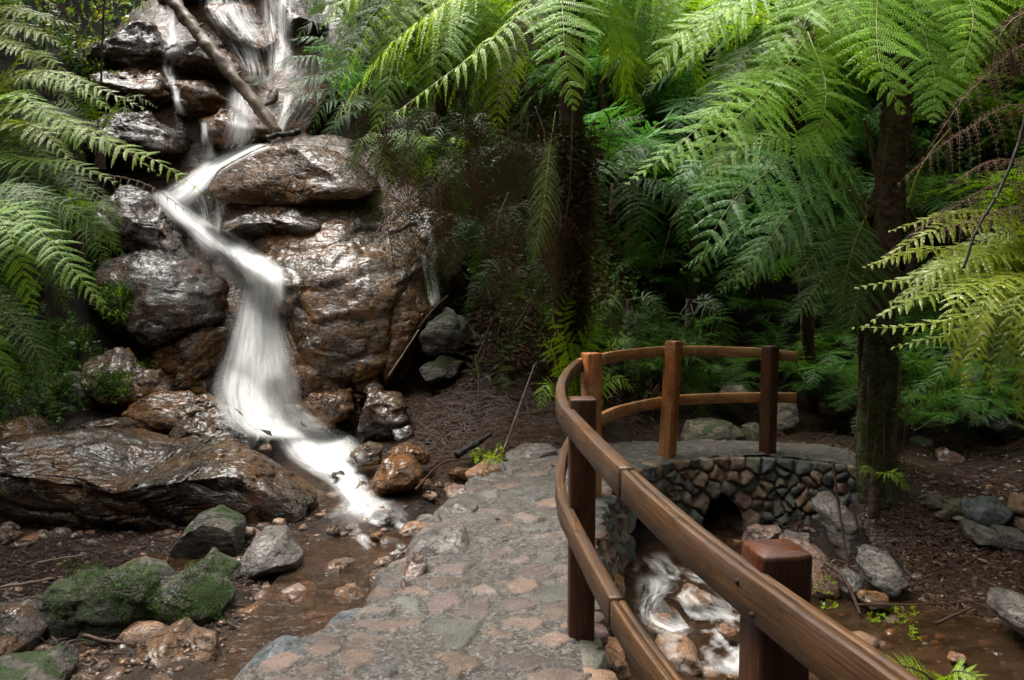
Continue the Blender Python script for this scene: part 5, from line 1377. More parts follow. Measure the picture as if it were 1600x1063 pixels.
# --- the big paired fronds that reach across the middle
tf = empty("tree_fern", at(1270, 640, 10.2), "tree fern whose pale paired fronds slant down across the middle of the gully", "tree fern", "tree ferns of the gully")
trunk(tf, [at(1270, 640, 10.2), at(1255, 400, 9.0), at(1245, 200, 7.6), at(1255, 60, 6.7)], 0.07, 0.075, "trunk", 12)
hero(tf, [(1258, 50, 6.6), (1180, 130, 6.0), (1120, 175, 5.7), (1050, 235, 5.5), (978, 288, 5.3)], 0.30, (-0.25, -0.75, 0.6), "leaf", seed=11, grav=0.21, stipe=0.06, **D)
hero(tf, [(1262, 60, 6.5), (1200, 140, 5.9), (1150, 185, 5.55), (1100, 230, 5.35), (1048, 258, 5.2)], 0.34, (0.1, -0.8, 0.6), "leaf", seed=12, grav=0.21, stipe=0.06, **D)
hero(tf, [(1258, 50, 6.6), (1150, 20, 6.5), (1060, 60, 6.4), (1020, 130, 6.4)], 0.34, (-0.2, -0.7, 0.7), "leaf_bright", seed=13, grav=0.18, **D)
hero(tf, [(1262, 50, 6.6), (1290, 130, 6.2), (1280, 200, 6.0), (1240, 250, 5.9)], 0.30, (0.2, -0.8, 0.6), "leaf", seed=14, grav=0.21, **D)
rosette(tf, at(1256, 50, 6.7), 7, 1.5, 15, "leaf", az=(10, 170))

crowd(tf, [[(1258, 50, 6.8), (1180, 60, 7.2), (1110, 110, 7.4), (1050, 190, 7.5)], [(1258, 50, 6.8), (1200, 0, 7.2), (1120, 0, 7.4), (1040, 50, 7.4)], [(1262, 60, 6.8), (1230, 120, 7.2), (1190, 190, 7.4), (1140, 280, 7.4)], [(1262, 60, 6.8), (1320, 110, 7.0), (1340, 180, 7.2), (1330, 260, 7.2)]], 10, 0.34, ["leaf", "leaf_blue", "leaf_dark"], 17, 45, grav=0.25, **D)
# --- the low crown in front of the trunk
tf = empty("tree_fern", at(1352, 470, 8.4), "mid green fern crown left of the scaly trunk, above the fence's far end", "tree fern", "tree ferns of the gully")
trunk(tf, [at(1352, 640, 9.2), at(1352, 470, 8.2), at(1352, 330, 6.9)], 0.07, 0.07, "trunk", 22)
E = dict(npin=25, npnl=18, plen=0.11)
hero(tf, [(1352, 330, 6.8), (1330, 262, 6.4), (1260, 245, 6.1), (1170, 290, 5.9), (1110, 370, 5.8), (1088, 440, 5.8)], 0.40, (-0.1, -0.8, 0.6), "leaf_blue", seed=21, grav=0.27, **E)
hero(tf, [(1352, 330, 6.8), (1290, 245, 6.6), (1215, 215, 6.5), (1140, 240, 6.5), (1090, 300, 6.5)], 0.34, (-0.1, -0.7, 0.7), "leaf", seed=22, grav=0.27, **E)
hero(tf, [(1352, 340, 6.8), (1310, 300, 6.4), (1250, 320, 6.2), (1190, 390, 6.1), (1150, 450, 6.1)], 0.34, (-0.1, -0.8, 0.6), "leaf_blue", seed=23, grav=0.27, **E)
hero(tf, [(1352, 340, 6.8), (1330, 370, 6.6), (1290, 380, 6.5), (1240, 440, 6.5)], 0.28, (-0.1, -0.8, 0.6), "leaf_dark", seed=24, grav=0.27, **E)
hero(tf, [(1355, 335, 6.8), (1335, 380, 6.4), (1320, 440, 6.3), (1312, 500, 6.3)], 0.22, (-0.1, -0.9, 0.5), "leaf_dark", seed=25, grav=0.24, **E)
rosette(tf, at(1352, 325, 6.95), 8, 1.2, 25, "leaf_blue", az=(10, 170))

crowd(tf, [[(1352, 330, 7.0), (1290, 290, 7.2), (1220, 310, 7.3), (1150, 380, 7.3)], [(1352, 330, 7.0), (1300, 340, 7.2), (1240, 390, 7.3), (1200, 460, 7.4)], [(1352, 325, 7.0), (1270, 250, 7.4), (1180, 240, 7.6), (1110, 290, 7.6)], [(1352, 330, 7.0), (1350, 380, 6.9), (1330, 430, 6.9), (1310, 480, 6.9)]], 10, 0.32, ["leaf_dark", "leaf_blue", "leaf_dark"], 27, 40, grav=0.3, **E)
# --- the tree fern in the centre with the hairy trunk
tb = at(893, 560, 9.3)
tf = empty("tree_fern", tb, "shaggy-trunked tree fern at the centre with one broad pale frond hanging straight at the viewer", "tree fern", "tree ferns of the gully")
trunk(tf, [at(893, 580, 9.3), at(892, 460, 8.6), at(893, 320, 8.1), at(893, 200, 7.8), at(893, 60, 7.6), at(893, -70, 7.4)], 0.125, 0.10, "trunk", 32)
hero(tf, [(893, -80, 7.3), (878, -30, 6.7), (880, 30, 6.3), (884, 90, 6.1), (898, 172, 6.0)], 0.40, (0.0, -0.85, 0.55), "leaf", seed=31, grav=0.13, **D)
hero(tf, [(893, -80, 7.3), (830, 0, 6.6), (760, 70, 6.2), (680, 130, 5.95), (598, 192, 5.8)], 0.27, (-0.3, -0.35, 0.88), "leaf_bright", seed=32, grav=0.75, stipe=0.05, **D)
hero(tf, [(893, -80, 7.3), (800, -60, 6.9), (700, 0, 6.8), (600, 80, 6.9), (525, 182, 7.0)], 0.36, (-0.4, -0.35, 0.85), "leaf_bright", seed=33, grav=0.8, **D)
hero(tf, [(893, -80, 7.3), (960, -70, 6.8), (1030, 0, 6.6), (1080, 90, 6.6), (1110, 170, 6.7)], 0.36, (0.2, -0.6, 0.75), "leaf", seed=34, grav=0.24, **D)
hero(tf, [(893, -80, 7.3), (930, -30, 6.9), (970, 60, 6.8), (985, 160, 6.9)], 0.30, (0.3, -0.6, 0.75), "leaf", seed=35, grav=0.24, **D)
hero(tf, [(870, -60, 7.2), (825, 40, 6.9), (800, 100, 6.8), (783, 178, 6.8)], 0.23, (0.0, -0.85, 0.5), "leaf_pale", "stem_brown", "dead_frond", label="withered pale frond", npin=20, npnl=14, seed=36, grav=0.12, pw=0.55, plen=0.14)
rosette(tf, at(893, -75, 7.45), 10, 1.7, 35, "leaf", az=(5, 175))
rg_ = np.random.default_rng(91)
for k in range(16):
    x0 = 893 + rg_.uniform(-45, 45)
    y0 = rg_.uniform(110, 300)
    dd = 7.75 + 0.3 * (y0 - 100) / 300
    hero(tf, [(x0, y0, dd), (x0 + rg_.uniform(-14, 14), y0 + 80, dd - 0.05), (x0 + rg_.uniform(-25, 25), y0 + rg_.uniform(140, 230), dd + 0.12)], rg_.uniform(0.05, 0.13), (rg_.uniform(-.6, .6), -0.9, 0.1), "leaf_dead", "stem_brown", "dead_frond", npin=16, npnl=7, grav=0.9, seed=92 + k, simple=True)
hero(tf, [(868, 175, 7.7), (856, 260, 7.5), (848, 330, 7.4), (832, 412, 7.35)], 0.17, (-0.3, -0.9, 0.2), "leaf_moss", "stem_green", "mossy_frond", label="shaggy moss-green hanging frond", npin=60, npnl=14, seed=110, grav=0.85, base_open=0.2, tipfade=1.6)

crowd(tf, [[(893, -80, 7.5), (830, -30, 7.6), (790, 40, 7.8), (760, 130, 8.0)], [(893, -80, 7.5), (950, -30, 7.6), (1000, 50, 7.8), (1020, 150, 8.0)], [(893, -80, 7.5), (800, -80, 7.5), (700, -40, 7.6), (640, 60, 7.8)], [(893, -80, 7.5), (910, 0, 7.7), (950, 90, 7.9), (960, 180, 8.1)]], 10, 0.34, ["leaf", "leaf_bright", "leaf_dark"], 37, 45, grav=0.3, **D)
# --- second fern of the centre left, crown above the frame
tf = empty("tree_fern", at(680, 300, 11.0), "bright tree fern crowning the litter bank right of the falls", "tree fern", "tree ferns of the gully")
trunk(tf, [at(690, 330, 11.6), at(690, 150, 10.2), at(690, -20, 9.0)], 0.09, 0.08, "trunk", 42)
for k, (pts, hw, lf) in enumerate([
    ([(690, -30, 8.9), (620, -50, 8.3), (560, -20, 7.9), (500, 45, 7.7)], 0.30, "leaf_bright"), ([(690, -30, 8.9), (640, 0, 8.4), (610, 60, 8.2), (590, 130, 8.2)], 0.34, "leaf_bright"),
    ([(690, -30, 8.9), (700, 30, 8.4), (680, 110, 8.2), (660, 190, 8.3)], 0.34, "leaf"), ([(690, -30, 8.9), (740, 0, 8.5), (770, 70, 8.4), (775, 150, 8.5)], 0.32, "leaf"), ([(690, -30, 8.9), (600, -40, 8.8), (540, 30, 8.8), (520, 110, 8.9)], 0.34, "leaf"),
    ([(690, -30, 8.9), (760, -40, 8.5), (820, 10, 8.4), (850, 80, 8.5)], 0.3, "leaf_bright")]):
    hero(tf, pts, hw, (-0.15, -0.5, 0.8), lf, seed=41 + k, grav=0.30, **E)
crowd(tf, [[(690, -30, 8.9), (630, -10, 8.8), (580, 60, 8.8), (545, 150, 8.9)], [(690, -30, 8.9), (720, 20, 8.7), (740, 90, 8.6), (730, 170, 8.7)], [(690, -30, 8.9), (640, 30, 8.7), (620, 110, 8.6), (600, 190, 8.7)], [(690, -30, 8.9), (600, -60, 8.6), (540, -30, 8.5), (500, 30, 8.5)], [(690, -30, 8.9), (760, 0, 8.6), (800, 60, 8.5), (810, 150, 8.6)]], 18, 0.32, ["leaf_bright", "leaf", "leaf_dark"], 47, 45, grav=0.4, **E)
rosette(tf, at(690, -30, 9.0), 8, 1.5, 45, "leaf_bright", az=(0, 180))
rg_ = np.random.default_rng(191)
for k in range(34):
    x0 = rg_.uniform(590, 870); y0 = rg_.uniform(90, 330)
    dd = 9.6 - 0.0028 * (y0) + rg_.uniform(-0.3, 0.5) - (x0 - 600) / 260 * 0.9
    hero(tf, [(x0, y0, dd), (x0 + rg_.uniform(-20, 20), y0 + 60, dd - 0.15), (x0 + rg_.uniform(-30, 30), y0 + rg_.uniform(110, 190), dd)], rg_.uniform(0.16, 0.3), (rg_.uniform(-.6, .6), -0.9, 0.2), "leaf_dead", "stem_brown", "dead_frond", npin=18, npnl=10, grav=0.8, seed=200 + k, simple=True, pw=0.7)

rg_ = np.random.default_rng(291)
for k in range(14):
    x0 = rg_.uniform(540, 700); y0 = rg_.uniform(120, 195) + (x0 - 540) * 0.2
    dd = 11.2 - (x0 - 505) / 185 * 0.7
    hero(tf, [(x0, y0, dd), (x0 + rg_.uniform(-15, 15), y0 + 35, dd - 0.25), (x0 + rg_.uniform(-25, 25), y0 + rg_.uniform(75, 115), dd - 0.35)], rg_.uniform(0.16, 0.28), (rg_.uniform(-.6, .6), -0.9, 0.2), "leaf_dead", "stem_brown", "dead_frond", npin=18, npnl=9, grav=0.7, seed=300 + k, simple=True)
# --- smaller ferns, each with its crown point and drawn fronds
def small_fern(label, crown, fronds, leaf, seed, grav=0.21, extra=0, exlen=0.8, n=UPV, group="ground ferns of the gully", stem="stem_dark", **kw):
    c = at(*crown)
    base, _ = drop(c[0], c[1])
    f = empty("fern", c - np.array([0, 0, 0.12]), label, "fern", group)
    trunk(f, [c - np.array([0, 0, 0.35]), c - np.array([0, 0, 0.15]), c + np.array([0, 0, 0.02])], 0.06, 0.04, "trunk", seed, False, "rootstock")
    kk = dict(npin=22, npnl=15, plen=0.095); kk.update(kw)
    for k, (pts, hw) in enumerate(fronds):
        hero(f, [crown] + pts, hw, n, leaf, stem, seed=seed * 10 + k, grav=grav, **kk)
    if extra:
        rosette(f, c, extra, exlen, seed, leaf)
    return f
small_fern("blue-green fern overhanging the upper falls from the right", (570, 140, 10.6), [([(520, 95, 10.1), (470, 90, 9.9), (412, 105, 9.9)], 0.26), ([(520, 120, 10.0), (470, 125, 9.8), (425, 150, 9.8)], 0.26), ([(520, 140, 9.9), (470, 150, 9.7), (440, 185, 9.7)], 0.24), ([(540, 100, 10.0), (500, 60, 9.9), (450, 62, 9.9)], 0.24), ([(540, 155, 9.9), (505, 165, 9.7), (480, 220, 9.7)], 0.22), ([(560, 160, 9.9), (530, 170, 9.7), (505, 220, 9.7)], 0.22), ([(590, 120, 10.1), (610, 90, 10.0), (640, 120, 9.9)], 0.25)], "leaf_blue", 51, 0.4, 5, 1.0)
small_fern("little drooping fern over the thin right-hand trickle", (600, 205, 9.6), [([(570, 215, 9.4), (555, 240, 9.4), (550, 272, 9.4)], 0.11), ([(620, 215, 9.4), (640, 245, 9.3), (645, 285, 9.3)], 0.16), ([(640, 205, 9.3), (670, 235, 9.1), (690, 290, 9.1)], 0.18), ([(630, 210, 9.3), (655, 245, 9.1), (655, 300, 9.1)], 0.16), ([(590, 215, 9.4), (600, 260, 9.2), (615, 300, 9.2)], 0.15)], "leaf", 52, 0.4)
small_fern("dim fern draped over the upper right shoulder of the rock dome", (600, 190, 11.0), [([(560, 175, 10.8), (530, 190, 10.7), (510, 235, 10.6)], 0.24), ([(580, 200, 10.8), (565, 230, 10.6), (560, 265, 10.6)], 0.22), ([(620, 180, 10.8), (650, 200, 10.6), (665, 250, 10.6)], 0.24), ([(610, 210, 10.8), (615, 250, 10.6), (605, 300, 10.6)], 0.22), ([(590, 170, 10.9), (575, 150, 10.8), (540, 160, 10.7)], 0.24)], "leaf_dark", 61, 0.3, 6, 0.8)
small_fern("green fern draped between the rock dome and the litter bank", (680, 240, 10.4), [([(650, 225, 10.2), (635, 240, 10.1), (625, 275, 10.0)], 0.2), ([(695, 250, 10.2), (710, 280, 10.0), (712, 325, 10.0)], 0.2), ([(710, 240, 10.2), (740, 265, 10.0), (755, 320, 10.0)], 0.24), ([(670, 225, 10.3), (640, 215, 10.2), (610, 235, 10.1)], 0.22)], "leaf", 62, 0.3, 5, 0.8)
small_fern("fern at the top right of the falls above the dark rock", (560, 30, 12.6), [([(520, 20, 12.2), (480, 40, 12.0), (455, 80, 12.0)], 0.26), ([(530, 50, 12.1), (500, 80, 11.9), (480, 125, 11.9)], 0.26), ([(540, 0, 12.2), (500, -20, 12.0), (460, 10, 12.0)], 0.26), ([(570, 70, 12.1), (560, 110, 11.9), (540, 150, 11.9)], 0.24)], "leaf_dark", 64, 0.3, 6, 1.0)
small_fern("lush green fern beside the leftmost far fence post", (900, 640, 8.75), [([(905, 570, 8.5), (930, 500, 8.3), (965, 460, 8.2)], 0.26), ([(890, 560, 8.5), (880, 490, 8.3), (900, 440, 8.2)], 0.26), ([(880, 590, 8.4), (855, 540, 8.2), (848, 520, 8.1)], 0.24), ([(920, 590, 8.5), (960, 540, 8.4), (985, 530, 8.3)], 0.22), ([(880, 620, 8.4), (855, 600, 8.2), (843, 640, 8.1)], 0.2), ([(895, 570, 8.4), (870, 520, 8.2), (850, 480, 8.1)], 0.22), ([(930, 610, 8.4), (965, 590, 8.3), (990, 610, 8.3)], 0.2), ([(905, 570, 8.6), (915, 480, 8.6), (940, 445, 8.6)], 0.22)], "leaf_bright", 53, 0.3, 0, 0.8, pw=1.2)
small_fern("fern with a long frond hanging behind the middle far post", (1078, 470, 9.3), [([(1085, 500, 9.1), (1092, 570, 9.0), (1095, 662, 9.0)], 0.27), ([(1060, 500, 9.2), (1055, 560, 9.1), (1060, 620, 9.1)], 0.2), ([(1100, 478, 9.1), (1130, 500, 9.0), (1140, 560, 9.0)], 0.2), ([(1105, 468, 9.2), (1125, 480, 9.1), (1120, 490, 9.1)], 0.12)], "leaf_dark", 54, 0.4, n=(0, -0.9, 0.4))
small_fern("dark fern in the shadow left of the middle far post", (985, 470, 9.6), [([(990, 490, 9.5), (1000, 520, 9.4), (1005, 570, 9.4)], 0.2), ([(960, 470, 9.5), (950, 500, 9.4), (945, 540, 9.4)], 0.2), ([(1010, 465, 9.5), (1030, 490, 9.4), (1035, 540, 9.4)], 0.18)], "leaf_dark", 55, 0.35, n=(0, -0.9, 0.4))
small_fern("tiny bright fern sprouting at the foot of the mossy trunk", (1368, 742, 6.7), [([(1385, 738, 6.55), (1402, 744, 6.5), (1420, 766, 6.45)], 0.09), ([(1360, 730, 6.6), (1350, 735, 6.5), (1345, 750, 6.5)], 0.06)], "leaf_bright", 56, 0.25)
small_fern("dark drooping fern between the centre trunk and the pale paired fronds", (960, 290, 9.4), [([(985, 240, 9.1), (1010, 230, 9.0), (1040, 260, 8.9)], 0.3), ([(950, 250, 9.2), (935, 270, 9.0), (930, 330, 8.9)], 0.3), ([(985, 290, 9.1), (1000, 340, 8.9), (985, 430, 8.9)], 0.3), ([(950, 230, 9.2), (970, 190, 9.1), (1010, 180, 9.0)], 0.28), ([(1010, 280, 9.2), (1050, 300, 9.0), (1070, 370, 8.9)], 0.26)], "leaf_dark", 57, 0.4, 3, 1.1)
small_fern("dark bluish fern under the pale paired fronds", (1150, 300, 9.0), [([(1110, 290, 8.7), (1080, 330, 8.6), (1070, 390, 8.6)], 0.28), ([(1180, 250, 8.8), (1220, 240, 8.7), (1260, 280, 8.6)], 0.3), ([(1130, 260, 8.8), (1090, 255, 8.7), (1050, 300, 8.6)], 0.28), ([(1160, 350, 8.7), (1150, 400, 8.6), (1120, 460, 8.6)], 0.26)], "leaf_blue", 58, 0.4, 3, 1.1)
small_fern("small dark fern at the edge of the black hollow behind the mossy trunk", (1320, 440, 8.0), [([(1310, 460, 7.9), (1305, 500, 7.8), (1300, 535, 7.8)], 0.2), ([(1340, 450, 7.9), (1345, 480, 7.8), (1340, 520, 7.8)], 0.2), ([(1290, 430, 7.9), (1270, 450, 7.8), (1262, 490, 7.8)], 0.18)], "leaf_dark", 59, 0.4, n=(0, -0.9, 0.4))
small_fern("fern sprig at the bottom right above the creek", (1470, 1075, 3.9), [([(1440, 1050, 3.85), (1400, 1040, 3.8), (1360, 1048, 3.8)], 0.09), ([(1490, 1050, 3.8), (1520, 1055, 3.75), (1540, 1075, 3.7)], 0.09)], "leaf_bright", 60, 0.1)

# --- yellow-green fern at the right, nearer than the bridge
yf = empty("fern", at(1700, 560, 6.2), "large yellow-green fern with sunlit narrow leaflets leaning in from the right edge", "fern", "ground ferns of the gully")
trunk(yf, [at(1700, 760, 6.6), at(1700, 620, 6.3), at(1690, 480, 6.0)], 0.14, 0.1, "trunk", 61)
F = dict(npin=40, npnl=8, plen=0.13, pw=1.4, thick=0.006)
for k, (pts, hw) in enumerate([
    ([(1690, 480, 6.0), (1600, 400, 5.3), (1500, 410, 5.0), (1420, 435, 4.9), (1335, 450, 4.85)], 0.20), ([(1690, 480, 6.0), (1590, 430, 5.2), (1480, 455, 4.9), (1400, 480, 4.8), (1352, 510, 4.75)], 0.20),
    ([(1690, 480, 6.0), (1600, 460, 5.2), (1520, 490, 4.8), (1430, 510, 4.7), (1330, 512, 4.7)], 0.17), ([(1690, 480, 6.0), (1580, 480, 5.2), (1500, 520, 4.9), (1440, 532, 4.8), (1390, 545, 4.8)], 0.16),
    ([(1690, 480, 6.0), (1580, 440, 5.1), (1500, 460, 4.7), (1490, 540, 4.6), (1525, 630, 4.6)], 0.17), ([(1690, 480, 6.0), (1600, 430, 5.1), (1540, 470, 4.7), (1530, 540, 4.6), (1558, 615, 4.6)], 0.17),
    ([(1690, 480, 6.0), (1640, 430, 5.2), (1590, 470, 4.8), (1580, 530, 4.7), (1600, 600, 4.7)], 0.18), ([(1690, 480, 6.0), (1600, 360, 5.4), (1500, 350, 5.2), (1420, 380, 5.1), (1360, 420, 5.1)], 0.2),
    ([(1690, 480, 6.0), (1560, 520, 5.5), (1480, 570, 5.3), (1460, 620, 5.3), (1480, 675, 5.3)], 0.15)]):
    hero(yf, pts, hw * 0.85, (-0.2, -0.6, 0.75), "leaf_yellow" if k < 8 else "leaf_dark", "stem_green", seed=300 + k, grav=0.33, **F)
for k, (pts, hw) in enumerate([
    ([(1690, 440, 6.0), (1600, 290, 5.4), (1480, 330, 5.2), (1380, 400, 5.2)], 0.24), ([(1690, 440, 6.0), (1620, 180, 5.4), (1500, 210, 5.2), (1400, 290, 5.2)], 0.28), ([(1690, 440, 6.0), (1640, 90, 5.4), (1530, 130, 5.2), (1440, 250, 5.2)], 0.28),
    ([(1690, 440, 6.0), (1640, 280, 5.2), (1560, 250, 5.0), (1480, 290, 5.0)], 0.3), ([(1690, 440, 6.0), (1640, 330, 5.2), (1560, 330, 5.0), (1450, 370, 5.0)], 0.24)]):
    hero(yf, pts, hw, (-0.2, -0.5, 0.8), "leaf_dead", "stem_brown", "dead_frond", seed=320 + k, grav=1.1, npin=30, npnl=9, pw=0.5, plen=0.12)
crowd(yf, [[(1690, 480, 6.0), (1600, 420, 5.6), (1500, 430, 5.4), (1410, 470, 5.3)], [(1690, 480, 6.0), (1600, 450, 5.5), (1520, 500, 5.2), (1480, 580, 5.1)], [(1690, 480, 6.0), (1640, 460, 5.4), (1580, 520, 5.2), (1560, 600, 5.2)], [(1690, 470, 6.0), (1600, 360, 5.6), (1500, 370, 5.5), (1400, 420, 5.5)]], 14, 0.16, ["leaf_yellow", "leaf_yellow", "leaf_dark"], 67, 40, (-0.2, -0.6, 0.75), 0.3, grav=0.35, **F)
for k, pts in enumerate([[(1700, 100, 5.0), (1620, 20, 4.9), (1560, 60, 4.9), (1555, 150, 4.9)], [(1700, 90, 5.0), (1640, 0, 4.9), (1592, 40, 4.9), (1585, 130, 4.9)]]):
    hero(yf, pts, 0.16, (-0.2, -0.9, 0.3), "leaf_dead", "stem_brown", "dead_frond", seed=340 + k, grav=1.2, npin=26, npnl=9, pw=0.5, plen=0.12)
rosette(yf, at(1700, 380, 6.3), 8, 1.3, 63, "leaf", az=(60, 260))

# --- ferns leaning in from the left
lf = empty("fern", at(-60, 330, 7.6), "big layered fern leaning in from the left edge over the slanting chute", "fern", "ferns of the left bank")
trunk(lf, [at(-70, 560, 8.3), at(-70, 400, 7.8), at(-60, 215, 7.2)], 0.16, 0.12, "trunk", 71)
G = dict(npin=30, npnl=17, plen=0.11)
for k, (pts, hw, lfm) in enumerate([
    ([(-60, 210, 7.2), (60, 190, 6.8), (160, 220, 6.6), (250, 255, 6.5), (328, 310, 6.4)], 0.28, "leaf_bright"), ([(-60, 210, 7.2), (20, 165, 6.7), (110, 190, 6.4), (180, 225, 6.3), (250, 275, 6.3)], 0.32, "leaf_yellow"),
    ([(-60, 210, 7.2), (20, 120, 6.8), (90, 115, 6.6), (170, 145, 6.5), (235, 175, 6.5)], 0.26, "leaf_yellow"), ([(-60, 210, 7.2), (20, 190, 6.5), (70, 210, 6.2), (120, 260, 6.1)], 0.32, "leaf_yellow"),
    ([(-60, 210, 7.2), (0, 150, 6.6), (50, 160, 6.3), (100, 200, 6.2), (130, 240, 6.2)], 0.3, "leaf"), ([(-60, 210, 7.2), (40, 250, 6.5), (110, 255, 6.3), (190, 290, 6.2)], 0.28, "leaf"), ([(-60, 210, 7.2), (30, 90, 7.0), (80, 95, 6.8), (110, 130, 6.8)], 0.25, "leaf_bright")]):
    hero(lf, pts, hw * 0.75, (0.2, -0.55, 0.8), lfm, seed=400 + k, grav=0.24, **G)
crowd(lf, [[(-60, 215, 7.3), (20, 180, 7.2), (100, 200, 7.1), (180, 260, 7.1)], [(-60, 215, 7.3), (0, 230, 6.9), (60, 290, 6.8), (100, 360, 6.9)], [(-60, 215, 7.3), (20, 130, 7.3), (100, 130, 7.3), (170, 180, 7.3)], [(-60, 215, 7.3), (40, 250, 7.0), (120, 290, 6.9), (190, 350, 6.9)]], 13, 0.2, ["leaf_yellow", "leaf_bright", "leaf_dark", "leaf_dark"], 77, 35, (0.2, -0.55, 0.8), 0.3, grav=0.3, **G)
hero(lf, [(-40, 260, 7.0), (120, 270, 6.75), (220, 285, 6.6), (300, 335, 6.55)], 0.16, (0.2, -0.5, 0.8), "leaf_dead", "stem_brown", "dead_frond", label="brown withered frond edge", seed=410, grav=1.0, npin=26, npnl=8, pw=0.6)
rosette(lf, at(-60, 215, 7.2), 6, 1.3, 73, "leaf_dark", az=(20, 120))
lf2 = empty("fern", at(-60, 60, 7.4), "yellow-lit fern in the top left corner", "fern", "ferns of the left bank")
trunk(lf2, [at(-110, 120, 7.8), at(-90, 60, 7.6), at(-60, 20, 7.3)], 0.12, 0.1, "trunk", 72)
for k, (pts, hw) in enumerate([([(-60, 20, 7.3), (10, 10, 7.0), (60, 25, 6.9), (112, 38, 6.9)], 0.2), ([(-60, 20, 7.3), (10, 35, 6.9), (60, 50, 6.8), (105, 78, 6.8)], 0.2), ([(-60, 20, 7.3), (0, 60, 6.8), (40, 80, 6.7), (70, 120, 6.7)], 0.22), ([(-60, 20, 7.3), (0, -20, 7.0), (50, -15, 6.9), (90, 15, 6.9)], 0.2)]):
    hero(lf2, pts, hw, (0.2, -0.5, 0.8), "leaf_yellow", seed=420 + k, grav=0.24, **G)
lf3 = empty("fern", at(-60, 380, 5.8), "near dark green fern with two long glossy fronds hanging over the left bank", "fern", "ferns of the left bank")
trunk(lf3, [at(-90, 560, 6.2), at(-80, 440, 6.0), at(-60, 310, 5.7)], 0.12, 0.09, "trunk", 74)
for k, (pts, hw, lm) in enumerate([([(-60, 310, 5.7), (10, 320, 5.4), (70, 370, 5.2), (130, 440, 5.1), (172, 492, 5.1)], 0.20, "leaf"), ([(-60, 310, 5.7), (-10, 330, 5.3), (20, 380, 5.1), (40, 440, 5.1), (55, 490, 5.1)], 0.20, "leaf"), ([(-60, 310, 5.7), (-20, 380, 5.3), (0, 450, 5.2), (10, 520, 5.2)], 0.2, "leaf_dark"), ([(-80, 440, 5.9), (-30, 500, 5.5), (0, 560, 5.4), (30, 625, 5.4)], 0.17, "leaf"), ([(-60, 310, 5.7), (20, 290, 5.6), (60, 330, 5.5), (90, 400, 5.5)], 0.2, "leaf_dark")]):
    hero(lf3, pts, hw, (0.3, -0.5, 0.8), lm, seed=430 + k, grav=0.24, **G)
crowd(lf3, [[(-60, 310, 5.8), (0, 340, 5.7), (50, 410, 5.7), (80, 480, 5.8)], [(-80, 440, 6.0), (-20, 460, 5.9), (40, 520, 5.9), (70, 590, 6.0)], [(-60, 310, 5.8), (30, 310, 5.9), (90, 350, 5.9), (140, 420, 6.0)]], 8, 0.18, ["leaf_dark", "leaf_dark", "leaf"], 79, 35, (0.3, -0.5, 0.8), 0.3, grav=0.3, **G)
small_fern("small upright fern standing before the glistening slab on the left", (155, 215, 9.0), [([(152, 180, 8.9), (148, 150, 8.9), (146, 118, 8.9)], 0.12), ([(180, 165, 8.8), (210, 150, 8.7), (245, 168, 8.7)], 0.13), ([(170, 180, 8.8), (195, 170, 8.7), (215, 190, 8.7)], 0.12), ([(130, 175, 8.8), (90, 160, 8.7), (50, 180, 8.7)], 0.13), ([(140, 170, 8.9), (110, 140, 8.8), (80, 140, 8.8)], 0.12)], "leaf", 75, 0.3, group="ferns of the left bank")
small_fern("feathery low fern beneath the big layered fern on the left bank", (120, 345, 7.9), [([(140, 320, 7.7), (165, 325, 7.6), (190, 350, 7.6)], 0.16), ([(130, 350, 7.6), (150, 380, 7.5), (170, 420, 7.5)], 0.16), ([(100, 330, 7.7), (80, 350, 7.6), (60, 390, 7.6)], 0.16), ([(140, 340, 7.7), (170, 360, 7.6), (180, 390, 7.6)], 0.15)], "leaf", 76, 0.35, 4, 0.6, group="ferns of the left bank")

# --- ferns hanging on the dim bank right of the falls
for k, (px, py, d) in enumerate([(745, 270, 10.0), (800, 235, 9.8), (720, 200, 10.4), (835, 330, 9.3), (770, 360, 9.7), (640, 190, 10.6), (850, 250, 9.3), (820, 420, 9.2)]):
    c = at(px, py, d)
    f = empty("fern", c - np.array([0, 0, .12]), "dim fern hanging on the brown bank between the falls and the shaggy trunk", "fern", "dim ferns hanging on the bank")
    rg_ = np.random.default_rng(700 + k)
    for j in range(6):
        dx = (j - 2.5) * 22 + rg_.uniform(-8, 8)
        hero(f, [(px, py, d), (px + dx * 0.8, py - 8 + rg_.uniform(-15, 8), d - 0.25), (px + dx * 1.5, py + 35 + rg_.uniform(-15, 15), d - 0.4), (px + dx * 1.8, py + rg_.uniform(75, 125), d - 0.4)], rg_.uniform(0.15, 0.2), (rg_.uniform(-.4, .4), -0.8, 0.5), ["leaf_dark", "leaf_dark", "leaf_moss", "leaf_dead"][int(rg_.integers(0, 4))], "stem_dark", seed=720 + k * 7 + j, npin=22, npnl=11, plen=0.1, grav=0.3)
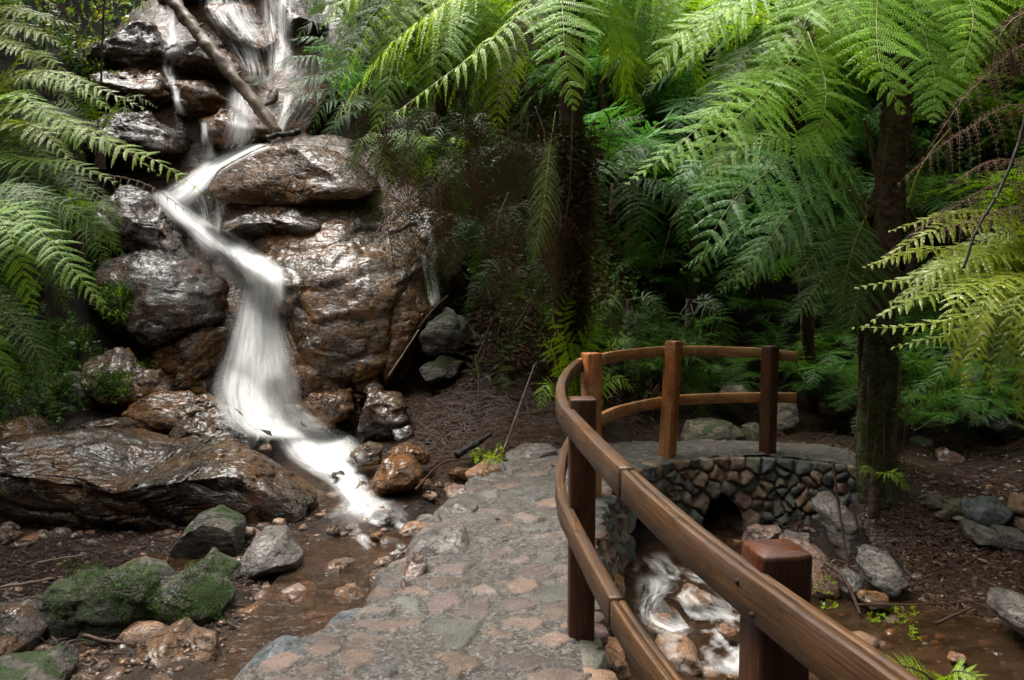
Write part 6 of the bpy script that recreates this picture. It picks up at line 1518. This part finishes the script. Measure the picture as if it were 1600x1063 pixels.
# --- dim ground ferns filling the hollow behind the bridge
for k, (px, py, d) in enumerate([(1010, 600, 9.6), (1060, 560, 10.2), (1140, 570, 10.6), (1210, 560, 10.8), (1285, 570, 10.6), (1250, 500, 11.4), (1160, 490, 11.6), (1070, 470, 11.4), (1320, 520, 10.8), (1440, 600, 9.8), (1500, 590, 9.6), (1570, 580, 9.6), (1430, 520, 10.6), (1520, 500, 10.6), (1600, 520, 10.0), (1300, 430, 11.6), (1180, 400, 12.0), (1090, 400, 12.0), (1010, 400, 11.4), (960, 560, 9.6), (1390, 450, 11.2), (1470, 430, 11.2), (1460, 650, 9.0), (1540, 640, 9.0), (1595, 655, 8.6), (1425, 675, 8.7), (1300, 640, 9.8), (1350, 620, 9.6), (1262, 605, 9.7), (1120, 610, 9.9), (1500, 620, 9.2)]):
    c = at(px, py, d)
    c[2] = max(gz(c[0], c[1]) + 0.12, min(c[2], gz(c[0], c[1]) + 0.5))
    f = empty("fern", c - np.array([0, 0, .12]), "dim ground fern in the dark hollow behind the bridge and the mossy trunk", "fern", "dim ground ferns of the hollow")
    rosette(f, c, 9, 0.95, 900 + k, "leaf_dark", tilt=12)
# --- ferns further back on the slopes
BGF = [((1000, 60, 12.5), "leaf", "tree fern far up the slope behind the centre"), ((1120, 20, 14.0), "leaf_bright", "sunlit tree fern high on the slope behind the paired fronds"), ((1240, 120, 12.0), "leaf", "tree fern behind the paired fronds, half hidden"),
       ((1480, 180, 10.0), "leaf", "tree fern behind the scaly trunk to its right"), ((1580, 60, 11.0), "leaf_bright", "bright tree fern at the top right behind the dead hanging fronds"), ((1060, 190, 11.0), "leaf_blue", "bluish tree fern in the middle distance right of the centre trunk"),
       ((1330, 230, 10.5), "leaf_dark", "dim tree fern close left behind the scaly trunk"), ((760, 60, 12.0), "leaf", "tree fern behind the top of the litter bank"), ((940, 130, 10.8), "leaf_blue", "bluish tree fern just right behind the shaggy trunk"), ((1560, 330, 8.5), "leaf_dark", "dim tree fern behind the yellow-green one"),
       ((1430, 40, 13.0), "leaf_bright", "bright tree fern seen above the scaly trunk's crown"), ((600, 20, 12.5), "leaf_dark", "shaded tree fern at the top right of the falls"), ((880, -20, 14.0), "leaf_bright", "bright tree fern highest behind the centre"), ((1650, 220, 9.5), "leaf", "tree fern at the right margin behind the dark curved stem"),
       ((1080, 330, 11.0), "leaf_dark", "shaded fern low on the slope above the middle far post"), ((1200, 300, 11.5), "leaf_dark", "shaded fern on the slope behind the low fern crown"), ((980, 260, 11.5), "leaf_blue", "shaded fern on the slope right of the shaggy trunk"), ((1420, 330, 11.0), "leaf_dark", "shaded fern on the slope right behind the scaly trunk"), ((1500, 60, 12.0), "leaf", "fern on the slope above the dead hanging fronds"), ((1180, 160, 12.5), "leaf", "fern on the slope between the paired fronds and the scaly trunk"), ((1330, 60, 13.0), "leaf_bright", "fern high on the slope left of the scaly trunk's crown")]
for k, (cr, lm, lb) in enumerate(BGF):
    c = at(*cr)
    while gz(c[0], c[1]) < c[2] - 1.5 and c[1] < 17:        # stands where the slope comes up under it
        cr = (cr[0], cr[1], cr[2] + 0.25)
        c = at(*cr)
    base = np.array([c[0], c[1], min(gz(c[0], c[1]), c[2] - 0.3)])
    f = empty("tree_fern", base, lb, "tree fern", "tree ferns of the gully")
    trunk(f, [base - np.array([0, 0, .2]), (base + c) / 2 + np.array([0.05, 0, 0]), c], 0.07, 0.06, "trunk", 500 + k)
    rosette(f, c, 17, 1.7, 520 + k, lm)

# ------------------------------------------------------------------ log, sticks, vines
def log(label, pts, r0, r1, mat, name="log", stubs=(), cat="log", sides=14, group=None):
    C = spline(np.array(pts, float), 50)
    mb = MB().tube(C, np.linspace(r0, r1, 50), sides, rough=0.9 if mat == 'blacklog' else 0.55, seed=len(label))
    o = mb.build(name, [M[mat]])
    tag(o, label, cat, group)
    root_org = np.array(o.location)
    for (f, dx, dz, ln, r) in stubs:
        p = C[int(f * 49)]
        v, q, t, uv = tube(np.array([p, p + np.array([dx, -0.5, dz]) * ln * 0.5, p + np.array([dx, -0.4, dz * 1.2]) * ln]), [r, r * .8, r * .6], 8, rough=0.3)
        ob = link("branch_stub", mesh_np("branch_stub", v - root_org, quads=q, tris=t, mats=[M[mat]], uv=uv), o)
    return o
log("pale weathered fallen log leaning steeply across the upper falls", [at(255, -20, 13.0), at(300, 40, 12.6), at(345, 95, 12.3), at(385, 145, 12.1), at(435, 208, 11.9)], 0.105, 0.085, "log", "fallen_log", [(0.33, 0.9, 0.35, 0.16, 0.03), (0.40, 0.9, 0.2, 0.14, 0.028), (0.66, 0.9, 0.3, 0.15, 0.025), (0.15, -0.6, 0.5, 0.12, 0.02)])
log("short black wet log lying at the foot of the fallen pale one", [at(418, 216, 11.2), at(440, 212, 11.1), at(470, 206, 11.0)], 0.04, 0.03, "blacklog", "black_log")
log("dark split log half buried in the brown litter bank by the paving", [at(715, 712, 7.7), at(740, 695, 7.9), at(765, 680, 8.1)], 0.036, 0.022, "blacklog", "rotten_log")
log("flat dark splintered wood under the largest mossy boulder", [at(130, 995, 4.25), at(190, 1005, 4.2), at(275, 1003, 4.2)], 0.014, 0.006, "twig", "driftwood")
STK = "loose sticks"
for k, (pts, r, mat, lb) in enumerate([
    ([(608, 588, 9.0), (632, 550, 9.1), (655, 515, 9.2)], 0.014, "log", "pale straight stick leaning on the rust-coloured fin of rock"),
    ([(655, 512, 9.3), (680, 480, 9.4), (700, 462, 9.5)], 0.012, "twig", "reddish stick crossing the thin right-hand trickle's foot"),
    ([(805, 512, 8.5), (835, 460, 8.6), (872, 395, 8.7)], 0.012, "twig", "long reddish dead stalk slanting up the litter bank's right side"),
    ([(745, 560, 9.0), (770, 500, 9.2), (790, 460, 9.3)], 0.011, "twig", "dark dead stalk slanting on the middle of the litter bank"),
    ([(730, 480, 9.6), (738, 430, 9.7), (745, 408, 9.7)], 0.010, "twig", "short dead stalk at the top of the litter bank"),
    ([(785, 710, 7.9), (810, 640, 8.1), (835, 570, 8.3)], 0.011, "log", "thin pale stalk rising from the far corner of the paving"),
    ([(742, 650, 8.2), (748, 600, 8.4), (742, 555, 8.6)], 0.010, "twig", "bent red-brown stalk upright in the litter bank"),
    ([(800, 420, 9.0), (797, 380, 9.1), (800, 340, 9.2)], 0.009, "twig", "thin upright dead stalk left of the shaggy trunk"),
    ([(650, 765, 6.6), (690, 725, 7.3), (740, 715, 7.6)], 0.012, "twig", "stick lying in the litter just above the dark angular boulder"),
    ([(1302, 720, 6.2), (1312, 800, 6.1), (1330, 900, 5.9), (1345, 925, 5.85)], 0.012, "twig", "long dark twig leaning on the slanted grey slab"),
    ([(1330, 790, 6.4), (1345, 830, 6.3), (1358, 858, 6.25)], 0.013, "twig", "straight brown stick right of the slanted grey slab"),
    ([(1340, 945, 5.4), (1430, 945, 5.4), (1560, 938, 5.4)], 0.008, "twig", "long thin twig lying level across the creek's shallows"),
    ([(1462, 975, 5.1), (1490, 962, 5.15), (1520, 950, 5.2)], 0.013, "twig", "thick short reddish stick in the creek's shallows"),
    ([(1390, 855, 5.9), (1410, 885, 5.8), (1425, 905, 5.7)], 0.014, "blacklog", "dark curved branch on the litter shore beside the angular rock"),
    ([(1290, 880, 5.9), (1320, 905, 5.7), (1345, 960, 5.5)], 0.018, "twig", "curled red-brown strip of bark hanging over the creek rocks"),
    ([(60, 880, 5.4), (100, 872, 5.4), (130, 868, 5.4)], 0.012, "log", "pale stick in the mud left of the mossy-topped boulder"),
    ([(0, 918, 5.0), (40, 912, 5.0), (80, 904, 5.0)], 0.011, "log", "grey stick at the left margin behind the largest mossy boulder"),
    ([(0, 945, 4.7), (15, 942, 4.7), (32, 938, 4.7)], 0.011, "log", "short grey stick at the left margin level with the largest mossy boulder"),
    ([(388, 968, 4.6), (405, 990, 4.45), (435, 1010, 4.35)], 0.006, "blacklog", "thin black twig bent over the near brown pool"),
    ([(860, 735, 6.9), (868, 728, 7.0), (880, 726, 7.0)], 0.004, "twig", "little brown twig on the paving left of the second post")]):
    P = []
    for p in pts:
        P.append(at(*p))
    log(lb, P, r, r * 0.6, mat, "stick", (), "stick", 7, STK)
log("dark bare stem curving down through the dead fronds at the top right", [at(1610, 150, 4.4), at(1590, 230, 4.4), at(1555, 310, 4.4), at(1525, 360, 4.4), at(1505, 420, 4.4)], 0.011, 0.007, "blacklog", "bare_stem", (), "stem", 8)
log("long thin vine hanging down the front of the shaggy trunk", [at(896, 165, 7.1), at(893, 240, 7.1), at(890, 300, 7.15), at(884, 345, 7.2)], 0.012, 0.006, "twig", "hanging_vine", (), "vine", 7)
log("thin upright sapling stem before the bushes at the top left", [at(68, 130, 8.0), at(69, 60, 8.0), at(66, -20, 8.0)], 0.012, 0.009, "twig", "sapling_stem", (), "stem", 7)
log("thin dark sapling stem left of the upper trickle", [at(158, 135, 10.0), at(160, 60, 10.0), at(164, -20, 10.0)], 0.014, 0.010, "twig", "sapling_stem", (), "stem", 7)
log("yellow-green bare stalk bent right of the scaly trunk", [at(1420, 318, 6.2), at(1440, 260, 6.1), at(1485, 200, 6.0)], 0.012, 0.008, "stem_green", "fern_stalk", (), "stem", 7)
log("pale bare stalk left of the scaly trunk", [at(1370, 280, 6.5), at(1358, 220, 6.45), at(1350, 186, 6.4)], 0.014, 0.010, "stem_brown", "fern_stalk", (), "stem", 7)
log("yellowish pair of stalks' longer one below the low fern crown", [at(1357, 357, 6.4), at(1340, 320, 6.3), at(1328, 298, 6.2)], 0.012, 0.008, "stem_green", "fern_stalk", (), "stem", 7)
log("thin pale stalk rising in the dark hollow under the paired fronds", [at(1032, 420, 8.6), at(1050, 350, 8.5), at(1076, 290, 8.4)], 0.006, 0.004, "stem_brown", "fern_stalk", (), "stem", 6)

# ------------------------------------------------------------------ litter, pebbles, moss and undergrowth: nobody could count them
def scatter(name, n, region, size, mats, mode, seed, dens=None, clear=True):
    rg = np.random.default_rng(seed)
    mb = MB()
    x0, x1, y0, y1 = region
    made = 0
    VV, mi = [], []
    for _ in range(n):
        x, y = rg.uniform(x0, x1), rg.uniform(y0, y1)
        if dens is not None and rg.random() > dens(x, y):
            continue
        p, nr = drop(x, y, 25)
        if not clear:
            i, j = np.searchsorted(PATHZ[0], x), np.searchsorted(PATHZ[1], y)
            p, nr = np.array([x, y, PATHZ[2][min(i, PATHZ[2].shape[0] - 1), min(j, PATHZ[2].shape[1] - 1)] + 0.003]), np.array([0, 0, 1.0])
        if p is None or p[2] < -0.8 or (clear and p[2] > gz(x, y) + 0.07):
            continue
        s = size * rg.lognormal(0, 0.45)
        a = rg.uniform(0, 6.283)
        u = np.array([math.cos(a), math.sin(a), rg.normal(0, 0.18)])
        u = norm(u - nr * (u @ nr) * 0.85)
        v = norm(np.cross(nr, u))
        if mode == "twig":
            wd = rg.uniform(0.0018, 0.005)
            b = rg.normal(0, 0.12) * s
            p = p + nr * rg.uniform(0.003, 0.03)
            q = [p - u * s - v * wd, p + v * (b - wd), p + u * s - v * wd * .5, p + u * s + v * wd * .5, p + v * (b + wd), p - u * s + v * wd]
            VV.append(np.array([q[0], q[1], q[4], q[5]])); VV.append(np.array([q[1], q[2], q[3], q[4]]))
            m = int(rg.integers(0, len(mats))); mi += [m, m]
        elif mode == "leaf":
            p = p + nr * rg.uniform(0.003, 0.02)
            k = rg.normal(0, 0.25)
            VV.append(np.array([p - u * s, p + v * s * 0.32 + nr * s * k, p + u * s, p - v * s * 0.32 + nr * s * rg.uniform(0, .3)]))
            mi.append(int(rg.integers(0, len(mats))))
    V = np.concatenate(VV)
    q = np.arange(len(V)).reshape(-1, 4)
    mb.q, mb.mq, mb.v, mb.u, mb.n = [q], [np.array(mi)], [V], [np.zeros((len(V), 2))], len(V)
    o = mb.build(name, mats, None, smooth=False)
    return tag(o, kind="stuff")
def blob(x, y, cx, cy, rx, ry):
    return max(0.0, 1 - ((x - cx) / rx) ** 2 - ((y - cy) / ry) ** 2)
def offpath(x, y):
    return _bil(SD, x, y) < -0.08
bank = lambda x, y: float(offpath(x, y)) * min(1, 1.6 * blob(x, y, -0.4, 8.7, 1.5, 1.9))
mud = lambda x, y: float(offpath(x, y)) * min(1, 1.2 * blob(x, y, -2.9, 5.0, 2.2, 1.6)) * 0.8
shore = lambda x, y: min(1, 1.8 * blob(x, y, 3.6, 6.2, 1.5, 0.9)) + 0.15 * float(x > 2.5 and y > 5.5)
scatter("leaf_litter", 16000, (-2.0, 1.2, 6.8, 10.8), 0.07, [M["twig"], M["litter"], M["leaf_dead"]], "twig", 1, bank)
scatter("leaf_litter", 5000, (-2.0, 1.2, 6.8, 10.8), 0.022, [M["litter"], M["leaf_dead"]], "leaf", 2, bank)
scatter("leaf_litter", 9000, (-4.8, -0.7, 3.6, 6.4), 0.03, [M["twig"], M["litter"], M["blacklog"]], "twig", 3, mud)
scatter("leaf_litter", 11000, (-4.8, -0.7, 3.6, 6.4), 0.014, [M["litter"], M["leaf_dead"]], "leaf", 4, mud)
scatter("leaf_litter", 9000, (0.8, 6.5, 8.3, 11.0), 0.07, [M["leaf_dead"]], "twig", 9, lambda x, y: 0.9)
scatter("leaf_litter", 12000, (2.2, 5.2, 5.2, 8.4), 0.06, [M["twig"], M["litter"], M["twig"]], "twig", 5, shore)
scatter("leaf_litter", 7000, (2.2, 5.2, 5.2, 8.4), 0.02, [M["litter"], M["leaf_pale"]], "leaf", 6, shore)
def pebbles(n, region, dens, seed):
    rg = np.random.default_rng(seed)
    v, f = ico(2)
    mb = MB()
    for _ in range(n):
        x, y = rg.uniform(*region[:2]), rg.uniform(*region[2:])
        if rg.random() > dens(x, y): continue
        p, nr = drop(x, y, 25)
        if p is None or p[2] > gz(x, y) + 0.06: continue
        s = 0.015 * rg.lognormal(0, 0.75)
        A = np.diag([1, rg.uniform(.6, 1), rg.uniform(.4, .7)]) * s
        a = rg.uniform(0, 6.28)
        Rz = np.array([[math.cos(a), -math.sin(a), 0], [math.sin(a), math.cos(a), 0], [0, 0, 1]])
        V = (v * (1 + 0.35 * vnoise(v * 1.3 + rg.uniform(-50, 50, 3), 3))[:, None]) @ A @ Rz.T + p
        mb.add(V, None, f, None, int(rg.integers(0, 4)))
    return tag(mb.build("pebbles", [M["wet_brown"], M["half_wet"], M["tan"], M["pink"]]), kind="stuff")
onpath = lambda x, y: float(_bil(SD, x, y) > 0.03) * (0.25 + 0.75 * float(y > 6.8))
scatter("fallen_leaves", 420, (-1.1, 3.2, 3.2, 8.3), 0.016, [M["litter"], M["leaf_dead"], M["leaf_yellow"]], "leaf", 11, onpath, False)
scatter("leaf_litter", 260, (-1.1, 3.2, 3.2, 8.3), 0.03, [M["twig"], M["litter"]], "twig", 12, onpath, False)
pebbles(5200, (-4.8, -0.3, 3.5, 7.6), lambda x, y: float(offpath(x, y)) * (0.35 + 0.65 * (vnoise(np.array([[x * 2, y * 2, 0]]), 9)[0] > 0.0)), 7)
pebbles(2500, (0.6, 5.0, 4.0, 7.4), lambda x, y: float(offpath(x, y)) * 0.8, 8)

def foliage(name, n, pick, size, mats, seed, hang=False, sprig=5):
    """clumps of small leaves; pick() gives a point and its surface normal"""
    rg = np.random.default_rng(seed)
    VV, mi = [], []
    for _ in range(n):
        r = pick(rg)
        if r is None: continue
        p, nr = r
        s = size * rg.lognormal(0, 0.35)
        ax = norm(nr * 0.6 + rg.normal(0, 0.6, 3) + np.array([0, -0.25, 0.35]))
        if hang: ax = norm(np.array([0, -0.25, -1.0]) + rg.normal(0, 0.3, 3) + nr * 0.3)
        m = int(rg.integers(0, len(mats)))
        sd = norm(np.cross(ax, rg.normal(size=3)))
        for k in range(sprig):
            b = p + ax * s * k * 0.75
            for sg in (1, -1):
                d = norm(sd * sg + ax * 0.5 + rg.normal(0, 0.25, 3))
                w_ = norm(np.cross(d, nr + rg.normal(0, 0.5, 3))) * s * (0.34 if not hang else 0.14)
                VV.append(np.array([b, b + d * s * .5 + w_, b + d * s * 1.15, b + d * s * .5 - w_])); mi.append(m)
    V = np.concatenate(VV)
    mb = MB()
    mb.q, mb.mq, mb.v, mb.u, mb.n = [np.arange(len(V)).reshape(-1, 4)], [np.array(mi)], [V], [np.zeros((len(V), 2))], len(V)
    return tag(mb.build(name, mats, None, smooth=False), kind="stuff")
FALLS = np.array([(262, -150), (580, -150), (500, 60), (470, 190), (600, 250), (660, 320), (740, 370), (740, 640), (170, 660), (150, 380), (90, 240), (170, 110), (250, 40)], float)
def project(p):
    y = p[1]
    c = np.array([p[0], p[1] * SP + (p[2] - CAM_H) * CP, p[1] * CP - (p[2] - CAM_H) * SP])
    return 800 + c[0] / c[2] * FPX, 531.5 - c[1] / c[2] * FPX
def inside(P, x, y):
    r = False
    for i in range(len(P)):
        a, b = P[i], P[(i + 1) % len(P)]
        if (a[1] > y) != (b[1] > y) and x < a[0] + (y - a[1]) * (b[0] - a[0]) / (b[1] - a[1]): r = not r
    return r
def on_hill(x0, x1, y0, y1, thr=-1.0, up=0.3, sc=0.7, seed=0, zmin=0.0):
    def f(rg):
        x, y = rg.uniform(x0, x1), rg.uniform(y0, y1)
        z = gz(x, y)
        if z < zmin or vnoise(np.array([[x * sc, y * sc, z * sc]]), 40 + seed)[0] < thr: return None
        if inside(FALLS, *project((x, y, z))): return None
        e = 0.05
        n = norm(np.array([-(gz(x + e, y) - z) / e, -(gz(x, y + e) - z) / e, 1.0]))
        return np.array([x, y, z]) + n * rg.uniform(0, up), n
    return f
foliage("undergrowth", 9000, on_hill(0.8, 10, 12.5, 22, -0.3, 0.5, 0.8, 1), 0.06, [M["leaf_dark"], M["leaf_dark"], M["leaf_blue"]], 21)
foliage("undergrowth", 2500, on_hill(-1.0, 2.5, 10.5, 17, -0.2, 0.4, 0.8, 2), 0.045, [M["leaf_dark"], M["leaf_moss"]], 22)
foliage("undergrowth", 7000, on_hill(-10, -4.4, 7.0, 13, -0.15, 0.35, 0.9, 3), 0.032, [M["leaf_dark"], M["leaf_dark"], M["leaf_moss"]], 23)
foliage("undergrowth", 3000, on_hill(-9, -3.6, 12.5, 17, -0.3, 0.5, 0.9, 4), 0.04, [M["leaf"], M["leaf_dark"], M["leaf_yellow"]], 24)
foliage("undergrowth", 3500, on_hill(-3.0, 0.5, 13.5, 18, -0.3, 0.5, 0.9, 5), 0.04, [M["leaf"], M["leaf_dark"], M["leaf_bright"]], 25)
def moss_pick(x0, x1, y0, y1):
    def f(rg):
        px, py = rg.uniform(x0, x1), rg.uniform(y0, y1)
        if vnoise(np.array([[px / 45, py / 40, 0]]), 77)[0] < -0.1: return None
        h = hit(px, py)
        if h is None or h[1] > 13: return None
        return h + np.array([0, -0.02, 0.03]), np.array([0, -0.8, 0.6])
    return f
foliage("moss", 3500, moss_pick(-20, 235, 440, 615), 0.035, [M["leaf_moss"], M["leaf_moss"], M["leaf_dark"], M["leaf"]], 31, True, 4)
foliage("moss", 250, moss_pick(170, 250, 500, 600), 0.022, [M["leaf_moss"], M["leaf_bright"]], 32, True, 4)
foliage("moss", 4500, moss_pick(85, 362, 880, 975), 0.0048, [M["leaf_moss"], M["leaf_moss"], M["leaf_dark"]], 36, False, 3)
foliage("weeds", 90, moss_pick(735, 790, 705, 728), 0.016, [M["leaf_yellow"], M["leaf_bright"]], 33, False, 3)
foliage("fallen_leaves", 110, moss_pick(1350, 1430, 950, 1005), 0.014, [M["leaf_yellow"], M["leaf_bright"]], 34, False, 3)
foliage("fallen_leaves", 60, moss_pick(1258, 1305, 910, 955), 0.013, [M["leaf_yellow"], M["leaf_bright"]], 35, False, 3)

# ------------------------------------------------------------------ unseen leaves, added to shade the gully's back and the camera's side
def shade_canopy(n, region, seed, size=0.32, hole=0.0):
    rg = np.random.default_rng(seed)
    VV, mi = [], []
    for _ in range(n):
        p = np.array([rg.uniform(*region[0]), rg.uniform(*region[1]), rg.uniform(*region[2])])
        if vnoise(p[None] * 0.35, 61)[0] < hole: continue
        u = norm(rg.normal(size=3) * np.array([1, 1, 0.5])); v = norm(np.cross(u, rg.normal(size=3)))
        s = size * rg.lognormal(0, 0.3)
        VV.append(np.array([p - u * s, p + v * s * 0.5, p + u * s, p - v * s * 0.5])); mi.append(0)
    V = np.concatenate(VV)
    mb = MB()
    mb.q, mb.mq, mb.v, mb.u, mb.n = [np.arange(len(V)).reshape(-1, 4)], [np.array(mi)], [V], [np.zeros((len(V), 2))], len(V)
    return tag(mb.build("unseen_shade_leaves", [M["leaf_dark"]], None, smooth=False), kind="stuff")
shade_canopy(15000, ((0.6, 20), (9.5, 26), (10.5, 15)), 51, 0.34, -0.35)
shade_canopy(14000, ((-12, 12), (-13, 0.2), (4.5, 8)), 52, 0.32, -0.4)
shade_canopy(5000, ((-14, -6.5), (1, 13), (8.5, 12)), 53, 0.32, -0.1)

def bank_pick(rg):
    x, y = rg.uniform(-2.2, 1.6), rg.uniform(9.3, 14.0)
    z = gz(x, y)
    if inside(FALLS, *project((x, y, z + 0.1))): return None
    return np.array([x, y, z + rg.uniform(0.02, 0.35)]), np.array([0, -0.8, 0.6])
foliage("hanging_litter", 6000, bank_pick, 0.085, [M["leaf_dead"], M["leaf_dead"], M["twig"], M["leaf_moss"]], 37, True, 5)
TRK = spline(np.array([at(1372, 800, 7.0), at(1368, 700, 7.0), at(1370, 600, 7.0), at(1378, 500, 6.95)]), 60)
def trunk_pick(rg):
    c = TRK[int(rg.integers(0, 60))]; a = rg.uniform(-2.9, 0.3)
    n = np.array([math.cos(a), math.sin(a), 0.1])
    return c + n * 0.145, n
foliage("moss", 1500, trunk_pick, 0.022, [M["leaf_moss"], M["mosstrunk"], M["leaf_dead"], M["leaf_moss"]], 38, True, 4)
TRC = spline(np.array([at(893, 580, 9.3), at(892, 460, 8.6), at(893, 320, 8.1), at(893, 200, 7.8)]), 60)
def trunk_pick2(rg):
    c = TRC[int(rg.integers(0, 60))]; a = rg.uniform(-3.0, 0.1)
    n = np.array([math.cos(a), math.sin(a), 0.1])
    return c + n * 0.14, n
foliage("hanging_litter", 1400, trunk_pick2, 0.05, [M["leaf_dead"], M["twig"], M["leaf_dead"], M["leaf_moss"]], 39, True, 5)
